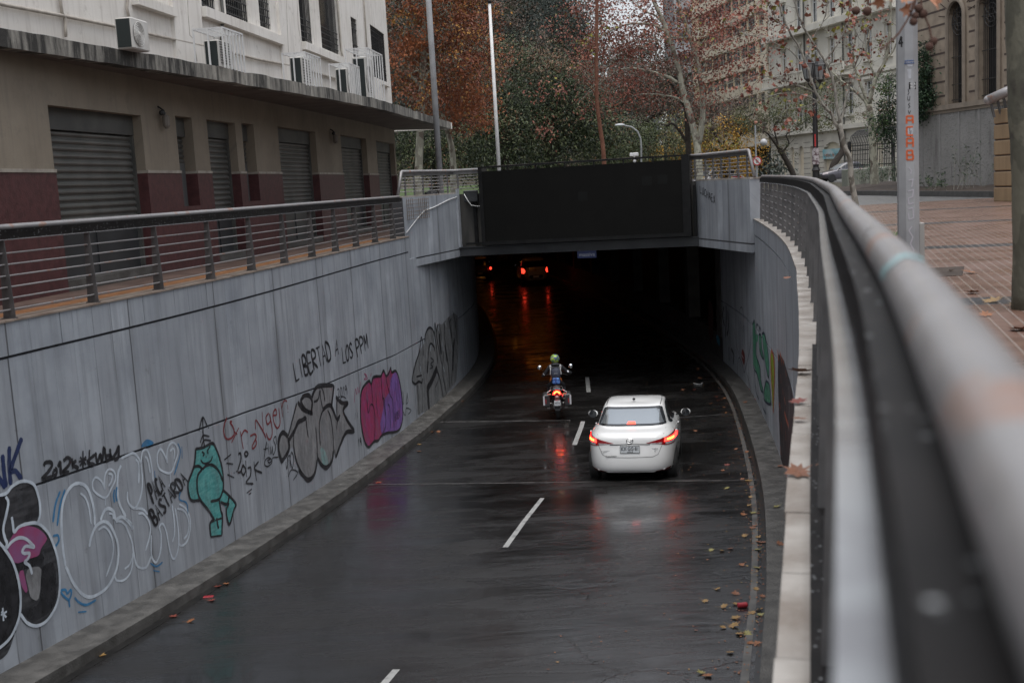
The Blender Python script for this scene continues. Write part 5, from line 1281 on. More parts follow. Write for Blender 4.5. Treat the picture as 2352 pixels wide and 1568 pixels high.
# rear window with dark frit border
def rw_poly(m): return [(-.665+m,1.065+m*.6),(.665-m,1.065+m*.6),(.66-m,1.10),(.575-m,1.345-m*.7),(.52-m,1.365-m*.7),(-.52+m,1.365-m*.7),(-.575+m,1.345-m*.7),(-.66+m,1.10)]
mb=MB(); decal(mb,sbvh,rw_poly(0),'rear',.004); rwn=mb.build('rear_window',M_glass,car,local=True,smooth=True)
mb=MB(); decal(mb,sbvh,rw_poly(.05),'rear',.0065); mb.build('pane',M_rwin,rwn,local=True,smooth=True)
mb=MB(); V0=[(-.085,1.09),(.085,1.09),(.075,1.128),(-.075,1.128)]; decal(mb,sbvh,V0,'rear',.010,.02,.02); tl=mb.build('high_brake_light',M_lit,rwn,local=True)
# side windows
for sd,sg in (('left',1),('right',-1)):
    mb=MB(); decal(mb,sbvh,[(1.16,1.08),(1.26,1.20),(1.42,1.31),(1.70,1.385),(2.2,1.395),(2.62,1.32),(3.10,1.03),(2.6,1.0),(1.4,1.02),(1.22,1.04)],sd,.004,.05,.03); sw=mb.build('side_window',M_glass,car,local=True,smooth=True)
    mb=MB(); decal_line(mb,sbvh,[(1.48,1.04),(1.50,1.32)],sd,.04,.007); decal_line(mb,sbvh,[(1.98,1.04),(1.95,1.40)],sd,.06,.007); mb.build('pillar_trim',M_black,sw,local=True)
    mb=MB(); decal_line(mb,sbvh,[(.98,.98),(.93,.70),(1.25,.30),(2.0,.25)],sd,.008); decal_line(mb,sbvh,[(1.96,1.0),(1.98,.25)],sd,.008); decal_line(mb,sbvh,[(3.05,.95),(3.0,.28)],sd,.008); mb.build('door_seam',M_seam,car,local=True)
    for x in (1.18,2.22):
        h=sbvh.ray_cast(Vector((x,4*sg,.90)),Vector((0,-sg,0)))[0]; mb=MB(); mb.ball(h+Vector((0,sg*.02,0)),.075,10,sc=(1.3,.35,.35)); mb.build('door_handle',M_chrome,car,local=True,smooth=True)
    for wx in (.82,3.37):
        mb=MB(); decal(mb,sbvh,[(wx+.345*math.cos(a*PI/12),.30+.345*math.sin(a*PI/12)) for a in range(24)],sd,.004,.04,.04); mb.build('wheel_arch',M_dark,car,local=True)
        wheel(car,wx,sg*.752,.305,.19)
    mirror_part(car,2.82,sg*.985,1.02,M_wpaint,1.05)
    mb=MB(); decal_line(mb,sbvh,[(1.35,sg*.535),(1.8,sg*.545),(2.4,sg*.52)],'top',.014,.003); decal_line(mb,sbvh,[(sg*.60,1.39),(sg*.67,1.11)],'rear',.01,.004) if 0 else None; mb.build('roof_seam',M_seam,car,local=True)
# tail lights (outer lit pod + slim inner wedge)
for sg in (1,-1):
    def P(*a): return [(sg*x,z) for x,z in a]
    mb=MB(); decal(mb,sbvh,P((.857,.925),(.84,.945),(.70,.905),(.60,.885),(.30,.812),(.58,.785),(.63,.760),(.80,.745),(.858,.77)),'rear',.007,.02,.02); t=mb.build('tail_light',M_redl,car,local=True,smooth=True)
    mb=MB(); decal(mb,sbvh,P((.60,.812),(.58,.812),(.36,.812),(.40,.806),(.585,.790),(.60,.793)),'rear',.010,.01,.01); decal(mb,sbvh,P((.85,.812),(.655,.805),(.66,.765),(.845,.77)),'rear',.010,.01,.01); mb.build('clear_lens',M_clear,t,local=True)
    mb=MB(); decal(mb,sbvh,P((.85,.892),(.64,.882),(.635,.818),(.85,.815)),'rear',.013,.01,.01); mb.build('lit_lens',M_lit,t,local=True)
    mb=MB(); decal(mb,sbvh,P((.80,.868),(.69,.865),(.69,.838),(.80,.836)),'rear',.016,.01,.01); mb.build('lit_core',M_core,t,local=True)
    mb=MB(); decal(mb,sbvh,P((.745,.325),(.46,.272),(.50,.245),(.73,.262)),'rear',.006,.02,.02); mb.build('reflector',M_redd,car,local=True)
# boot lid seams, bumper lip, plate, badge, lettering
mb=MB(); decal_line(mb,sbvh,[(-.615,.80),(-.60,.76),(-.53,.60),(-.43,.555),(0,.545),(.43,.555),(.53,.60),(.60,.76),(.615,.80)],'rear',.007); decal_line(mb,sbvh,[(-.605,.89),(-.66,1.02)],'rear',.006); decal_line(mb,sbvh,[(.605,.89),(.66,1.02)],'rear',.006); mb.build('boot_seam',mat('soft_gap',(.12,.12,.12),rough=.7),car,local=True)
mb=MB(); decal_line(mb,sbvh,[(-.38,.785),(0,.795),(.38,.785)],'rear',.014,.004); mb.build('boot_trim',M_seam,car,local=True)
mb=MB(); mb.tube([sbvh.ray_cast(Vector((-3,y,z)),Vector((1,0,0)))[0]+Vector((.004,0,0)) for y,z in ((-.79,.33),(-.62,.30),(-.42,.262),(0,.255),(.42,.262),(.62,.30),(.79,.33))],.018,8); mb.build('bumper_lip',M_wpaint,car,local=True,smooth=True)
def rearpt(y,z,o=.012): 
    h=sbvh.ray_cast(Vector((-3,y,z)),Vector((1,0,0)))[0]; return h+Vector((-o,0,0))
mb=MB(); c=rearpt(0,.70,.014); mb.box(c,(.012,.37,.135),bev=.004); pt_=mb.build('number_plate',M_plate,car,local=True)
mb=MB(); put_text(mb,'KX·GG·81',.098,c+Vector((-.009,0,.012)),(0,-1,0),(0,0,1),sx=.80); put_text(mb,'CHILE',.026,c+Vector((-.009,0,-.05)),(0,-1,0),(0,0,1),sx=1.6); mb.build('plate_number',M_plk,pt_,local=True)
mb=MB(); 
for s0,s1 in (((-.185,.067),(.185,.067)),((-.185,-.067),(.185,-.067)),((-.185,-.067),(-.185,.067)),((.185,-.067),(.185,.067))): mb.bar(c+Vector((-.007,s0[0],s0[1])),c+Vector((-.007,s1[0],s1[1])),.006,.006)
mb.build('plate_frame',M_seam,pt_,local=True)
mb=MB(); c=rearpt(0,.86,.010)
def ell(a,b,cy=0,cz=0,r=.006): mb.tube([c+Vector((0,cy+a*math.cos(t*PI/12),cz+b*math.sin(t*PI/12))) for t in range(25)],r,5)
ell(.063,.043); ell(.017,.040); ell(.048,.015,0,.018); mb.build('emblem',M_chrome,car,local=True)
mb=MB(); put_text(mb,'TOYOTA',.042,rearpt(.47,.665,.008),(0,-1,0),(0,0,1)); put_text(mb,'YARIS',.046,rearpt(-.47,.705,.008),(0,-1,0),(0,0,1)); put_text(mb,'E',.034,rearpt(-.47,.660,.008),(0,-1,0),(0,0,1)); mb.build('badge_lettering',M_chrome,car,local=True)
mb=MB(); put_text(mb,'Bruno Fritsch',.038,rearpt(.36,.575,.006),(0,-1,0),(0,0,1)); mb.build('dealer_lettering',mat('grey_ink',(.16,.16,.16),rough=.6),car,local=True)
mb=MB(); mb.ball((1.52,.0,1.475),.03,8,sc=(1.6,1,.9)); mb.build('roof_antenna',M_black,car,local=True)
mb=MB(); mb.box((2.3,0,.20),(3.3,1.3,.08)); mb.build('underbody',M_dark,car,local=True)
# place: rear axle line between the measured tyre contact points
a=onroad(1368,1094); b=onroad(1545,1090); print('tyres',a,b,(b-a).length)
HEAD=math.radians(79.6)
m=(a+b)/2; f=Vector((math.cos(HEAD),math.sin(HEAD),0)); m=m-f*.76; m.z=roadz(m.y+.8)-.0
place_vehicle(car,m,HEAD); print('car',m,math.degrees(HEAD))

# ---- generic hatchback / van style cars
def hatch(name,label,paint,L,W,Hh,lit,shape='hatch',group=None,litbar=None):
    k=L/3.6; w=W/2; h=Hh/1.49
    if shape=='hatch':
        lo=[(.16,L-.12,w*.88,.20,.20,4.2,0),(.04,L-.02,w*.96,.28,.28,4.6,0),(.0,L,w*.99,.45,.45,4.8,0),(.02,L-.02,w,.65,.60,4.8,0),(.06,L-.10,w*.985,.82*h,.72*h,4.6,0),(.10,L-.25,w*.96,.92*h,.80*h,4.5,.03),
            (.13,L-.95,w*.92,.98*h,.92*h,4.2,.03),(.22,L-1.15,w*.86,1.15*h,1.10*h,4.2,.03),(.34,L-1.5,w*.80,1.32*h,1.30*h,4.2,.03),(.46,L-1.75,w*.73,1.42*h,1.42*h,4,.03),(.65,L-1.95,w*.60,1.46*h,1.46*h,3.6,.03),(.95,L-2.1,w*.35,1.475*h,1.475*h,3,.02)]
    else:
        lo=[(.16,L-.12,w*.88,.20,.20,3.8,0),(.04,L-.02,w*.96,.28,.28,3.8,0),(.0,L,w*.99,.42,.42,3.8,0),(.03,L-.03,w,.62,.56,3.8,0),(.10,L-.12,w*.985,.80*h,.72*h,3.6,0),(.20,L-.28,w*.95,.90*h,.82*h,3.4,.03),
            (.32,L-.85,w*.90,.98*h,.96*h,3.4,.03),(.52,L-1.05,w*.84,1.16*h,1.12*h,3.3,.04),(.80,L-1.3,w*.76,1.33*h,1.30*h,3.2,.05),(1.05,L-1.5,w*.66,1.42*h,1.42*h,3,.05),(1.3,L-1.75,w*.5,1.455*h,1.455*h,3,.04),(1.5,L-1.95,w*.3,1.47*h,1.47*h,3,.03)]
    t=thing(name,label,'car',group=group); vs,fs=car_body(lo,48); V,F,bv=bvh_of(vs,fs); mb=MB(); mb.add(V,F); mb.build('body',paint,t,local=True,smooth=True)
    mb=MB(); decal(mb,bv,[(-w*.80,1.0*h),(w*.80,1.0*h),(w*.68,1.34*h),(-w*.68,1.34*h)],'rear',.005,.05,.05); mb.build('rear_window',M_glass,t,local=True,smooth=True)
    mb=MB(); decal(mb,bv,[(-w*.78,.98*h),(w*.78,.98*h),(w*.66,1.36*h),(-w*.66,1.36*h)],'front',.005,.05,.05); mb.build('windscreen',M_dglass,t,local=True,smooth=True)
    for sd,sg in (('left',1),('right',-1)):
        mb=MB(); decal(mb,bv,[(.42,1.02*h),(.62,1.34*h),(L-1.9,1.37*h),(L-1.15,1.0*h)],sd,.005,.06,.04); sw=mb.build('side_window',M_glass,t,local=True,smooth=True)
        mb=MB(); decal_line(mb,bv,[(L*.5,1.0*h),(L*.48,1.38*h)],sd,.05,.008); mb.build('pillar_trim',paint,sw,local=True)
        mb=MB(); decal_line(mb,bv,[(L*.47,.98*h),(L*.48,.3)],sd,.008); decal_line(mb,bv,[(L-1.15,.95*h),(L-1.2,.3)],sd,.008); mb.build('door_seam',M_seam,t,local=True)
        for wx in (.62*k,L-.68*k):
            mb=MB(); decal(mb,bv,[(wx+.33*math.cos(a*PI/12),.29+.34*math.sin(a*PI/12)) for a in range(24)],sd,.005,.05,.05); mb.build('wheel_arch',M_dark,t,local=True); wheel(t,wx,sg*(w-.09),.295,.18)
        mirror_part(t,L-1.25,sg*(w+.09),1.0*h,paint)
        mb=MB(); decal(mb,bv,[(sg*w*.93,.95*h),(sg*w*.80,.93*h),(sg*w*.72,.80*h),(sg*w*.80,.66*h),(sg*w*.95,.66*h)],'rear',.008,.03,.03); l=mb.build('tail_light',M_litf if lit else M_redl,t,local=True)
        mb=MB(); decal(mb,bv,[(sg*w*.5,.72*h),(sg*w*.86,.80*h),(sg*w*.90,.66*h),(sg*w*.6,.58*h)],'front',.008,.03,.03); mb.build('headlight',M_clear,t,local=True)
        mb=MB(); decal(mb,bv,[(sg*w*.84,.42),(sg*w*.70,.40),(sg*w*.74,.34),(sg*w*.86,.36)],'rear',.006,.03,.03); mb.build('reflector',M_redd,t,local=True)
    mb=MB(); decal(mb,bv,[(-.36,.56),(.36,.56),(.42,.45),(.3,.36),(-.3,.36),(-.42,.45)],'rear',.006,.04,.04); mb.build('bumper_recess',M_dark,t,local=True)
    h_=bv.ray_cast(Vector((-3,0,.47)),Vector((1,0,0)))[0]; mb=MB(); mb.box(h_+Vector((-.02,0,0)),(.012,.34,.11)); mb.build('number_plate',M_plate,t,local=True)
    mb=MB(); mb.tube([bv.ray_cast(Vector((-3,0,.82*h)),Vector((1,0,0)))[0]+Vector((-.006,.05*math.cos(a*PI/6),.03*math.sin(a*PI/6))) for a in range(13)],.006,5); mb.build('emblem',M_chrome,t,local=True)
    return t
M_silver=mat('silver_paint',(.42,.42,.43),rough=.25,metal=.4,coat=.6); M_greyp=mat('grey_violet_paint',(.085,.08,.092),rough=.25,metal=.4,coat=.7); M_dkp=mat('dark_car_paint',(.04,.038,.036),rough=.3,coat=.6); M_beigep=mat('beige_paint',(.45,.42,.38),rough=.3,coat=.5)
hc=hatch('hatchback_car','pale hatchback with lit tail lights driving in the tunnel',M_beigep,3.6,1.60,1.49,True)
a=onroad(1204,655); b=onroad(1261,653); m=(a+b)/2; print('hatch',a,b); m.z=roadz(m.y); hd=PI/2+.10; place_vehicle(hc,m,hd); sc_=(b-a).length/1.45; hc.scale=(min(max(sc_,.9),1.15),)*3
dc=hatch('dark_car','dark car with small round red lights at the left tunnel wall',M_dkp,4.0,1.72,1.50,False)
a=onroad(1080,645); m=a.copy(); b=onroad(1128,644); m=(a+b)/2; m.z=roadz(m.y); place_vehicle(dc,m,PI/2+.12)
for sg in (1,-1):
    mb=MB(); mb.ball((.03,sg*.72,.78),.085,10,sc=(.5,1,1.2)); mb.build('lit_tail_light',M_litf,dc,local=True)
mb=MB(); mb.box((.42,0,1.34),(.03,.30,.04)); mb.build('high_brake_light',mat('dim_red',(.3,.02,.01),emit=(1,.08,.02),es=1.2),dc,local=True)
bc=hatch('far_car','far beige car half hidden by the portal beam',M_beigep,4.0,1.7,1.46,False,'sedan')
a=onz(1150,598,-5.0); m=Vector((a.x-.2,min(a.y,93),roadz(90))); m=Vector((-1.9+.0,88.5,-5.03)); m=Vector((atY(1162,597,90).x,90,-5.03)); place_vehicle(bc,m,PI/2+.15)
tv=thing('van','dark van with tall red lamps and a reflective triangle ahead of the dark car','van',(0,0,0)); X0=atY(1096,600,87).x
tv.location=(X0,87,-5.03); tv.rotation_euler=(0,0,.12)
mb=MB(); mb.box((0,2.4,1.35),(2.0,4.6,2.1),bev=.12); mb.build('body',M_dkp,tv,local=True)
for sg in (-1,1):
    mb=MB(); mb.box((sg*.86,.08,1.35),(.16,.06,.95),bev=.02); mb.build('tail_light',M_litf if sg<0 else M_redd,tv,local=True)
    wheel_=MB(); wheel_.lathe((sg*.85,.9,.33),[(.2,-.1),(.33,-.1),(.33,.1),(.2,.1)],20,axis='X'); wheel_.lathe((sg*.85,3.9,.33),[(.2,-.1),(.33,-.1),(.33,.1),(.2,.1)],20,axis='X'); wheel_.build('wheels',M_tyre,tv,local=True)
mb=MB(); mb.add([(-.02,.09,1.36),(.46,.09,1.40),(.36,.09,1.10)],[(0,1,2)]); mb.build('warning_triangle',mat('lit_orange',(.8,.3,.05),emit=(1,.35,.05),es=1.5),tv,local=True)  # emission stands in for light thrown back by the reflective triangle
mb=MB(); mb.box((0,.085,1.8),(1.3,.02,.55)); mb.box((0,.085,.5),(1.9,.05,.12)); mb.build('rear_window',M_glass,tv,local=True)

fc=hatch('small_grey_car','grey rounded hatchback driving left along the street behind the railing',M_greyp,3.55,1.63,1.49,False)
a=onz(1905,414,0); m=Vector((atY(1882,405,88).x,88,-.03)); hd=PI+.10
# front of this car points left; origin is its rear end
f=Vector((math.cos(hd),math.sin(hd),0)); p=m-f*3.55; fc.location=(p.x,p.y,-.03); fc.rotation_euler=(0,0,hd); s_=1.0; print('fiat',p)
pc2=hatch('parked_car','silver parked car glimpsed through the right parapet railing',M_silver,4.2,1.75,1.5,False,'sedan')
pc2.location=(atY(1712,405,75).x,75,-.03); pc2.rotation_euler=(0,0,PI+.15)
lc=duptree(pc2); lc['label']='silver car roof glimpsed low behind the left end of the right parapet railing'; lc.location=(atY(1640,405,82).x,82,-.03)

# ---- touring motorcycle
M_casek=mat('pannier_black',(.022,.024,.026),(.035,.036,.038),scale=12,rough=.45); M_orange=mat('orange_fairing',(.55,.16,.03),rough=.3,coat=.5); M_refl=mat('reflective_strip',(.55,.56,.58),rough=.3); M_alu=mat('brushed_metal',(.45,.44,.42),rough=.3,metal=.8)
mc=thing('motorcycle','black touring motorcycle with side cases and a lit red tail light','motorcycle')
def P3(x,y,z): return Vector((x,y,z))
for wx,r,w in ((0.35,.325,.15),(1.85,.34,.11)):
    mb=MB(); mb.lathe((wx,0,r),[(r*.72,-w*.45),(r*.93,-w*.5),(r,-w*.18),(r,w*.18),(r*.93,w*.5),(r*.72,w*.45)],28,axis='Y'); wh=mb.build('wheel',M_tyre,mc,local=True,smooth=True)
    mb=MB(); mb.lathe((wx,0,r),[(r*.73,-.04),(r*.70,0),(r*.73,.04)],28,axis='Y'); 
    for k in range(10): a=k*PI/5; mb.bar((wx,0,r),(wx+r*.72*math.cos(a),0,r+r*.72*math.sin(a)),.012,.02)
    mb.build('rim',M_alu,wh,local=True)
mb=MB(); mb.box((.0,0,.60),(.10,.20,.44),ry=.35,bev=.04); mb.box((-.02,0,.40),(.05,.19,.20),ry=.2,bev=.02); mb.build('mudguard',M_casek,mc,local=True)
mb=MB(); mb.tube([(.35,.10,.33),(.9,.13,.40),(1.0,.12,.5)],.035,8); mb.tube([(.35,-.10,.33),(.9,-.13,.40),(1.0,-.12,.5)],.035,8); mb.build('swing_arm',M_alu,mc,local=True)
mb=MB(); mb.box((1.05,0,.50),(.55,.36,.42),bev=.08); mb.box((1.2,0,.30),(.5,.3,.10),bev=.03); mb.tube([(1.05,-.5,.52),(1.05,.5,.52)],.07,10); mb.build('engine',M_dark,mc,local=True)
mb=MB(); mb.ball((1.15,0,.98),.24,14,sc=(1.3,.95,.75)); mb.box((1.5,0,1.0),(.35,.34,.3),ry=-.4,bev=.06); tk=mb.build('tank',M_orange,mc,local=True,smooth=True)
mb=MB(); mb.ball((.62,0,.90),.22,12,sc=(1.9,.75,.35)); mb.ball((.28,0,.93),.17,12,sc=(1.2,.8,.4)); mb.build('seat',mat('brown_black_seat',(.05,.035,.03),rough=.6),mc,local=True,smooth=True)
mb=MB(); 
for sg in (-1,1): mb.tube([(.55,sg*.16,.93),(.15,sg*.22,.94),(-.08,sg*.19,.93),(-.14,sg*.06,.95)],.014,6); mb.tube([(-.05,sg*.2,.93),(-.10,sg*.34,.86),(-.08,sg*.30,.80)],.012,6)
mb.box((-.02,0,.955),(.22,.22,.02)); mb.build('luggage_rack',M_alu,mc,local=True)
mb=MB(); mb.add([P3(-.13,y,z) for y,z in ((-.15,.80),(-.10,.89),(0,.915),(.10,.89),(.15,.80),(.08,.80),(.05,.845),(0,.86),(-.05,.845),(-.08,.80))]+[P3(-.05,y,z) for y,z in ((-.15,.80),(-.10,.89),(0,.915),(.10,.89),(.15,.80),(.08,.80),(.05,.845),(0,.86),(-.05,.845),(-.08,.80))],[(0,1,8,9),(1,2,7,8),(2,3,6,7),(3,4,5,6)]+[(i+10,(i+1)%10+10,(i+1)%10,i) for i in range(10)]); tl=mb.build('tail_light',M_lit,mc,local=True)
mb=MB(); mb.tube([(-.145,-.10,.835),(-.145,-.05,.872),(-.145,0,.885),(-.145,.05,.872),(-.145,.10,.835)],.011,6); mb.build('lit_core',M_core,tl,local=True)
mb=MB(); mb.box((-.115,.0,.55),(.015,.21,.15)); mb.box((-.12,.0,.74),(.02,.09,.03)); npl=mb.build('number_plate',mat('moto_plate',(.62,.64,.66),rough=.5),mc,local=True)
mb=MB(); put_text(mb,'FVC·10',.062,(-.125,0,.54),(0,-1,0),(0,0,1),sx=.85); put_text(mb,'CHILE',.022,(-.125,0,.59),(0,-1,0),(0,0,1)); mb.build('plate_number',M_plk,npl,local=True)
for sg in (1,-1):
    mb=MB(); mb.box((.22,sg*.36,.61),(.50,.24,.37),bev=.035); pn=mb.build('pannier',M_casek,mc,local=True)
    mb=MB(); mb.box((-.034,sg*.452,.62),(.012,.055,.27)); mb.build('reflective_strip',M_refl,pn,local=True)
    mb=MB(); mb.box((-.034,sg*.385,.60),(.012,.035,.13)); mb.build('red_reflector',M_redl,pn,local=True)
    mb=MB(); mb.tube([(.95,sg*.2,.36),(.95,sg*.36,.36)],.018,6); mb.box((.30,sg*.30,.34),(.10,.10,.02)); mb.build('footpeg',M_alu,mc,local=True)
    mb=MB(); mb.tube([(1.36,sg*.36,1.16),(1.40,sg*.45,1.30),(1.38,sg*.52,1.36)],.009,6); mi_=mb.build('mirror',M_black,mc,local=True)
    mb=MB(); mb.ball((1.37,sg*.55,1.38),.085,12,sc=(.35,1,.75)); mb.build('mirror_glass',mat('mirror_bright',(.75,.78,.8),rough=.08,metal=1),mi_,local=True,smooth=True)
    mb=MB(); mb.box((-.03,sg*.24,.80),(.05,.09,.03),bev=.01); mb.build('indicator',mat('amber_lens',(.6,.3,.12),rough=.2),mc,local=True)
mb=MB(); mb.lathe((-.02,-.27,.70),[(.0,.0),(.035,.001)],14,axis='X'); mb.tube([(-.05,-.235,.72),(.35,-.23,.66),(.7,-.2,.5)],.075,12); mb.build('exhaust',M_alu,mc,local=True,smooth=True)
mb=MB(); mb.lathe((-.056,-.235,.722),[(.045,0),(0,-.002)],14,axis='X'); mb.build('exhaust_mouth',M_dark,mc,local=True)
mb=MB(); mb.tube([(1.28,.42,1.12),(1.34,.25,1.17),(1.42,.10,1.12),(1.42,-.10,1.12),(1.34,-.25,1.17),(1.28,-.42,1.12)],.014,8); mb.build('handlebar',M_black,mc,local=True)
mb=MB(); mb.tube([(1.45,.1,1.05),(1.85,.1,.34)],.028,8); mb.tube([(1.45,-.1,1.05),(1.85,-.1,.34)],.028,8); mb.build('fork',M_alu,mc,local=True)
mb=MB(); mb.box((1.62,0,1.18),(.06,.30,.34),ry=-.5,bev=.02); mb.build('windshield',M_dglass,mc,local=True)
a=onroad(1281,961); mh=PI/2-.03; mp=a+Vector((0,-.30,0)); mp.z=roadz(mp.y+.6); place_vehicle(mc,mp,mh); mc.scale=(.9,.76,.9); print('moto',a)

# ================================================================= people
def skin_body(name, joints, edges, mt, parent=None, root=0, sub=2):
    me=bpy.data.meshes.new(name); me.from_pydata([j[:3] for j in joints],edges,[]); o=bpy.data.objects.new(name,me); C.objects.link(o)
    md=o.modifiers.new('skin','SKIN'); 
    for i,j in enumerate(joints):
        sv=me.skin_vertices[0].data[i]; r=j[3]; sv.radius=r if isinstance(r,tuple) else (r,r); sv.use_root=(i==root)
    s=o.modifiers.new('sub','SUBSURF'); s.levels=sub; s.render_levels=sub
    dg=bpy.context.evaluated_depsgraph_get(); m2=bpy.data.meshes.new_from_object(o.evaluated_get(dg)); m2.name=name
    bpy.data.objects.remove(o); bpy.data.meshes.remove(me)
    m2.materials.clear(); m2.materials.append(mt)
    for p in m2.polygons: p.use_smooth=True; p.material_index=0
    o=bpy.data.objects.new(name,m2); C.objects.link(o)
    if parent: o.parent=parent
    return o
def hand_joints(J,E,wi,wp,d,up,side,curl=.6,glove=.011):
    # palm + five fingers grown from wrist index wi; d forward, up back of hand, side thumb side
    d=Vector(d).normalized(); up=Vector(up).normalized(); sd=d.cross(up).normalized()*side; wp=Vector(wp)
    pi=len(J); J.append((*(wp+d*.05),(.040,.020))); E.append((wi,pi))
    for k,(o,l) in enumerate(((.030,.062),(.010,.070),(-.010,.066),(-.030,.050))):
        b=len(J); p=wp+d*.085+sd*o; q=p+d*l*.5-up*l*.25*curl; r_=q+d*l*.25*(1-curl)-up*l*.45*curl-d*l*.1*curl
        J.append((*p,.012)); J.append((*q,.0105)); J.append((*r_,.009)); E+= [(pi,b),(b,b+1),(b+1,b+2)]
    b=len(J); p=wp+d*.03+sd*.042; q=p+d*.03+sd*.022-up*.012; J.append((*p,.013)); J.append((*q,.011)); E+=[(pi,b),(b,b+1)]
M_jacket=mat('black_jacket',(.012,.013,.016),(.022,.023,.028),scale=9,rough=.65,bump=.5,bs=25); M_glove=mat('black_glove',(.02,.022,.022),rough=.6)
rd_=thing('rider','person riding the motorcycle in a black jacket and a yellow green patterned helmet','person')
J=[(.60,0,.98,(.17,.19)),(.64,0,1.12,(.15,.18)),(.70,0,1.30,(.14,.19)),(.74,0,1.44,(.12,.19)),(.77,0,1.53,(.075,.08)),(.80,0,1.60,(.062,.065)),
   # left arm 6-9 (bent, elbow low)
   (.76,.20,1.46,.080),(.80,.36,1.26,.060),(1.06,.43,1.17,.046),(1.22,.42,1.15,.036),
   # right arm 10-13 (elbow out, held wide)
   (.76,-.20,1.46,.080),(.84,-.40,1.27,.060),(1.06,-.52,1.22,.046),(1.22,-.47,1.17,.036),
   # left leg 14-17
   (.72,.14,.95,.10),(1.12,.24,.88,.082),(.98,.26,.55,.060),(.95,.26,.40,.045),(1.06,.27,.36,.04),
   (.72,-.14,.95,.10),(1.12,-.24,.88,.082),(.98,-.26,.55,.060),(.95,-.26,.40,.045),(1.06,-.27,.36,.04)]
E_=[(0,1),(1,2),(2,3),(3,4),(4,5),(3,6),(6,7),(7,8),(8,9),(3,10),(10,11),(11,12),(12,13),(0,14),(14,15),(15,16),(16,17),(17,18),(0,19),(19,20),(20,21),(21,22),(22,23)]
hand_joints(J,E_,9,(1.22,.42,1.15),(1,0,-.1),(0,0,1),-1); hand_joints(J,E_,13,(1.22,-.47,1.17),(1,.1,-.1),(0,0,1),1)
skin_body('body',J,E_,M_jacket,rd_)
NB_=NB('helmet_pattern'); tc=NB_.nd('ShaderNodeTexCoord'); vo=NB_.nd('ShaderNodeTexVoronoi'); vo.inputs['Scale'].default_value=17; NB_.ln(tc.outputs['Object'],vo.inputs['Vector']); cr=NB_.nd('ShaderNodeValToRGB'); el=cr.color_ramp
el.interpolation='CONSTANT'; el.elements[0].position=0; el.elements[0].color=(.05,.06,.25,1); el.elements[1].position=.32; el.elements[1].color=(.26,.40,.05,1)
for p_,c_ in ((.58,(.10,.16,.04,1)),(.70,(.45,.52,.14,1)),(.84,(.25,.30,.6,1)),(.92,(.65,.12,.03,1))): q=el.elements.new(p_); q.color=c_
NB_.ln(vo.outputs['Color'],cr.inputs[0]); NB_.ln(cr.outputs[0],NB_.b.inputs['Base Color']); NB_.b.inputs['Roughness'].default_value=.15
mb=MB(); mb.ball((.82,0,1.70),.135,20,sc=(1.12,1.16,1.05)); he=mb.build('helmet',NB_.m,rd_,local=True,smooth=True)
mb=MB(); mb.lathe((.82,0,1.585),[(.105,0),(.112,.03)],18); mb.build('helmet_rim',M_black,he,local=True)
mb=MB(); mb.ball((.90,0,1.70),.12,16,sc=(.85,.92,.55)); mb.build('visor',M_glass,he,local=True,smooth=True)
mb=MB(); mb.tube([(.70,.14,1.53),(.67,.05,1.555),(.67,-.05,1.555),(.70,-.14,1.53)],.045,8); mb.build('hood',M_jacket,rd_,local=True,smooth=True)
mb=MB()
for sg in (1,-1): mb.bar((.73,sg*.42,1.30),(.73,sg*.37,1.25) if sg>0 else (.78,-.40,1.345),.045,.012)
mb.build('sleeve_strip',M_refl,rd_,local=True)
rd_.scale=bsc=(.9,.80,.9); rd_.location=mc.location; rd_.rotation_euler=mc.rotation_euler
bpk=thing('backpack','dark navy backpack with a blue pocket and grey straps on the rider','backpack'); bpk.scale=(.9,.80,.9); bpk.location=mc.location; bpk.rotation_euler=mc.rotation_euler
mb=MB(); mb.box((.50,0,1.26),(.17,.30,.46),ry=.12,bev=.07); mb.build('bag',mat('navy_fabric',(.018,.022,.042),(.028,.033,.055),scale=9,rough=.7),bpk,local=True,smooth=True)
mb=MB(); mb.box((.40,0,1.11),(.07,.25,.19),ry=.12,bev=.03); mb.build('pocket',mat('blue_pocket',(.02,.05,.20),(.08,.22,.55),scale=10,rough=.5,lo=.45,hi=.58),bpk,local=True)
mb=MB()
for sg in (1,-1): mb.tube([(.72,sg*.15,1.55),(.62,sg*.17,1.50),(.54,sg*.16,1.42),(.52,sg*.175,1.28)],.019,6); mb.box((.60,sg*.165,1.50),(.06,.06,.07),bev=.01)
mb.build('strap',mat('grey_strap',(.42,.42,.42),rough=.6),bpk,local=True)
mb=MB(); put_text(mb,'cilone',.045,(.405,0,1.33),(0,-1,0),(0,0,1)); mb.build('bag_logo',M_refl,bpk,local=True)
# man behind the left parapet
Y=46.0; q=atY(989,421,Y); man=thing('pedestrian','person in black with a dark face mask standing behind the left parapet railing','person',(q.x,Y,-.03)); hz=q.z+.06-.12
M_skin=mat('skin',(.30,.16,.11),rough=.5); H0=hz+.0
J=[(0,0,H0-.78,(.13,.15)),(0,0,H0-.55,(.12,.16)),(0,0,H0-.32,(.11,.19)),(0,0,H0-.20,.07),(0,-.01,H0-.10,.055),(.20,0,H0-.30,.075),(.29,0,H0-.58,.055),(.27,-.12,H0-.82,.042),(-.20,0,H0-.30,.075),(-.29,0,H0-.58,.055),(-.27,-.12,H0-.82,.042),
   (.10,0,H0-.88,.09),(.11,0,H0-1.28,.062),(.11,.02,.10,.045),(.12,-.10,.04,.04),(-.10,0,H0-.88,.09),(-.11,0,H0-1.28,.062),(-.11,.02,.10,.045),(-.12,-.10,.04,.04)]
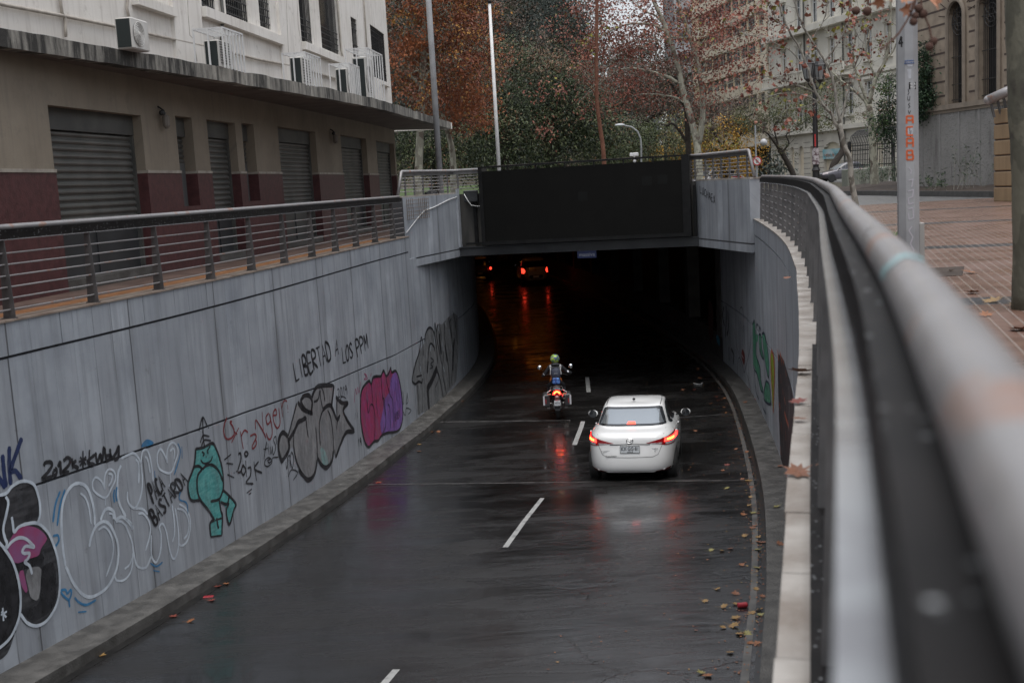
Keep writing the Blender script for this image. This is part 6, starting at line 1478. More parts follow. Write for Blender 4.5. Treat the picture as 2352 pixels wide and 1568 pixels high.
E_=[(0,1),(1,2),(2,3),(3,4),(2,5),(5,6),(6,7),(2,8),(8,9),(9,10),(0,11),(11,12),(12,13),(13,14),(0,15),(15,16),(16,17),(17,18)]
hand_joints(J,E_,7,(.27,-.12,H0-.82),(0,-.2,-1),(1,0,0),1,.3); hand_joints(J,E_,10,(-.27,-.12,H0-.82),(0,-.2,-1),(-1,0,0),-1,.3)
skin_body('body',J,E_,M_jacket,man)
mb=MB(); mb.ball((0,-.01,H0+.02),.105,16,sc=(.82,.95,1.15)); mb.ball((0,-.112,H0+.01),.018,8,sc=(.8,1,1.3)); mb.ball((.09,0,H0+.01),.022,8,sc=(.4,.8,1.2)); mb.ball((-.09,0,H0+.01),.022,8,sc=(.4,.8,1.2)); hd_=mb.build('head',M_skin,man,local=True,smooth=True)
mb=MB(); mb.ball((.035,-.098,H0+.035),.012,8); mb.ball((-.035,-.098,H0+.035),.012,8); mb.build('eyes',M_dark,hd_,local=True)
mb=MB(); mb.ball((0,.012,H0+.055),.112,16,sc=(.86,.95,1.0)); mb.build('hair',M_dark,hd_,local=True,smooth=True)
mb=MB(); mb.ball((0,-.03,H0-.045),.092,16,sc=(.85,.98,.62)); mb.build('face_mask',M_jacket,man,local=True,smooth=True)
mb=MB(); mb.bar((.015,-.135,H0-.20),(.03,-.15,H0-.33),.012,.006); mb.build('zip',M_white,man,local=True)

# ================================================================= paint on the walls: strokes follow the wall surface
G_blk=mat('spray_black',(.012,.012,.014),(.03,.03,.034),scale=8,rough=.55); G_wht=mat('spray_white',(.60,.66,.72),(.46,.51,.57),scale=6,rough=.6); G_blu=mat('spray_blue',(.03,.16,.33),(.05,.22,.42),scale=9,rough=.6)
G_navy=mat('spray_navy',(.012,.025,.09),(.02,.035,.11),scale=9,rough=.6); G_teal=mat('spray_teal',(.06,.30,.29),(.14,.40,.38),scale=5,rough=.6,stretch=(1,1,6)); G_gry=mat('spray_grey',(.22,.22,.225),(.29,.29,.295),scale=2,rough=.5)
G_red=mat('spray_red',(.20,.025,.03),rough=.6); G_pink=mat('spray_pink',(.36,.045,.13),(.28,.07,.20),scale=5,rough=.5,lo=.45,hi=.75); G_pur=mat('spray_purple',(.22,.12,.38),(.30,.10,.28),scale=4,rough=.5,lo=.5,hi=.8)
G_dgr=mat('spray_dark',(.02,.02,.023),(.07,.07,.075),scale=4,rough=.55,stretch=(1,1,5)); G_mint=mat('spray_mint',(.22,.38,.36),(.27,.33,.34),scale=9,rough=.6); G_grn=mat('spray_green',(.10,.33,.20),(.07,.24,.16),scale=4,rough=.5); G_lime=mat('spray_lime',(.26,.34,.03),rough=.5); G_ora=mat('spray_orange',(.42,.10,.04),rough=.5); G_sky=mat('spray_sky',(.05,.25,.38),rough=.5); G_far=mat('spray_silver',(.16,.165,.17),(.23,.235,.24),scale=5,rough=.45,stretch=(1,1,.4))
for _k,_m in list(MATS.items()):
    if _k.startswith('spray_'): pass
def worn(m_,lo=.55):
    n=m_.node_tree; b=n.nodes['Principled BSDF']; tc=n.nodes.new('ShaderNodeTexCoord'); nz=n.nodes.new('ShaderNodeTexNoise'); nz.inputs['Scale'].default_value=3.5; nz.inputs['Detail'].default_value=9; nz.inputs['Roughness'].default_value=.75
    mp=n.nodes.new('ShaderNodeMapping'); mp.inputs['Scale'].default_value=(1,1,.45); n.links.new(tc.outputs['Object'],mp.inputs[0]); n.links.new(mp.outputs[0],nz.inputs['Vector'])
    r=n.nodes.new('ShaderNodeMapRange'); r.inputs[1].default_value=.40; r.inputs[2].default_value=.56; r.inputs[3].default_value=lo; r.inputs[4].default_value=1; n.links.new(nz.outputs[0],r.inputs[0]); n.links.new(r.outputs[0],b.inputs['Alpha'])
worn(G_wht,.8)
for _m in (G_blu,G_teal,G_gry,G_pink,G_pur,G_mint,G_grn,G_lime,G_far): worn(_m,.6)
for _m in (G_blk,G_navy,G_red,G_dgr,G_ora,G_sky): worn(_m,.72)
def tfm(ox,oy,k): return lambda x,y:(ox*.57422+x*.57422/k, oy*.57422+y*.57422/k)
ZA=tfm(0,1750,2.091); ZB=tfm(500,1600,2.4117); ZC=tfm(1000,1450,2.8514); ZD=tfm(1600,1200,3.136); ZE=tfm(2780,1150,2.6125); ZL=tfm(900,1250,2.296)
def smooth2(P,cl=False,n=6):
    P=[Vector(p) for p in P]
    if len(P)<3: return P
    Q=[P[-2] if cl else P[0]*2-P[1]]+P+[P[1] if cl else P[-1]*2-P[-2]]; out=[]
    for i in range(1,len(Q)-2):
        a,b,c,d=Q[i-1:i+3]
        for k in range(n): t=k/n; out.append(.5*((2*b)+(c-a)*t+(2*a-5*b+4*c-d)*t*t+(-a+3*b-3*c+d)*t**3))
    out.append(Q[-2]); return out
def wstroke(mb,cv,P,w,off,T,smooth=True,mi=0,taper=True):
    q=[T(*p) for p in P]; q=[cv.hit(*p) for p in q]; q=[Vector(p) for p in q if p]
    if len(q)<2: return
    if smooth: q=smooth2(q)
    n=len(q); vs=[]
    for i in range(n):
        t=(q[min(i+1,n-1)]-q[max(i-1,0)]); 
        if t.length<1e-6: t=Vector((1,0))
        t.normalize(); nn=Vector((-t.y,t.x)); k=w*.6*(1+.18*mnoise.noise(Vector((i*.5,w*9,0))))
        if taper and (i==0 or i==n-1): k*=.6
        for s_ in (1,-1): p=q[i]+nn*k*s_; vs.append(cv.pt(p.x,p.y,off))
    mb.add(vs,[(2*i,2*i+1,2*i+3,2*i+2) for i in range(n-1)],mi)
def wfill(mb,cv,P,off,T,smooth=True,mi=0,jit=0):
    q=[cv.hit(*T(*p)) for p in P]; q=[Vector(p) for p in q if p]
    if smooth: q=smooth2(q+[q[0]],cl=True,n=4)[:-1]
    V,F=scan([(p.x,p.y) for p in q],.035,.6); mb.add([cv.pt(u,v,off) for u,v in V],F,mi)
FONT={'A':[[(0,0),(.5,1),(1,0)],[(.2,.4),(.8,.4)]],'B':[[(0,0),(0,1),(.7,.95),(.75,.6),(0,.52),(.9,.4),(.8,.02),(0,0)]],'C':[[(1,.85),(.5,1),(0,.6),(.1,.1),(.5,0),(1,.12)]],'D':[[(0,0),(0,1),(.8,.8),(.95,.4),(.7,.05),(0,0)]],'E':[[(1,1),(0,1),(0,0),(1,0)],[(0,.5),(.8,.5)]],
'H':[[(0,0),(0,1)],[(1,0),(1,1)],[(0,.5),(1,.5)]],'I':[[(.5,0),(.5,1)]],'K':[[(0,0),(0,1)],[(.9,1),(0,.45),(1,0)]],'L':[[(0,1),(.05,0),(1,0)]],'M':[[(0,0),(.1,1),(.5,.4),(.9,1),(1,0)]],'N':[[(0,0),(0,1),(1,0),(1,1)]],'O':[[(.5,1),(0,.6),(.1,.1),(.6,0),(1,.4),(.85,.9),(.5,1)]],'P':[[(0,0),(0,1),(.8,.95),(.85,.6),(0,.5)]],'Q':[[(.5,1),(0,.5),(.5,0),(1,.5),(.5,1)],[(.6,.3),(1,0)]],
'R':[[(0,0),(0,1),(.8,.95),(.85,.6),(0,.5),(1,0)]],'S':[[(.95,.85),(.5,1),(.1,.8),(.5,.52),(.95,.25),(.5,0),(0,.12)]],'T':[[(0,1),(1,1)],[(.5,1),(.5,0)]],'U':[[(0,1),(.1,.1),(.5,0),(.9,.1),(1,1)]],'X':[[(0,0),(1,1)],[(0,1),(1,0)]],'Y':[[(0,1),(.5,.5),(1,1)],[(.5,.5),(.4,0)]],
'0':[[(.5,1),(0,.6),(.1,.1),(.6,0),(1,.4),(.85,.9),(.5,1)]],'1':[[(.2,.75),(.6,1),(.6,0)]],'2':[[(0,.8),(.5,1),(.9,.75),(.5,.4),(0,0),(1,.05)]],'9':[[(.9,.7),(.5,1),(.1,.75),(.4,.5),(.9,.7),(.8,0)]],' ':[]}
def wtext(mb,cv,s,BL,BR,TL,TR,w,off,T,fill=.74):
    n=len(s)
    for i,ch in enumerate(s):
        for st in FONT[ch]:
            P=[]
            for u,v in st:
                a=(i+u*fill+.06+rnd.uniform(-.01,.01))/n; v+=rnd.uniform(-.02,.02)
                b=(BL[0]+(BR[0]-BL[0])*a,BL[1]+(BR[1]-BL[1])*a); t=(TL[0]+(TR[0]-TL[0])*a,TL[1]+(TR[1]-TL[1])*a); P.append((b[0]+(t[0]-b[0])*v,b[1]+(t[1]-b[1])*v))
            wstroke(mb,cv,P,w,off,T,smooth=len(P)>3)
def graf(label,parts,parent=lw):
    # parts: list of (material, fn(mb)) ; each colour is a mesh, grouped below one painted piece
    first=None
    for i,(m_,fn) in enumerate(parts):
        mb=MB(); fn(mb); o=mb.build('graffiti' if first is None else 'paint_layer',m_,parent if first is None else first)
        if first is None: first=o; o['label']=label
    return first
def S_(cv,T,w,off,L): return lambda mb:[wstroke(mb,cv,p,w,off,T) for p in L]
def F_(cv,T,off,L,sm=True): return lambda mb:[wfill(mb,cv,p,off,T,sm) for p in L]
# black and white bubble letters at the left edge
graf('black bubble graffiti with white outlines and pink patches',[
 (G_dgr,F_(LW,ZA,.004,[[(-160,470),(-20,470),(40,490),(100,400),(200,365),(270,385),(310,450),(330,560),(335,640),(310,715),(390,785),(440,890),(480,1020),(492,1180),(485,1330),(450,1440),(400,1520),(330,1560),(230,1568),(185,1530),(160,1480),(130,1600),(60,1800),(-60,1880),(-200,1900)]])),
 (G_blk,F_(LW,ZA,.006,[[(-150,480),(30,490),(55,560),(22,760),(50,880),(30,940),(100,1050),(150,1200),(165,1400),(150,1520),(100,1680),(-20,1790),(-200,1800)],[(335,1100),(440,1040),(470,1200),(465,1350),(420,1440),(350,1500),(250,1520),(190,1440),(250,1420),(320,1380),(345,1220)],[(120,1050),(240,1015),(350,960),(350,1060),(200,1100),(150,1130)]])),
 (mat('spray_mauve',(.22,.10,.22),(.30,.05,.13),scale=3,rough=.6),F_(LW,ZA,.008,[[(60,920),(110,800),(180,740),(260,740),(330,770),(390,840),(340,920),(320,980),(240,1010),(120,1045)],[(150,1130),(200,1110),(215,1200),(225,1300),(180,1250)]])),
 (G_gry,F_(LW,ZA,.009,[[(215,1110),(330,1080),(335,1200),(315,1350),(250,1330),(225,1230)]])),
 (G_wht,lambda mb:[wstroke(mb,LW,p,.032,.012,ZA) for p in ([(-150,500),(-60,485),(40,465),(90,410),(150,370),(210,362),(270,385),(300,440),(325,540),(328,640),(308,715)],[(40,490),(62,540),(45,640),(20,760),(35,840),(50,880),(38,930)],[(-60,830),(-5,885),(40,940),(100,1040),(145,1180),(165,1330),(158,1470),(125,1580),(70,1680),(-20,1760),(-120,1800)],[(90,660),(100,720),(112,785),(150,745),(220,718),(308,715),(390,785),(440,890),(475,1010),(492,1160),(487,1310),(450,1430),(380,1530),(300,1570),(220,1545),(160,1465)],[(45,925),(90,870),(150,835),(210,845),(260,890),(275,915),(210,905),(180,945),(195,965),(240,965),(225,1010),(200,1040),(240,1070),(262,1140)],[(15,1420),(22,1530)],[(0,1480),(50,1450)],[(5,1450),(45,1500)])])])
graf('navy blue sprayed letters VK',[(G_navy,S_(LW,ZA,.055,.005,[[(-20,320),(10,370),(45,415)],[(18,140),(30,280),(48,415)],[(75,70),(75,250),(88,395)],[(180,0),(140,110),(88,268),(130,280),(180,350)]]))])
graf('black sprayed tag reading 2012K*KWDY above the joint',[(G_blk,S_(LW,ZA,.040,.007,[[(360,235),(380,205),(420,205),(430,235),(395,290),(350,345),(440,320)],[(455,260),(440,300),(455,318),(470,290),(465,262),(455,260)],[(480,245),(500,205),(505,310)],[(525,195),(560,165),(585,185),(570,230),(520,290),(575,285)],[(600,170),(605,260)],[(635,190),(603,220),(655,255)],[(690,110),(690,250)],[(655,200),(720,180)],[(665,160),(715,225)],[(715,155),(665,235)],[(745,100),(740,235)],[(790,140),(730,200),(790,225)],[(795,120),(810,205),(835,140),(850,200),(865,70)],[(870,80),(890,190),(925,150),(880,150)],[(915,90),(930,165),(965,130),(990,70),(985,165),(950,185)]]))])
graf('white outline graffiti with hearts and blue accents',[
 (G_wht,lambda mb:([wstroke(mb,LW,p,.036,.005,ZA) for p in ([(745,910),(760,830),(800,740),(860,700),(910,720),(955,800),(985,900),(985,1020),(960,1130),(900,1240),(830,1300),(750,1330),(680,1300),(610,1210),(560,1100),(545,1075)],[(545,1070),(525,930),(512,760),(515,600),(545,480),(600,400),(660,380),(720,410),(760,500),(785,620),(790,730)],[(838,690),(870,610),(910,590),(950,620),(965,680),(1010,660),(1050,680),(1100,740),(1108,770)],[(1010,230),(985,300),(980,450),(1000,560),(1050,660)])],
   [wstroke(mb,LW,p,.024,.005,ZA) for p in ([(670,462),(710,500),(740,580),(760,720)],[(820,770),(870,745),(920,800),(945,900),(935,1010),(885,1160)],[(875,430),(850,370),(800,330),(770,380),(790,450),(880,500),(930,420),(965,340),(950,280),(910,262),(880,300),(868,380),(875,430)],[(880,500),(878,565)],[(905,300),(935,310),(930,360),(905,405)],[(910,630),(940,640),(945,680)],[(965,700),(1010,700),(1060,745)],[(955,1150),(975,1190),(1030,1190),(1080,1140),(1105,1060),(1108,960)],[(1040,1095),(1080,1060),(1105,1000)])],
   [wstroke(mb,LW,p,.028,.005,ZB) for p in ([(-40,560),(20,530),(80,510),(130,560),(150,600),(165,500),(200,478),(230,520),(255,640),(270,780)],[(100,565),(130,620),(130,800)],[(150,600),(165,760),(155,900),(120,1000),(90,1040),(45,1010),(20,950),(22,880)],[(190,540),(215,570),(232,650),(240,700)],[(90,1040),(170,1050),(215,1100)],[(125,1095),(170,1090),(220,1150),(240,1220),(235,1310),(195,1450)],[(408,605),(380,530),(340,470),(310,520),(310,600),(340,670),(435,700),(480,600),(510,500),(490,430),(450,410),(415,450),(400,530),(408,605)],[(435,700),(438,795)],[(430,490),(465,465),(475,510),(468,570)],[(250,1300),(250,1440),(260,1520),(300,1560),(340,1450),(345,1300),(330,1220),(360,1190),(395,1260),(420,1400),(450,1510),(480,1520),(510,1430),(515,1300),(500,1150),(480,1040)],[(455,1365),(475,1280),(470,1150),(450,1000)],[(500,1045),(560,1060),(600,1120),(615,1200),(600,1290),(565,1335)],[(520,1000),(580,1040),(620,1120),(628,1230),(600,1350),(550,1400),(515,1385)],[(420,830),(450,800),(490,830),(520,900)],[(0,1140),(50,1180),(70,1250)],[(0,1200),(60,1350),(85,1500),(120,1600),(200,1610),(250,1500)])])),
 (G_blu,lambda mb:([wstroke(mb,LW,p,.026,.006,ZA) for p in ([(500,445),(460,560),(440,705)],[(540,432),(500,560),(475,735)],[(955,430),(948,480),(955,540)],[(975,410),(968,470),(975,530)],[(440,820),(480,815),(488,860),(455,915)],[(575,1360),(520,1310),(510,1275),(545,1270),(560,1300),(590,1268),(592,1310),(575,1360),(580,1415)],[(620,1335),(660,1375),(720,1395),(800,1355)],[(650,1457),(720,1450)])],[wstroke(mb,LW,p,.022,.006,ZB) for p in ([(505,415),(530,480),(520,560),(470,720)],[(545,445),(548,560)],[(280,680),(290,760)],[(545,850),(520,950),(590,990),(605,1090)],[(240,1570),(300,1600),(360,1560)],[(270,1640),(330,1650)])],wfill(mb,LW,[(150,450),(190,385),(230,378),(275,410),(235,435)],.006,ZB)))])
graf('black handwriting reading PACA BASTARDA',[(G_blk,lambda mb:(wtext(mb,LW,'PACA',(272,1005),(390,830),(210,825),(335,715),.034,.010,ZB),wtext(mb,LW,'BASTARDA',(285,1215),(610,770),(228,1080),(555,680),.036,.010,ZB)))])
graf('teal cartoon figure with crossed brows and a round belly',[
 (G_teal,F_(LW,ZB,.005,[[(675,470),(750,455),(840,415),(880,480),(915,580),(940,700),(945,830),(930,900),(910,960),(920,1060),(935,1120),(930,1300),(825,1315),(815,1200),(860,1155),(820,1060),(720,960),(640,965),(610,900),(605,800),(640,700),(660,640),(670,560)],[(935,860),(1000,920),(1065,1000),(1045,1060),(1005,1195),(980,1130),(975,1030),(915,985),(920,920)]],False)),
 (G_blk,lambda mb:([wstroke(mb,LW,p,.040,.008,ZB) for p in ([(675,470),(750,455),(840,415),(880,480),(915,580),(940,700),(945,830),(930,900),(900,955),(820,975)],[(740,665),(790,625),(850,630),(905,690),(940,780)],[(740,665),(700,720),(690,800),(700,900),(730,970),(800,1060),(860,1155)],[(720,962),(640,965),(610,900),(605,800),(640,700),(660,640),(672,560),(678,470)],[(660,640),(710,635),(742,665)],[(905,960),(920,1060),(935,1120),(930,1300)],[(930,1302),(825,1315)],[(825,1315),(815,1200),(835,1165),(860,1158)],[(865,1158),(930,1135)],[(880,1130),(890,1200),(900,1235)],[(935,860),(1000,920),(1065,1000),(1045,1060),(1005,1195),(980,1130),(975,1050),(1000,990)],[(918,980),(980,1000),(1000,930)])],[wstroke(mb,LW,p,.026,.008,ZB) for p in ([(725,575),(750,605),(790,605),(825,580),(840,540)],[(735,495),(760,515),(745,540)],[(820,440),(790,490),(800,515)],[(778,535),(779,556)],[(710,295),(745,165),(790,250)],[(745,165),(750,330),(762,450)],[(722,410),(750,340),(810,350)],[(732,450),(760,385),(825,390)],[(797,262),(806,268)])]))])
graf('black sprayed tag with 2012K between the teal figure and the grey letters',[(G_blk,S_(LW,ZB,.032,.007,[[(955,575),(1020,520)],[(975,605),(1040,615)],[(985,715),(1050,745)],[(1045,698),(1052,702)],[(1069,683),(1076,687)],[(1090,520),(1110,510),(1115,570),(1085,680),(1110,690),(1130,640)],[(1135,620),(1120,680),(1140,720),(1160,670),(1135,620)],[(1160,580),(1170,740)],[(1165,490),(1150,515),(1165,540),(1185,515),(1165,490)],[(1180,655),(1210,650),(1205,730),(1165,795),(1235,805)],[(1240,590),(1265,775)],[(1285,590),(1245,660),(1320,700)],[(1170,895),(1220,855)],[(1190,910),(1215,890)]]))])
graf('thin red handwriting reading Stranger!',[(G_red,lambda mb:([wstroke(mb,LW,p,.028,.006,ZB) for p in ([(980,165),(950,260),(960,350),(1000,375),(1050,330),(1040,260),(1010,210),(1030,205)],[(1095,265),(1025,410)],[(1050,300),(1080,330)],[(1110,300),(1138,470)],[(1115,350),(1150,290),(1185,310)],[(1205,345),(1250,325),(1262,360),(1225,440),(1235,465),(1265,420),(1255,370)])],[wstroke(mb,LW,p,.028,.006,ZC) for p in ([(60,760),(65,655),(150,790),(180,860)],[(150,790),(135,560)],[(210,575),(180,620),(195,700),(230,660),(220,580),(250,760),(240,850),(210,870),(180,800)],[(260,600),(300,590),(290,530),(260,580),(270,680),(310,745),(340,680),(325,510)],[(350,450),(370,620)],[(355,520),(385,435),(420,440)],[(425,480),(430,530)],[(428,560),(432,568)])]))])
graf('grey letters with thick black outlines',[
 (G_gry,F_(LW,ZC,.005,[[(320,900),(345,810),(400,800),(430,840),(480,650),(530,480),(560,440),(600,385),(660,375),(700,420),(740,300),(800,262),(870,262),(950,255),(935,400),(925,500),(985,650),(980,500),(975,400),(1040,455),(1120,460),(1060,545),(1110,660),(1185,780),(1100,810),(1030,930),(975,1080),(950,1000),(920,1120),(870,1190),(800,1150),(770,1080),(740,1240),(680,1330),(620,1310),(550,1220),(520,1120),(495,950),(440,985),(400,1060),(360,1110),(325,1010)]],False)),
 (G_blk,lambda mb:([wstroke(mb,LW,p,.075,.008,ZC) for p in ([(430,840),(370,795),(330,860),(322,980),(345,1090),(370,1110),(440,985),(430,850)],[(570,440),(610,380),(670,375),(705,440),(700,520),(690,570),(620,530),(570,440)],[(540,450),(600,530),(710,580)],[(440,880),(500,780),(545,680),(590,655),(635,625)],[(550,1220),(590,1270),(660,1335),(730,1270),(765,1100)],[(770,1090),(810,1160),(870,1195),(930,1120),(950,1000)],[(825,540),(880,490),(925,500),(985,650)],[(975,390),(1040,455),(1118,458)],[(1118,458),(1060,545),(1120,680),(1185,780),(1100,790),(1040,900),(975,1080)],[(955,255),(940,380),(925,500)],[(700,400),(740,300),(800,262),(950,257)])],
   [wstroke(mb,LW,p,.040,.008,ZC) for p in ([(430,840),(480,650),(530,460)],[(635,620),(640,700),(660,850)],[(495,790),(495,950),(530,1130),(590,1260)],[(765,1100),(760,900),(745,735)],[(950,1000),(940,800),(915,620),(880,540)],[(725,445),(770,420),(795,320),(800,400),(825,520)],[(800,945),(785,750),(800,620),(830,540)],[(810,280),(835,340),(850,440)],[(985,760),(990,650),(985,500),(990,420)],[(960,990),(975,1080)],[(985,650),(1020,600),(1010,640),(990,670)])])),
 (G_mint,F_(LW,ZC,.007,[[(800,975),(850,1000),(890,1145),(835,1165),(810,1080)]]))])
graf('small black tags around the grey letters',[(G_blk,lambda mb:([wstroke(mb,LW,p,.020,.007,ZC) for p in ([(155,1100),(185,900),(175,1000)],[(150,985),(200,975)],[(200,920),(215,1050)],[(225,950),(235,1040),(255,950)],[(250,960),(262,1050),(290,960),(265,880),(290,840),(300,930)],[(230,1100),(200,1110),(215,1140),(245,1110),(210,1080),(170,1110),(165,1165),(200,1180),(245,1140),(255,1085),(320,1075)],[(1040,435),(1030,405),(1060,385),(1095,410)],[(405,1120),(415,1210),(430,1130),(430,1080),(450,1060),(455,1200)],[(470,1010),(455,1100),(480,1200),(495,1080),(470,1010)],[(430,1300),(470,1220),(540,1250),(490,1340)],[(1200,570),(1195,650)],[(1225,565),(1222,630)],[(1735,320),(1725,440),(1750,460),(1745,330)],[(1790,340),(1780,460),(1800,440),(1790,340)],[(1745,560),(1770,600),(1780,520),(1835,540),(1800,590)])],wtext(mb,LW,'2019',(1003,395),(1115,360),(988,300),(1105,250),.020,.007,ZC),wtext(mb,LW,'19',(1230,960),(1275,945),(1226,865),(1268,850),.026,.007,ZC)))])
graf('pink and purple bubble letters with black outlines',[
 (G_pink,F_(LW,ZC,.005,[[(1255,400),(1280,290),(1350,210),(1380,240),(1400,170),(1450,155),(1490,140),(1520,90),(1550,150),(1600,60),(1615,110),(1660,95),(1700,200),(1735,450),(1735,650),(1700,760),(1640,790),(1560,800),(1500,830),(1460,885),(1410,900),(1350,960),(1300,880),(1260,650)]],False)),
 (G_pur,F_(LW,ZC,.007,[[(1480,700),(1510,560),(1530,420),(1590,330),(1600,200),(1625,130),(1670,100),(1700,200),(1735,450),(1735,650),(1700,755),(1640,785),(1560,795),(1500,820)]],False)),
 (G_blk,lambda mb:([wstroke(mb,LW,p,.055,.010,ZC) for p in ([(1255,400),(1280,290),(1350,210),(1380,240),(1400,170),(1450,155),(1490,150),(1520,90),(1550,150),(1580,120),(1600,60),(1615,110),(1660,95),(1700,200),(1735,450),(1735,650),(1700,760),(1640,790),(1560,800),(1500,830),(1460,885),(1410,900),(1350,960),(1300,880),(1260,650),(1255,400)],)],[wstroke(mb,LW,p,.026,.010,ZC) for p in ([(1330,415),(1345,570),(1370,480),(1400,490),(1420,600),(1420,760),(1410,900)],[(1380,240),(1395,420),(1400,500)],[(1430,350),(1450,580)],[(1490,140),(1500,300),(1515,420),(1540,600)],[(1505,410),(1530,430),(1545,700),(1500,820)],[(1545,150),(1560,240),(1600,390)],[(1570,470),(1590,520),(1600,750)],[(1600,380),(1625,450),(1640,780)],[(1600,110),(1610,230)],[(1655,230),(1670,440)])],wtext(mb,LW,'BIDEK',(1648,665),(1708,615),(1645,585),(1703,535),.016,.012,ZC))),
 (G_pink,S_(LW,ZC,.018,.006,[[(1300,120),(1330,150),(1300,190),(1340,180),(1310,140),(1300,120)],[(1185,460),(1200,300),(1215,360),(1225,280),(1240,340),(1262,212)],[(1370,160),(1380,120),(1375,150)]]))])
graf('black handwriting reading LIBERTAD A LOS PPM high on the wall',[(G_blk,lambda mb:(wtext(mb,LW,'LIBERTAD',(645,632),(985,425),(618,462),(955,255),.048,.006,ZL,.80),wtext(mb,LW,'A',(1008,408),(1050,378),(1008,262),(1042,240),.042,.006,ZL),wtext(mb,LW,'LOS',(1080,468),(1180,405),(1068,320),(1165,272),.045,.006,ZL,.8),wtext(mb,LW,'PPM',(1215,410),(1318,325),(1190,262),(1305,190),.045,.006,ZL,.8)))])
graf('silver and black wild style piece beside the tunnel mouth',[
 (G_far,F_(LW,ZD,.005,[[(300,540),(310,450),(345,370),(385,350),(430,430),(440,400),(470,300),(530,300),(560,260),(620,200),(680,160),(720,200),(735,500),(725,800),(700,1020),(640,1100),(520,1240),(390,1340),(350,1390),(270,1410),(220,1440),(200,1050),(150,980),(190,800),(240,650)]],False)),
 (G_blk,lambda mb:([wstroke(mb,LW,p,.055,.009,ZD) for p in ([(280,980),(270,1035),(235,1020),(190,1050),(160,1030),(150,980),(190,800),(240,640),(262,470),(280,540),(290,700)],[(305,520),(315,430),(350,355),(390,350),(425,420),(455,600),(470,800)],[(340,920),(350,700),(360,590),(385,545),(420,580),(435,640)],[(430,420),(435,285),(450,400)],[(470,300),(455,420),(480,600),(520,800)],[(490,290),(520,500),(540,700),(530,900),(580,1180)],[(550,265),(560,500),(600,800),(620,1100)],[(600,215),(640,400),(660,700),(640,1050)],[(660,140),(690,300),(720,560)],[(460,860),(500,1000),(540,1230)],[(640,230),(620,300),(650,500)],[(205,960),(270,940)])],[wstroke(mb,LW,p,.17,.009,ZD) for p in ([(335,1120),(400,1000),(462,840)],[(345,1120),(352,1250),(362,1385)],[(490,420),(500,560),(515,680)],[(560,560),(590,760)],[(680,480),(665,640),(660,880)],[(338,900),(350,760)])],[wstroke(mb,LW,p,.03,.009,ZD) for p in ([(215,1060),(230,1300),(240,1440)],[(275,1040),(285,1400)],[(380,720),(420,760),(380,800),(410,840),(370,860)],[(440,960),(460,900),(480,980),(440,1100)])])),
 (G_wht,S_(LW,ZD,.05,.011,[[(385,560),(375,640)],[(420,450),(435,560)],[(480,320),(482,390)],[(520,460),(535,640)],[(250,830),(258,900)],[(560,280),(575,330)],[(610,370),(618,430)],[(540,840),(555,900)],[(640,560),(650,640)]]))])
# right wall pieces
graf('green letters with dark outlines on the right wall',[
 (G_grn,F_(RW,ZE,.005,[[(605,380),(625,350),(640,560),(640,700),(680,830),(690,960),(712,1080),(690,1060),(650,900),(612,800)],[(670,490),(692,500),(702,640),(722,740),(700,720),(675,640)],[(703,480),(730,485),(760,640),(775,800),(770,940),(740,800),(715,600)],[(745,970),(780,1020),(795,1210),(730,1180),(720,1100)],[(620,490),(660,490),(658,565),(622,565)]],False)),
 (mat('spray_deepblue',(.02,.035,.06),rough=.55),lambda mb:[wstroke(mb,RW,p,.045,.008,ZE) for p in ([(605,380),(625,350),(640,560),(640,700),(680,830),(690,960),(712,1080),(690,1060),(650,900),(612,800),(605,380)],[(670,490),(692,500),(702,640),(722,740),(700,720),(675,640),(670,490)],[(703,480),(730,485),(760,640),(775,800),(770,940),(740,800),(715,600),(703,480)],[(745,970),(780,1020),(795,1210),(730,1180),(720,1100),(745,970)],[(640,420),(650,380),(662,400)],[(670,460),(680,410),(690,450)],[(700,1110),(712,1250),(745,1320)],[(620,850),(640,1080),(670,1170)])])])
graf('lime green oval with orange rim on the right wall',[(G_ora,F_(RW,ZE,.005,[[(800,640),(828,720),(836,900),(828,1150),(820,1320),(805,1100),(793,900),(788,750)]])),(G_lime,F_(RW,ZE,.008,[[(803,680),(822,740),(828,900),(822,1130),(817,1270),(808,1080),(799,900),(795,770)]])),(G_ora,S_(RW,ZE,.04,.011,[[(806,820),(804,880),(812,920)],[(808,1000),(812,1040)]]))])
graf('black and orange flame letters on the nearer right wall',[(G_blk,F_(RW,ZE,.005,[[(868,690),(905,720),(930,760),(960,860),(1000,1000),(1020,1100),(1060,1500),(1040,1900),(900,1850),(885,1500),(875,1200),(866,950)]],False)),
 (G_ora,lambda mb:[wstroke(mb,RW,p,.07,.008,ZE) for p in ([(866,650),(872,700),(880,760)],[(892,680),(905,740),(912,800)],[(920,740),(932,800)],[(935,1140),(950,1220)],[(885,1200),(895,1270)],[(940,1300),(960,1380),(985,1450)],[(900,900),(905,1000)],[(920,1050),(925,1120)],[(905,1400),(915,1520)],[(950,1500),(955,1600)],[(895,1650),(905,1750)],[(952,860),(960,930)])]),
 (G_wht,S_(RW,ZE,.03,.010,[[(988,1000),(990,1250),(985,1500)],[(870,780),(872,1000),(878,1300)]]))])
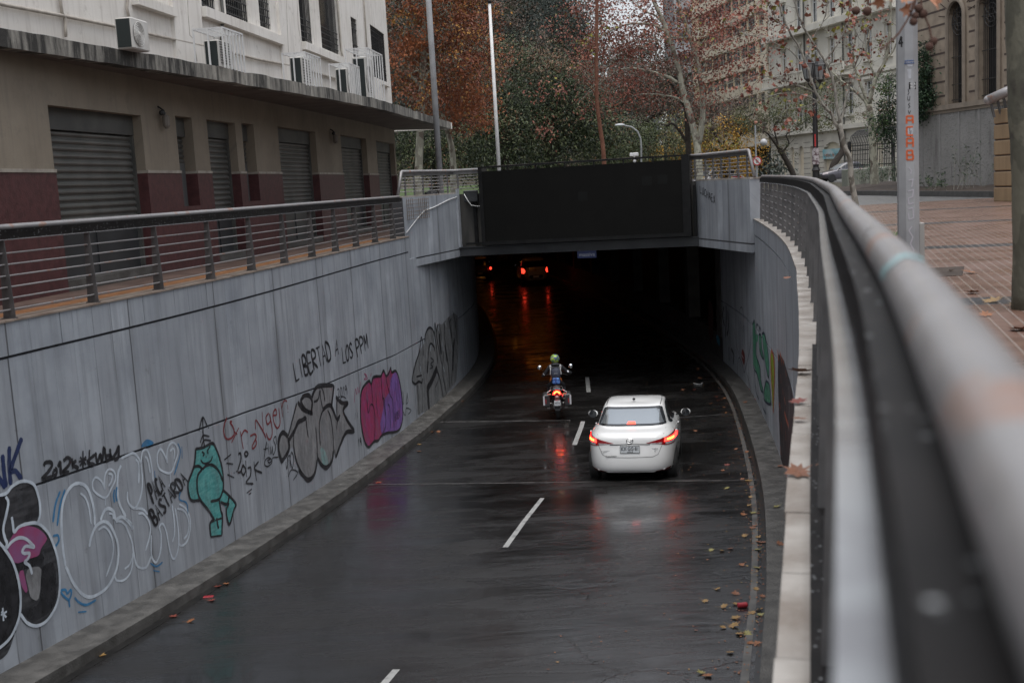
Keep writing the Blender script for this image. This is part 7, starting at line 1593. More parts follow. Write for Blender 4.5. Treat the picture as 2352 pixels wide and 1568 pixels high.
graf('thin outlined face with dark red lips on the right wall',[(G_blk,S_(RW,ZE,.025,.006,[[(445,990),(450,800),(465,730),(500,820),(515,885),(530,840),(575,640),(590,500)],[(468,290),(470,230),(485,205),(500,230),(515,330)],[(475,470),(472,400),(478,355)],[(505,470),(510,400),(516,440),(518,600)],[(495,540),(500,560)],[(500,580),(505,610)],[(540,885),(570,1000),(600,1150)],[(410,420),(430,560),(460,700)]])),(mat('spray_lip',(.16,.03,.025),rough=.5),F_(RW,ZE,.007,[[(497,640),(522,710),(515,810),(488,720)]])),(G_wht,S_(RW,ZE,.04,.010,[[(490,700),(512,740)]]))])
graf('light blue lettering deeper inside on the right wall',[(G_blk,S_(RW,ZE,.10,.005,[[(235,175),(220,300),(232,400),(218,540),(262,625),(262,400),(256,200)],[(300,200),(290,300),(310,400)],[(325,180),(330,300),(320,520)],[(345,240),(350,420),(335,500)],[(355,620),(360,760)],[(380,640),(405,700),(400,800)],[(225,100),(235,130)],[(255,110),(270,140)]])),(G_sky,F_(RW,ZE,.008,[[(238,190),(254,240),(252,300),(240,300),(230,240)],[(236,310),(250,320),(248,390),(232,380)],[(225,510),(246,490),(262,580),(256,610),(235,570)]])),(mat('spray_dkred',(.06,.02,.02),rough=.6),F_(RW,ZE,.005,[[(150,130),(185,200),(192,350),(180,560),(150,500),(140,300)]]))])
# scrawl on the right parapet
mb=MB(); P0_=Vector((PC.x,PC.y)); dd=(PD-PC).normalized(); nn_=Vector((dd.y,-dd.x))
def onpar(s,z): q=PC+dd*s+nn_*.006; return Vector((q.x,q.y,z))
for i,ch in enumerate('LUCHAEX'):
    for st in FONT[ch]:
        pts=[onpar(.35+i*.17+u*.12,.86-.045*i-.20+v*.20) for u,v in st]
        for a,b in zip(pts,pts[1:]): mb.bar(a,b,.022,.003,up=nn_.to_3d())
o=mb.build('graffiti',G_blk,pr); o['label']='black scrawled word on the right parapet'

# ================================================================= hill, lawn, trees
rnd.seed(11)
NG=NB('hill_ground'); tc=NG.nd('ShaderNodeTexCoord'); n1=NG.noise(tc.outputs['Object'],.25,6,.6); n2=NG.noise(tc.outputs['Object'],3,5)
NG.ln(NG.mix(NG.rng(n1,.4,.6),NG.mix(NG.rng(n2,.4,.6),(.035,.045,.02),(.07,.05,.03)),NG.mix(NG.rng(n2,.4,.6),(.02,.026,.014),(.06,.04,.03))),NG.b.inputs['Base Color']); NG.b.inputs['Roughness'].default_value=.95; NG.bump(n2,1,.3)
def hz(x,y):
    base=interp([(52,0),(60,.3),(70,1.1),(80,1.9),(95,6),(105,9),(130,16),(170,34),(210,50),(260,56)],y)
    side=interp([(-90,1),(2,1),(8,.75),(14,.40),(19,.12),(24,0),(80,0)],x-(y-60)*.02); return max(0,base*side)+mnoise.noise(Vector((x*.06,y*.06,0)))*base*.12*side
mb=MB(); vs=[];fs=[]; NX,NY=70,60
for j in range(NY+1):
    y=50+j*(260-50)/NY
    for i in range(NX+1):
        x=-110+i*190/NX; vs.append((x,y,hz(x,y)-.06))
for j in range(NY):
    for i in range(NX): a=j*(NX+1)+i; fs.append((a,a+1,a+NX+2,a+NX+1))
mb.add(vs,fs); hill=mb.build('hill',NG.m,kind='structure',smooth=True)
M_lawn=mat('lawn_green',(.035,.06,.012),(.055,.085,.02),scale=3,rough=.9,bump=.5)
mb=MB(); vs=[];fs=[]
for j in range(14):
    for i in range(31): x=-24+i*1.2; y=53+j*1.6; vs.append((x,y,hz(x,y)-.02))
for j in range(13):
    for i in range(30): a=j*31+i; fs.append((a,a+1,a+32,a+31))
mb.add(vs,fs); mb.build('lawn',M_lawn,kind='structure')

M_bpale=bark_mat('plane_bark',(.26,.25,.20),(.40,.39,.31),(.14,.115,.09),5); M_bdark=mat('dark_bark',(.028,.022,.018),(.05,.04,.032),scale=6,rough=.9,bump=.8); M_bred=mat('red_bark',(.12,.045,.025),(.17,.07,.04),scale=6,rough=.8,bump=.5); M_bgrey=bark_mat('grey_bark',(.20,.19,.165),(.29,.275,.24),(.12,.11,.09),7)
def lf(name,c,c2): return mat(name,c,c2,scale=.9,rough=.5,spec=.35)
L_or=[lf('leaf_orange',(.34,.12,.045),(.26,.085,.035)),lf('leaf_rust',(.22,.075,.04),(.16,.06,.035)),lf('leaf_gold',(.38,.20,.05),(.30,.15,.04)),lf('leaf_brown',(.17,.085,.055),(.12,.065,.045))]
L_rd=[lf('leaf_red_brown',(.26,.085,.055),(.19,.065,.045)),lf('leaf_dull_red',(.18,.06,.045),(.13,.05,.04)),lf('leaf_pale_rust',(.34,.15,.10),(.27,.12,.08)),lf('leaf_yellow_green',(.24,.22,.04),(.16,.16,.03))]
L_gr=[lf('leaf_green',(.062,.080,.034),(.042,.058,.026)),lf('leaf_deep_green',(.024,.034,.017),(.018,.027,.014)),lf('leaf_light_green',(.125,.14,.07),(.09,.105,.05)),lf('leaf_dry_tan',(.22,.13,.075),(.17,.10,.06))]
L_hl=[lf('leaf_hill_green',(.060,.074,.055),(.046,.060,.044)),lf('leaf_hill_dark',(.036,.046,.038),(.028,.037,.032)),lf('leaf_hill_olive',(.085,.080,.045),(.065,.062,.036)),lf('leaf_hill_brown',(.12,.085,.062),(.095,.066,.052))]  # hill greens lightened so the colour carries aerial haze
L_ye=[lf('leaf_yellow',(.52,.30,.03),(.42,.24,.03)),lf('leaf_amber',(.36,.19,.03),(.28,.15,.03)),lf('leaf_olive_yellow',(.22,.20,.04),(.16,.15,.04)),lf('leaf_brown_twig',(.10,.07,.05),(.08,.055,.04))]
L_ol=[lf('leaf_olive',(.09,.105,.04),(.07,.085,.035)),lf('leaf_olive_dark',(.045,.06,.026),(.035,.05,.022)),lf('leaf_olive_pale',(.15,.15,.07),(.11,.12,.055)),lf('leaf_olive_brown',(.12,.09,.05),(.10,.075,.045))]
def leafcloud(blobs, n, size, wts, droop=.25, shape=1.0, hollow=.35, zmin=.3, clump=.55, asp=.55, top=None):
    # blobs: (centre, radii) ; leaf-sized quads gathered in small clumps through the volume
    vs=[];fs=[];ms=[]; W=[b[1][0]*b[1][1]*b[1][2] for b in blobs]; W=[w_**.66 for w_ in W]; tot=sum(W); cum=[sum(wts[:i+1]) for i in range(len(wts))]
    for (c,r),w_ in zip(blobs,W):
        k=int(n*1.5*w_/tot); ncl=max(4,k//22); c=Vector(c)
        for q in range(ncl):
            while True:
                d=Vector((rnd.uniform(-1,1),rnd.uniform(-1,1),rnd.uniform(-1,1)))
                l=d.length
                if hollow<l<1 and rnd.random()<(.35+.65*l): break
            nz_=1+.22*mnoise.noise(d*2+c*.1); cc=c+Vector((d.x*r[0],d.y*r[1],d.z*r[2]))*nz_
            if cc.z<zmin: continue
            cr=size*rnd.uniform(1.6,4.2)*clump*2; mi_base=min(.999,max(0,.5+.9*mnoise.noise(cc*.55)+rnd.gauss(0,.22))); cn=(d*.55+Vector((rnd.gauss(0,.35),rnd.gauss(0,.35)-.25,.65)))
            for j in range(rnd.randint(16,36)):
                p=cc+Vector((rnd.gauss(0,1),rnd.gauss(0,1),rnd.gauss(0,.8)))*cr*.5
                s=size*rnd.uniform(.6,1.2); nv=(cn+Vector((rnd.gauss(0,.55),rnd.gauss(0,.55),rnd.gauss(0,.45)))).normalized(); a=nv.cross(Vector((rnd.gauss(0,1),rnd.gauss(0,1),rnd.gauss(0,.6)))).normalized(); b=nv.cross(a)
                nn=a.cross(b)*.18*s
                i=len(vs); vs+= [p-a*s*.5,p+b*s*asp*.5+nn,p+a*s*.5,p-b*s*asp*.5+nn]; fs.append((i,i+1,i+2,i+3))
                u=mi_base*.8+rnd.random()*.2
                if top is not None and cc.z>top[0] and rnd.random()<top[1]: ms.append(3)
                else: ms.append(next((t for t,x in enumerate(cum) if u<=x),len(wts)-1))
    return vs,fs,ms
def crown(parent, blobs, n, size, mats, wts, name='crown', **k):
    vs,fs,ms=leafcloud(blobs,n,size*.86,wts,**k); mb=MB(); mb.v=[Vector(v) for v in vs]; mb.f=[list(f) for f in fs]; mb.m=ms; mb.uv=[[(0,0)]*4]*0
    return mb.build(name,mats,parent)
def limb(mb, path, r0, r1, n=7, wob=.0):
    P=[Vector(p) for p in path]; Q=[]
    ext=[P[0]*2-P[1]]+P+[P[-1]*2-P[-2]]
    for i in range(1,len(ext)-2):
        a,b,c,d=ext[i-1:i+3]
        for k in range(4): t=k/4; Q.append(.5*((2*b)+(c-a)*t+(2*a-5*b+4*c-d)*t*t+(-a+3*b-3*c+d)*t**3)+Vector((rnd.gauss(0,wob),rnd.gauss(0,wob),rnd.gauss(0,wob))))
    Q.append(P[-1]); m=len(Q); mb.tube(Q,[r0+(r1-r0)*(i/(m-1))**.8 for i in range(m)],n); return Q
def twigs(mb, path, n, L, r, spread=.8, up=.3, lv=2, tips=None, side=None):
    for _ in range(n):
        t=rnd.uniform(.25,1); i=min(int(t*(len(path)-1)),len(path)-2); p=path[i].lerp(path[i+1],rnd.random()); d=(path[i+1]-path[i]).normalized()
        v=(d*.5+Vector((rnd.gauss(0,1),rnd.gauss(0,.7),rnd.gauss(0,.8)+up))*spread).normalized(); l=L*rnd.uniform(.5,1.2); k=4; q=[p]
        for j in range(k): v=(v+Vector((rnd.gauss(0,.18),rnd.gauss(0,.18),rnd.gauss(0,.18)+.04))).normalized(); q.append(q[-1]+v*l/k)
        mb.tube(q,[r*(1-.8*j/k) for j in range(k+1)],4,cap=False)
        if tips is not None: tips.append(q[-1]); tips.append(q[2])
        if lv>1: twigs(mb,q,3,L*.5,r*.5,spread,up,lv-1,tips)
def PX(L,Y): return [atY(x,y,Y+(k if len(r_)==3 else 0)) if False else atY(x,y,Y) for (x,y,*r_) in L for k in (0,)]
def blob(px,py,Y,rx,ry,rz,dy=0): return (atY(px,py,Y+dy),(rx,ry,rz))
def tree(name,label,Y,trunk,r0,r1,bark,limbs=(),blobs=(),n=0,size=.17,mats=L_gr,wts=(.4,.3,.2,.1),group=None,tw=0,twl=1.2,twr=.02,cat='tree',**k):
    P=PX(trunk,Y); gz=max(hz(P[0].x,Y)-.1,-.03) if Y>50 else -.03; P0=Vector((P[0].x,Y,gz)); t=thing(name,label,cat,P0,group=group)
    mb=MB(); paths=[limb(mb,[P0]+(P if P[0].z>gz+.3 else P[1:]),r0,r1,10,.004)]; mb.build('trunk',bark,t,smooth=True)
    if limbs or tw:
        mb=MB()
        for L,a,b in limbs: paths.append(limb(mb,PX(L,Y),a,b,6,.01))
        tips=[]
        if tw:
            for p in paths[(1 if limbs else 0):]: twigs(mb,p,tw,twl,twr,tips=tips)
        mb.build('branches',bark,t,smooth=True); t_tips[name+label]=tips
    if n: crown(t,[blob(*b[:2],Y,*b[2:]) for b in blobs],n,size,mats,wts,**k)
    return t
t_tips={}
# autumn plane tree left of the poles
tree('plane_tree','autumn plane tree with dense orange leaves behind the white building',47,[(960,440),(964,330),(968,240),(973,120),(976,20),(978,-60)],.21,.09,M_bpale,
  limbs=[([(966,200),(940,170),(915,145)],.09,.03),([(968,205),(985,165),(1010,150),(1040,146),(1070,160)],.08,.02),([(973,110),(950,60),(930,20)],.07,.02),([(974,90),(1000,50),(1030,20)],.06,.02)],
  blobs=[(930,60,1.9,2,1.7),(975,20,2.2,2.2,1.8),(1030,70,2.0,2.2,1.9),(1060,130,1.9,2.0,1.6),(940,150,1.6,1.8,1.3),(1010,190,2.0,2,1.5),(1075,215,1.2,1.4,1.1),(960,225,1.3,1.6,.9),(1090,60,1.0,1.5,1.2),(1000,-50,2.4,2.4,1.6),(970,-140,2.6,2.6,2.2),(1040,-110,2.2,2.4,2.0),(1000,-230,2.2,2.4,2.0)],n=12500,size=.17,mats=L_or,wts=(.40,.28,.14,.18),tw=5,twl=1.3,twr=.018)
tree('plane_tree','pale leaning plane tree trunk with rust leaves right of the grey street pole',50,[(1043,450),(1041,380),(1036,330),(1024,290),(1012,230),(1005,150)],.20,.07,M_bpale,
  limbs=[([(1024,290),(1050,260),(1075,240)],.06,.02)],blobs=[(1040,235,1.6,1.6,1.2),(1085,265,1.1,1.4,.9),(1060,190,1.4,1.6,1.1)],n=2400,size=.17,mats=L_or,wts=(.3,.3,.1,.3),tw=4,twl=1.0,twr=.015)
# glossy evergreens behind the screen
tree('evergreen_tree','tall glossy evergreen with a dried tan top behind the slim white pole',62,[(1160,420),(1158,330),(1160,250)],.35,.2,M_bdark,blobs=[(1160,130,1.5,1.6,1.1),(1165,185,1.9,1.9,1.5),(1140,250,2.3,2.0,1.6),(1190,290,2.0,2.0,1.5),(1120,320,1.9,1.8,1.4),(1165,360,2.4,1.8,1.2)],n=7000,size=.24,mats=L_gr,wts=(.42,.30,.22,.06),top=(7.2,.28),asp=.36,clump=.75)
tree('evergreen_tree','broad evergreen with a tan dried crown and a thick dark trunk in the middle',64,[(1275,400),(1268,320),(1262,240)],.62,.35,M_bdark,limbs=[([(1268,300),(1230,260),(1215,220)],.2,.06),([(1266,270),(1300,220),(1320,190)],.2,.06)],
  blobs=[(1275,160,2.0,1.9,1.1),(1245,205,1.9,1.8,1.3),(1310,205,2.0,1.9,1.4),(1225,270,2.0,1.8,1.5),(1340,270,2.2,1.9,1.7),(1285,270,1.6,1.6,1.2),(1215,345,1.9,1.8,1.5),(1335,350,2.0,1.8,1.3),(1380,300,1.6,1.6,1.6)],n=9500,size=.24,mats=L_gr,wts=(.42,.30,.20,.08),top=(7.0,.50),asp=.36,clump=.75)
tree('evergreen_tree','low evergreen mass between the two pale plane trunks',60,[(1000,420),(998,350)],.25,.15,M_bdark,blobs=[(935,310,1.4,1.6,1.5),(985,320,1.5,1.8,1.4),(945,370,1.5,1.7,1.1),(1010,370,1.3,1.6,1.1),(1070,330,1.5,1.6,1.5),(1095,370,1.5,1.6,1.1)],n=4600,size=.22,mats=L_gr,wts=(.42,.34,.18,.06),asp=.4,clump=.75)
# red-brown plane tree right of centre
tree('plane_tree','pale mottled plane tree leaning left with sparse red brown leaves above the screen',52,[(1606,400),(1603,350),(1596,307),(1578,240),(1566,195),(1555,145),(1531,70),(1501,0),(1480,-60)],.20,.08,M_bpale,
  limbs=[([(1566,195),(1540,180),(1500,166),(1440,157),(1400,175),(1370,200),(1330,232)],.085,.02),([(1578,240),(1555,225),(1520,218),(1480,216),(1450,222)],.06,.015),([(1533,75),(1500,58),(1450,55),(1410,68),(1370,90),(1335,115)],.07,.018),([(1531,70),(1510,40),(1470,20),(1440,-10)],.06,.02),([(1604,330),(1612,290),(1614,240),(1610,190),(1598,130),(1573,50),(1556,0),(1545,-50)],.15,.06),([(1614,250),(1640,205),(1680,190),(1720,175)],.06,.015),([(1606,165),(1640,130),(1690,120),(1740,130)],.05,.012),([(1596,125),(1630,80),(1680,60),(1720,70)],.05,.012),([(1585,90),(1540,85),(1510,95),(1480,120)],.05,.012)],
  blobs=[(1400,110,2.0,1.8,1.4),(1360,60,2.0,1.8,1.2),(1460,60,2.0,2,1.3),(1500,130,1.9,1.8,1.2),(1450,190,1.8,1.6,.8),(1540,30,1.8,1.8,1.2),(1600,70,1.9,1.8,1.4),(1650,110,1.9,1.8,1.4),(1640,180,1.6,1.6,1.0),(1700,60,1.9,1.8,1.3),(1420,10,2.2,2,.9),(1620,10,2.2,2,1.0),(1720,150,1.2,1.4,.8),(1410,240,.9,1.2,.45),(1500,225,1.5,1.4,.5),(1340,140,1.0,1.2,.8),(1620,235,1.1,1.2,.5)],n=6200,size=.17,mats=L_rd,wts=(.42,.28,.24,.06),tw=6,twl=1.5,twr=.016,hollow=.05,clump=.9)
tree('slender_tree','thin straight tree with reddish bark above the screen',49,[(1389,410),(1386,350),(1378,290),(1371,230),(1370,120),(1371,0),(1371,-50)],.12,.06,M_bred,limbs=[([(1371,225),(1360,205),(1350,195)],.05,.02),([(1376,240),(1395,205),(1420,185)],.03,.012)],blobs=[(1372,120,.8,1.0,1.3),(1345,240,.5,.7,.4),(1258,215,.7,.6,.35),(1250,300,.4,.5,.3)],n=260,size=.20,mats=L_rd,wts=(.5,.2,.15,.15),tw=3,twl=1.0,twr=.012)
tree('dark_tree','dark rough trunk standing right beside the pale leaning plane tree',53,[(1583,400),(1581,340),(1578,270),(1572,210),(1548,175)],.17,.10,M_bdark,limbs=[([(1575,250),(1545,200),(1530,180)],.08,.03),([(1580,330),(1560,300),(1545,285),(1530,290)],.09,.04)],tw=3,twl=.8,twr=.02)
# gnarled carob-like trees, shrubs, yellow trees
tree('gnarled_tree','gnarled dark limbed tree with brown twigs behind the curved street light',72,[(1440,400),(1436,350),(1430,310)],.3,.22,M_bdark,limbs=[([(1432,320),(1410,280),(1395,255),(1430,238),(1450,218)],.19,.07),([(1440,330),(1470,290),(1500,270),(1520,262)],.17,.07),([(1395,255),(1380,225),(1400,200)],.09,.03),([(1500,270),(1510,235),(1500,205)],.12,.05),([(1510,235),(1530,225)],.05,.02)],blobs=[(1430,190,3.0,2.4,2.0),(1500,200,2.6,2.4,1.8),(1390,230,2.0,2,1.5),(1540,240,1.9,2,1.6)],n=4200,size=.20,mats=L_hl,wts=(.10,.10,.15,.65),tw=9,twl=1.6,twr=.02,hollow=.1)
tree('olive_tree','soft olive green bushy tree below the curved street light',68,[(1460,420),(1460,360)],.2,.12,M_bdark,blobs=[(1420,320,2.2,2,1.4),(1480,330,2.4,2,1.4),(1530,345,1.9,1.8,1.1),(1400,365,1.9,1.8,1.0),(1460,370,2.2,1.8,1.0),(1545,300,1.2,1.5,1.0)],n=6500,size=.16,mats=L_ol,wts=(.40,.33,.17,.10))
tree('yellow_tree','small bright yellow tree behind the dark trunk',80,[(1565,410),(1565,350)],.16,.1,M_bdark,blobs=[(1560,320,1.6,1.6,2.0),(1555,365,1.8,1.6,1.4),(1590,350,1.5,1.5,1.6)],n=2600,size=.20,mats=L_ye,wts=(.5,.3,.12,.08))
tree('yellow_tree','yellow leaved tree with brown twiggy top behind the right parapet railing',74,[(1668,430),(1665,380),(1672,345)],.2,.14,M_bdark,limbs=[([(1670,350),(1645,315),(1635,290)],.10,.04),([(1672,345),(1700,310),(1710,275),(1728,262)],.11,.04),([(1660,340),(1668,300),(1668,270)],.07,.03)],blobs=[(1640,340,1.9,1.8,1.3),(1690,350,1.9,1.8,1.2),(1640,385,1.9,1.6,1.1),(1700,385,1.5,1.6,1.0),(1665,300,1.6,1.6,.9)],n=3000,size=.19,mats=L_ye,wts=(.42,.28,.15,.15),tw=8,twl=1.1,twr=.02)
tree('bare_tree','brown twiggy tree in front of the beige apartment block',78,[(1700,420),(1696,340),(1690,300)],.16,.1,M_bdark,limbs=[([(1690,305),(1660,275),(1640,250)],.08,.03),([(1690,300),(1700,265),(1705,240)],.08,.03)],blobs=[(1650,255,2.2,2,1.2),(1700,260,2.0,2,1.1),(1620,280,1.3,1.5,.9),(1735,290,1.1,1.4,.7)],n=2800,size=.17,mats=L_hl,wts=(.05,.08,.22,.65),tw=14,twl=1.6,twr=.02,hollow=.05)
tree('gnarled_tree','small crooked tree with olive foliage in front of the pale classical building',73,[(1822,402),(1812,380),(1800,358),(1790,343)],.20,.15,M_bdark,limbs=[([(1790,343),(1772,318),(1762,306),(1748,303)],.10,.03),([(1790,345),(1782,315),(1778,290),(1790,275)],.08,.03),([(1795,350),(1812,330),(1806,310),(1825,300)],.07,.03)],blobs=[(1740,260,1.7,1.8,.7),(1790,245,2.0,1.8,.9),(1835,265,1.9,1.8,.8),(1870,285,1.4,1.5,.6),(1800,345,.8,.8,.6),(1720,285,1.0,1.4,.5),(1880,215,1.5,1.6,.9)],n=3600,size=.15,mats=L_ol,wts=(.30,.15,.35,.20),tw=10,twl=1.2,twr=.018,hollow=.05)
# bare plane trees on the right
def bare_with_balls(name,label,Y,trunk,r0,r1,limbs,bark,tw,twl,nb,nl,twr=.012):
    t=tree(name,label,Y,trunk,r0,r1,bark,limbs=limbs,tw=tw,twl=twl,twr=twr); tips=t_tips[name+label]; rnd.shuffle(tips)
    mb=MB()
    for p in tips[:nb]: mb.tube([p,p-Vector((0,0,.09))],.003,3,cap=False); mb.ball(p-Vector((0,0,.11)),.024,6)
    mb.build('seed_balls',mat('seed_ball',(.07,.035,.025),rough=.9),t)['kind']='stuff'
    bl=[(p,(.25,.25,.2)) for p in tips[nb:nb+nl]]
    vs,fs,ms=[],[],[]
    for p in tips[nb:nb+nl]:
        for _ in range(rnd.randint(1,4)):
            c=p+Vector((rnd.gauss(0,.10),rnd.gauss(0,.10),rnd.gauss(0,.08)-.05)); s=rnd.uniform(.09,.16); a=Vector((rnd.gauss(0,1),rnd.gauss(0,1),-.8)).normalized(); b=a.cross(Vector((rnd.gauss(0,1),rnd.gauss(0,1),rnd.gauss(0,1)))).normalized(); n_=a.cross(b)*.2*s; i=len(vs)
            vs+=[c-a*s*.5,c+b*s*.45+n_,c+a*s*.5,c-b*s*.45+n_]; fs.append([i,i+1,i+2,i+3]); ms.append(rnd.choice((0,0,1,2,3)))
    mb=MB(); mb.v=vs; mb.f=fs; mb.m=ms; mb.build('crown',L_rd,t); return t
bare_with_balls('plane_tree','thin pale leaning plane tree almost bare growing from the red paving',28.5,[(1970,489),(1962,448),(1955,405),(1951,362),(1939,336),(1934,310),(1929,284)],.080,.055,
  [([(1934,305),(1900,252),(1872,212),(1857,162),(1837,112),(1812,70),(1790,12),(1780,-30)],.045,.018),([(1929,284),(1922,240),(1914,190),(1895,140),(1865,95),(1840,50),(1825,5),(1815,-30)],.045,.018),([(1930,290),(1940,240),(1950,200),(1965,150),(1985,100)],.035,.012),([(1872,212),(1830,195),(1780,180),(1740,172)],.022,.007),([(1857,162),(1820,120),(1780,100),(1740,85),(1710,80)],.022,.007),([(1900,250),(1860,222),(1800,215),(1760,225)],.018,.006),([(1895,140),(1930,90),(1950,40),(1955,-20)],.025,.01),([(1865,95),(1890,50),(1905,0)],.02,.008),([(1922,240),(1890,230),(1850,245),(1800,250),(1770,240)],.018,.006),([(1812,70),(1770,40),(1730,30)],.018,.006)],M_bgrey,9,.75,130,150,.008)
bare_with_balls('plane_tree','mottled plane tree beside the curved iron fence with a few red leaves',50,[(2010,430),(2007,375),(2002,300),(1996,240)],.20,.13,
  [([(1996,240),(2012,180),(2034,138),(2043,75),(2046,10),(2048,-40)],.10,.05),([(1996,245),(1975,190),(1960,140),(1965,80),(1960,10)],.08,.03),([(2000,270),(1985,230),(1950,200),(1915,170),(1895,140)],.08,.025),([(2034,138),(2055,110),(2065,60)],.05,.02),([(2007,300),(2030,270),(2045,250)],.07,.03),([(2012,180),(1990,120),(2000,60),(1990,0)],.05,.02)],M_bpale,8,1.3,60,170,.014)
tree('dark_tree','dark leaning trunk in front of the ice cream shop shutter',96,[(1912,392),(1916,376),(1932,352),(1936,335),(1930,305),(1922,280)],.34,.2,M_bdark,limbs=[([(1925,290),(1900,270),(1870,265)],.07,.03),([(1924,285),(1940,250),(1960,240)],.07,.03)],blobs=[(1900,235,1.5,1.4,.9),(1950,225,1.4,1.4,.9),(1975,270,1.1,1.2,.6)],n=900,size=.14,mats=L_ol,wts=(.2,.2,.3,.3),tw=7,twl=1.1,twr=.018)
# foreground trunk at the right edge
b=atY(2368,690,9.1); ft=thing('plane_tree','thick blotchy plane tree trunk at the right edge of the view','tree',(b.x,9.1,-.03)); mb=MB()
limb(mb,[Vector((b.x,9.1,-.05))]+[atY(x,y,9.1) for x,y in ((2372,560),(2367,400),(2360,250),(2355,120),(2350,0),(2348,-120))],.155,.135,14,.004); mb.build('trunk',bark_mat('shade_bark',(.085,.083,.062),(.125,.12,.09),(.055,.05,.04),4),ft,smooth=True)
# wooded hill behind
def htree(label,px,py,Y,rx,rz,n,mats,wts,size=.42,cols=None,**k):
    c=atY(px,py,Y); gz=max(0,hz(c.x,Y))-.3; t=thing('hill_tree',label,'tree',(c.x,Y,gz),group='trees on the wooded hill')
    mb=MB(); limb(mb,[(c.x,Y,gz),(c.x+rnd.uniform(-.3,.3),Y,gz+(c.z-gz)*.5),(c.x,Y,c.z)],.32,.12,7); mb.build('trunk',M_bdark,t)
    bl=[(c,(rx*.8,rx*.7,rz*.8))]+[(c+Vector((rnd.uniform(-.7,.7)*rx,rnd.uniform(-.4,.4)*rx,rnd.uniform(-.75,.7)*rz)),(rx*rnd.uniform(.35,.55),rx*.5,rz*rnd.uniform(.3,.5))) for _ in range(6)]
    crown(t,bl,n,size,mats,wts,zmin=gz+.5,**k); return t
HT=[('dark blue green tree high on the hill in the middle',1245,100,115,6.5,6.0,5200,(.25,.60,.10,.05)),('tall dark tree on the hill crest left of centre',1190,30,120,5.5,5.5,3600,(.40,.45,.10,.05)),('grey green feathery tree on the crest right of centre',1330,80,122,4.2,3.6,1500,(.55,.15,.25,.05)),
 ('brownish half bare tree on the slope behind the slim pole',1125,90,100,4.0,5.0,2000,(.10,.10,.25,.55)),('olive tree above the orange plane tree',1060,40,105,4.5,5.0,2600,(.30,.25,.30,.15)),('mixed green tree at the top left of the hill',1120,-10,125,6.0,5.0,3200,(.35,.35,.20,.10)),('tall tree on the hill top rising out of view on the left',1070,-150,135,9,7,3000,(.35,.35,.20,.10)),('tall tree on the hill top rising out of view in the middle',1210,-170,138,8,8,3200,(.35,.4,.15,.10)),
 ('brown twiggy tree on the lower slope in the middle',1215,190,90,3.2,3.6,1800,(.08,.10,.30,.52)),('brown thicket tree on the slope behind the red plane tree',1425,160,100,5.0,3.8,3200,(.08,.10,.17,.65)),('rust brown tree on the slope right of centre',1380,190,92,4.0,3.6,2400,(.06,.10,.19,.65)),('brown tree at the right foot of the hill',1500,200,98,4.0,3.4,2600,(.06,.08,.21,.65)),
 ('dim green tree low behind the evergreens',1330,260,88,4.0,3.5,2000,(.30,.40,.20,.10)),('dark green tree low behind the left plane tree',930,230,84,4.5,4.5,2600,(.35,.45,.15,.05)),('dark tree behind the pale leaning trunk',1040,240,86,4.2,4.2,2400,(.35,.45,.15,.05)),
 ('brown slope tree behind the left plane tree',960,100,98,5.0,5.0,2600,(.15,.20,.25,.40)),('broad dark tree in the upper middle of the hill',1260,20,130,5.0,5.0,3000,(.40,.45,.10,.05)),('low brown tree above the curved street light',1460,260,86,4.0,2.8,2200,(.10,.15,.30,.45)),('pale brown tree at the far left of the hill',890,60,96,4.5,6.0,1800,(.15,.2,.3,.35)),('low dark tree between the evergreens and the hill',1120,300,82,4.5,3.4,2400,(.3,.5,.15,.05)),('low dark tree behind the thick evergreen trunk',1250,320,80,4.5,3.2,2400,(.3,.5,.15,.05)),('dim tree behind the olive bushes',1400,300,84,4.0,3.0,2000,(.2,.4,.25,.15)),('dim tree at the right end of the park',1540,310,90,3.5,3.0,1500,(.2,.35,.25,.2))]
for (lb,px,py,Y,rx,rz,n,wt) in HT: htree(lb,px,py,Y,rx,rz,n,L_hl,wt,size=.34 if Y>95 else .26,hollow=.1)
# low ground shrubs along the far slope
mb=MB(); bl=[]
for _ in range(90): x=rnd.uniform(-40,22); y=rnd.uniform(84,150); bl.append(((x,y,hz(x,y)+.6),(2.2,2.0,1.2)))
vs,fs,ms=leafcloud(bl,15000,.40,(.30,.30,.20,.20),zmin=-1); mb.v=vs; mb.f=[list(f) for f in fs]; mb.m=ms; mb.build('undergrowth',L_hl,kind='stuff',label='dense dark undergrowth covering the wooded hill',cat='undergrowth')

# ivy, shrubs, grass tuft
def leafy(name,label,cat,blobs,n,size,mats,wts,org,stems=None,**k):
    t=thing(name,label,cat,org); crown(t,blobs,n,size,mats,wts,name='foliage',**k)
    mb=MB()
    for a,b in stems or []: mb.tube([a,(Vector(a)+Vector(b))/2+Vector((rnd.gauss(0,.05),0,0)),b],.012,4)
    if stems: mb.build('stems',M_bdark,t)
    return t
L_iv=[lf('ivy_green',(.035,.07,.03),(.025,.055,.025)),lf('ivy_dark',(.02,.04,.02),(.015,.03,.016)),lf('ivy_light',(.09,.14,.05),(.06,.11,.04)),lf('ivy_yellowish',(.16,.18,.06),(.1,.13,.04))]
def sbpt(px,py,o=.15): s,z=SB.hit(px,py); return SB.pt(s,z,o)
leafy('ivy','green ivy climbing in a column up the tan stone building','climbing plant',[(sbpt(2136,y),(.12+.0*y,.5,.42)) for y in range(118,200,12)]+[(sbpt(2128,y),(.2,.8,.5)) for y in (200,215,235)]+[(sbpt(2118,y,.3),(.3,1.0,.5)) for y in (215,240,255)]+[(sbpt(2145,232,.3),(.3,.6,.4))],2600,.14,L_iv,(.45,.35,.15,.05),sbpt(2120,250),hollow=.0,zmin=1)
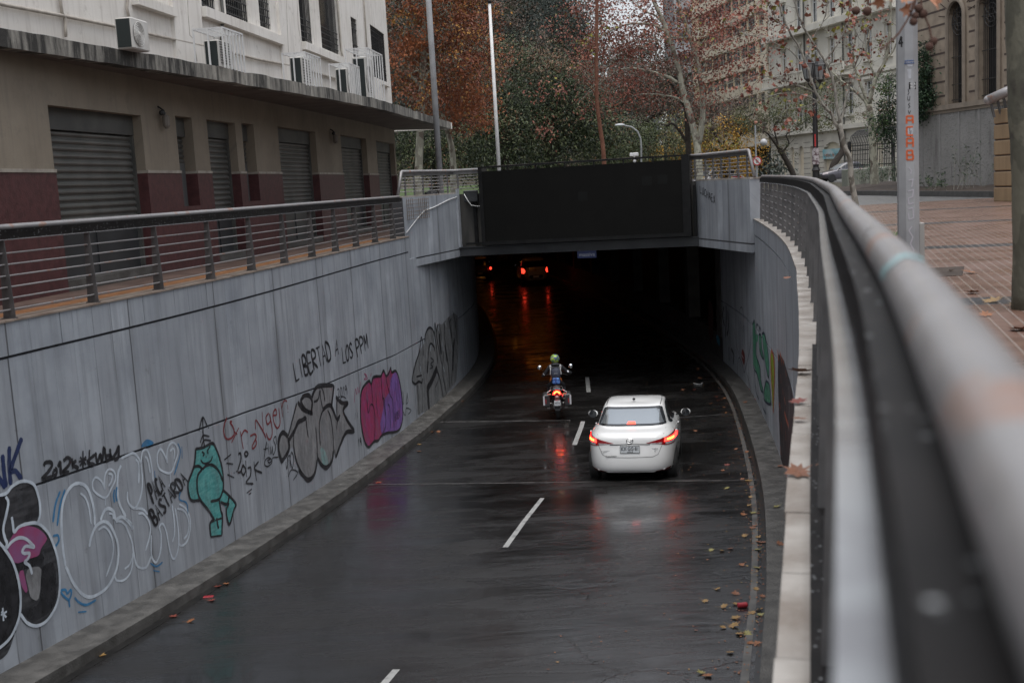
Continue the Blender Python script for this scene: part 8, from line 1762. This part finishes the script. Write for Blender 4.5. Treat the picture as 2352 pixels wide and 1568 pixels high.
vb=[atY(x,y,47) for x,y in ((2050,190),(2040,215),(2052,245),(2035,260),(2045,290),(2030,300),(2020,275),(2048,320))]
leafy('bougainvillea','leafy dark green climber left of the thick grey pole','climbing plant',[(p,(.55,.6,.45)) for p in vb],1800,.13,L_iv,(.45,.30,.20,.05),(vb[0].x,47,0),stems=[((vb[7].x+.3,47,0),tuple(vb[7])),(tuple(vb[7]),tuple(vb[1]))])
def oleander(label,px,py0,Y,w_,h_,n,seed):
    c=atY(px,py0,Y); t=thing('oleander',label,'shrub',(c.x,Y,.1)); ms_=MB(); mb=MB(); V=[];F=[];Mx=[]
    for _ in range(n):
        a=Vector((c.x+rnd.gauss(0,w_*.25),Y+rnd.gauss(0,.25),.1)); d=Vector((rnd.gauss(0,.35),rnd.gauss(0,.25),1)).normalized(); l=h_*rnd.uniform(.5,1.05); b=a+d*l; ms_.tube([a,a+d*l*.5+Vector((rnd.gauss(0,.03),0,0)),b],[.010,.008,.004],4,cap=False)
        for k in range(16):
            p=a.lerp(b,rnd.uniform(.3,1.02)); q=(Vector((rnd.gauss(0,1),rnd.gauss(0,1),rnd.gauss(.5,.5)))).normalized(); s=rnd.uniform(.10,.17); e=q.cross(Vector((rnd.gauss(0,1),rnd.gauss(0,1),rnd.gauss(0,1)))).normalized()*s*.10; i=len(V); V+=[p,p+q*s*.5+e,p+q*s,p+q*s*.5-e]; F.append([i,i+1,i+2,i+3]); Mx.append(rnd.choice((0,0,1,2)))
    ms_.build('stems',M_bgrey,t); mb.v=V; mb.f=F; mb.m=Mx; mb.build('foliage',L_iv,t)
gY=onz(2030,436).y
oleander('dense oleander bush beside the concrete block under the mottled plane tree',2022,400,gY+1.5,2.6,1.35,70,1)
oleander('sparse oleander in the soil bed left of the tall one',2128,400,41.5,1.6,.8,9,2); oleander('tall thin oleander growing against the rough wall',2218,400,39.5,1.3,1.75,12,3); oleander('small oleander in the soil bed behind the grey pole',2165,400,40.5,.9,.6,7,4)
g=onz(2030,543); t=thing('grass_tuft','small bright green tuft of weeds in the red paving','weed',g); mb=MB()
for _ in range(160):
    a=g+Vector((rnd.gauss(0,.11),rnd.gauss(0,.08),0)); d=Vector((rnd.gauss(0,.5),rnd.gauss(0,.5),1)).normalized()*rnd.uniform(.05,.14); e=d.cross(Vector((rnd.gauss(0,1),rnd.gauss(0,1),0))).normalized()*.008; mb.add([a-e,a+e,a+d],[(0,1,2)])
mb.build('blades',mat('weed_green',(.10,.22,.04),(.06,.14,.03),scale=20,rough=.6),t)
# soil pit and missing pavers
M_dirt=MATS['bed_soil']; pts=[onz(x,y,-.014) for x,y in ((2119,616),(2215,611),(2211,632),(2119,637))]; mb=MB(); mb.add(pts,[(3,2,1,0)]); mb.build('soil_patch',M_dirt,kind='structure')

# ================================================================= fallen leaves, litter, hanging twig
LEAF=[(0,-.42),(.05,-.16),(.30,-.28),(.24,-.10),(.50,-.02),(.30,.10),(.40,.36),(.18,.28),(.0,.58),(-.18,.28),(-.40,.36),(-.30,.10),(-.50,-.02),(-.24,-.10),(-.30,-.28),(-.05,-.16)]
LM=[mat('fallen_yellow',(.30,.20,.06),(.20,.10,.04),scale=12,rough=.45),mat('fallen_orange',(.30,.12,.045),(.18,.07,.03),scale=12,rough=.45),mat('fallen_brown',(.24,.10,.05),(.15,.065,.035),scale=12,rough=.5),mat('fallen_red',(.22,.05,.03),(.13,.03,.02),scale=12,rough=.45),mat('fallen_lime',(.27,.26,.08),(.19,.15,.05),scale=12,rough=.45)]
leaf_me=[]
for v in range(10):
    vs=[Vector((0,0,.0))]; cu=rnd.uniform(.1,.45)
    for k,(x,y) in enumerate(LEAF): 
        x*=rnd.uniform(.85,1.15); y*=rnd.uniform(.85,1.15); vs.append(Vector((x,y,.01+cu*(x*x+y*y)*rnd.uniform(.5,1.3)+rnd.uniform(0,.03))))
    fs=[(0,1+k,1+(k+1)%16) for k in range(16)]; n=len(vs); vs+=[Vector((-.012,-.40,.02)),Vector((.012,-.40,.02)),Vector((.02,-.85,.10)),Vector((-.005,-.85,.10))]; fs.append((n,n+1,n+2,n+3))
    me=bpy.data.meshes.new('leaf'); me.from_pydata([tuple(q) for q in vs],[],fs); me.materials.append(LM[v%5]); leaf_me.append(me)
def leaf(p, s, mi=None, grp='fallen leaves on the wet road', label='fallen plane leaf lying on the wet road', name='fallen_leaf'):
    me=rnd.choice(leaf_me) if mi is None else leaf_me[mi+5*rnd.randint(0,1)]; o=bpy.data.objects.new(name,me); C.objects.link(o); o.location=p; o.rotation_euler=(rnd.uniform(-.25,.25),rnd.uniform(-.25,.25),rnd.uniform(0,6.28)); o.scale=(s,s,s); tag(o,label,'leaf',grp); return o
Z7=tfm(2000,1900,1.8867); Z6=tfm(2624,1100,1.742); Z3=tfm(0,2049,2.2969); Z4=tfm(900,1250,2.296); ZP=tfm(3072,600,2.047)
RL=[(1870,45),(1830,33),(1900,95),(1710,100),(1890,168),(1875,232),(1915,285),(1840,300),(1930,383),(1905,402),(1840,462),(1945,472),(1950,505),(1985,510),(1590,568),(1670,570),(1745,555),(1940,565),(1820,680),(1935,700),(1640,860),(1940,862),(1780,898),(1975,915),(1545,950),(1775,972),(1685,995),(1955,1018),(1900,1038),(1960,1057),(1785,1080),(1690,1150),(1760,1135),(1800,1200),(1860,1195),(1885,1267),(1945,1272),(1738,1338),(1565,1512),(1520,1493)]
COLN=('yellow','orange','brown','red','lime yellow')
def llab(px,py,c):  # colour and place of a leaf
    z='near the bottom of the frame' if py>1480 else 'below the red drink can' if py>1400 else 'just above the red drink can' if py>1330 else 'well behind the white car' if py>1190 else 'just behind the white car' if py>1060 else 'level with the white car' if py>930 else 'near the mouth of the tunnel'
    s='by the left kerb' if px<1000 else 'on the worn edge line' if px>1700 or (px>1640 and py<960) else 'left of the worn edge line'
    return '%s leaf %s %s'%(COLN[c],s,z)
for x,y in RL:
    big=(x,y) in ((1800,1200),(1940,565),(1785,1080),(1760,1135),(1870,45)); c_=rnd.choice((0,0,1,2,4)); leaf(onroad(*Z7(x,y),.004)+Vector((0,0,.008)),rnd.uniform(.10,.14)*(1.3 if big else .95),c_,label=llab(*Z7(x,y),c_))
for x,y in [(420,848),(475,860),(430,873),(380,897),(472,922),(490,960),(528,955),(555,1017),(585,1070),(450,1112),(270,1087),(595,1185),(555,1215),(630,1233),(652,1273),(495,1322),(465,1363),(270,800),(190,800),(290,655)]: c_=rnd.choice((1,1,2,3)); leaf(onroad(*Z6(x,y))+Vector((0,0,.008)),rnd.uniform(.10,.145),c_,label=llab(*Z6(x,y),c_))
for (x,y),m_ in zip([(1590,960),(1745,1000),(925,1315),(1940,810),(2000,683),(2085,658)],(3,1,0,3,3,1)): leaf(onroad(*Z3(x,y))+Vector((0,0,.008)),.13,m_,label=llab(*Z3(x,y),m_))
for x,y in [(1960,1097),(1900,1098),(1785,1212),(1775,1275),(1415,1560),(1255,1535),(2175,820)]: c_=rnd.choice((0,1)); leaf(onroad(*Z4(x,y))+Vector((0,0,.008)),.14,c_,label=llab(*Z4(x,y),c_))
for (x,y) in [(620,888),(860,1335),(300,720)]: 
    p=onroad(*Z6(x,y),.14); leaf(p+Vector((0,0,.012)),.15,2,'fallen leaves on the right kerb walk','fallen brown leaf on the right kerb walk')
for x,y in [(2095,240),(2105,520)]: p=onroad(*Z7(x,y),.14); leaf(p+Vector((0,0,.012)),.16,rnd.choice((2,4)),'fallen leaves on the right kerb walk','fallen brown leaf on the right kerb walk')
for (x,y,s,m_,lb) in ((1834,859,.17,2,'curled brown leaf farthest along the right coping'),(1836,929,.11,3,'small red leaf on the pale coping between two brown leaves'),(1838,968,.08,2,'tiny dark leaf on the pale coping'),(1836,1091,.13,2,'curled brown leaf nearest on the right coping'),(1808,642,.10,2,'tiny leaf on the far bend of the right coping')):
    leaf(onz(x,y,.014)+Vector((0,0,.015)),s,m_,None,lb)
for (x,y),s in zip([(870,597),(1455,1168),(1690,1175),(1855,1245),(2060,1280),(1575,1312),(1790,1358),(1575,1385),(1655,1010),(1465,1090),(1490,998),(1708,628),(2065,1210),(780,495),(2085,1480),(1430,1290)],(.16,.17,.17,.2,.2,.13,.13,.15,.18,.1,.09,.08,.15,.1,.2,.05)): leaf(onz(*ZP(x,y),-.018)+Vector((0,0,.012)),s,c_:=rnd.choice((0,0,1,2)),'fallen leaves on the red paving','%s leaf on the ribbed red paving %s'%(COLN[c_],'near the big right hand trunk' if ZP(x,y)[0]>2230 else 'far off beyond the grey pole' if ZP(x,y)[1]<560 else 'between the grey pole and the big trunk' if ZP(x,y)[1]<700 else 'close to the near handrail'))
for _ in range(46):
    q=onz(rnd.uniform(1905,2010),rnd.uniform(432,447)); leaf(Vector((q.x,q.y,-.02)),.13,rnd.choice((1,2,2)),'fallen leaves gathered at the far planter','small brown leaf in the drift by the planter kerb')
mb=MB(); _vs=[];_fs=[];_ms=[]
for _ in range(1500):
    s_=rnd.uniform(RW.sY(9),RW.sY(40)); o_=.47+abs(rnd.gauss(0,.22))+.02
    if rnd.random()<.25: o_=.47+rnd.uniform(0,2.4)
    q=RW.pt(s_,0,o_); z_=roadz(q.y)+.006; r_2=rnd.uniform(.006,.022); a_=rnd.uniform(0,6.28); i_=len(_vs)
    for k in range(4): t_=a_+k*1.57; _vs.append(Vector((q.x+r_2*math.cos(t_)*(1 if k%2 else .5),q.y+r_2*math.sin(t_),z_+rnd.uniform(0,.006))))
    _fs.append([i_,i_+1,i_+2,i_+3]); _ms.append(rnd.choice((0,1,2,2,2)))
mb.v=_vs; mb.f=_fs; mb.m=_ms; mb.build('gutter_debris',LM[:3],kind='stuff',label='crushed leaf bits and grit scattered along the right gutter',cat='debris')
def litter(name,label,cat,p,d,m_,rz):
    mb=MB(); mb.box((0,0,d[2]/2),d,bev=min(d)*.3); o=mb.build(name,m_,None,local=True); o.location=p; o.rotation_euler=(0,0,rz); tag(o,label,cat)
M_rc=mat('litter_red',(.30,.02,.03),rough=.4)
p=onroad(*Z7(1830,997)); mb=MB(); mb.lathe((0,0,.033),[(.024,-.062),(.033,-.052),(.033,.052),(.024,.062)],14,axis='X'); o=mb.build('drink_can',M_rc,None,local=True); o.location=p; o.rotation_euler=(0,0,.1); tag(o,'crushed red drink can among the leaves near the right edge line','can'); mb=MB(); mb.lathe((.063,0,.033),[(.0,0),(.024,.001)],14,axis='X'); mb.build('lid',M_alu,o,local=True)
litter('wrapper','flat red packet on the road by the left kerb','litter',onroad(*Z3(1915,775)),(.14,.07,.012),M_rc,.1); litter('wrapper','small red packet near the left kerb by the purple graffiti','litter',onroad(*Z4(1410,1562)),(.11,.06,.012),M_rc,.1)
mb=MB(); P=[onroad(*Z6(x,y))+Vector((0,0,.02)) for x,y in ((262,757),(280,762),(300,765),(318,760),(326,752))]; mb.tube(P,.012,5); o=mb.build('plastic_strip',M_white,org=P[2],label='white scrap of plastic on the dark road right of the motorcycle',cat='litter')
# twig with plane seed balls close to the lens
Y=4.6; hb=thing('hanging_twig','close hanging plane twig with round seed balls and curled pale orange leaves','twig',atY(2100,-60,Y)); mb=MB()
for L in ([(2130,-60),(2105,-10),(2098,20),(2082,50),(2066,75),(2050,92),(2020,118)],[(2120,-60),(2116,10),(2124,38),(2134,60),(2140,90),(2141,120)],[(2098,20),(2107,-10)],[(2066,75),(2059,84)],[(1985,-20),(1995,10)],[(2100,0),(2090,40)]): mb.tube([atY(x,y,Y) for x,y in L],.004,5)
mb.build('stems',mat('twig_brown',(.10,.05,.035),rough=.7),hb)
for x,y,r in ((2110,20,.016),(2120,32,.017),(2102,37,.014),(2098,50,.016),(2144,95,.016),(2135,107,.016),(1966,25,.016),(1992,26,.017)):
    dyy=0 if x>2000 else 2.0
    mb=MB(); mb.ball(atY(x,y,Y+dyy),r*(1 if x>2000 else 1.45),14)
    for v in mb.v: v+= (v-atY(x,y,Y+dyy))*rnd.uniform(-.06,.12)
    mb.build('seed_ball',MATS['seed_ball'],hb,smooth=True)
mb=MB(); M_cl=mat('curled_leaf',(.42,.20,.12),(.34,.15,.08),scale=14,rough=.55)
for x,y,s,a in ((2075,-5,.11,.4),(2085,20,.07,2.4),(2148,5,.10,1.2),(2022,2,.07,2.9),(2040,-12,.10,.9)):
    c=atY(x,y,Y); Rm=Matrix.Rotation(a,3,'Y')@Matrix.Rotation(.9,3,'X')@Matrix.Rotation(a*1.7,3,'Z'); vs=[c]+[c+Rm@Vector((u*s,v*s,.35*s*(u*u*3-v*v))) for u,v in LEAF]; mb.add(vs,[(0,1+k,1+(k+1)%16) for k in range(16)])
mb.build('leaves',M_cl,hb)
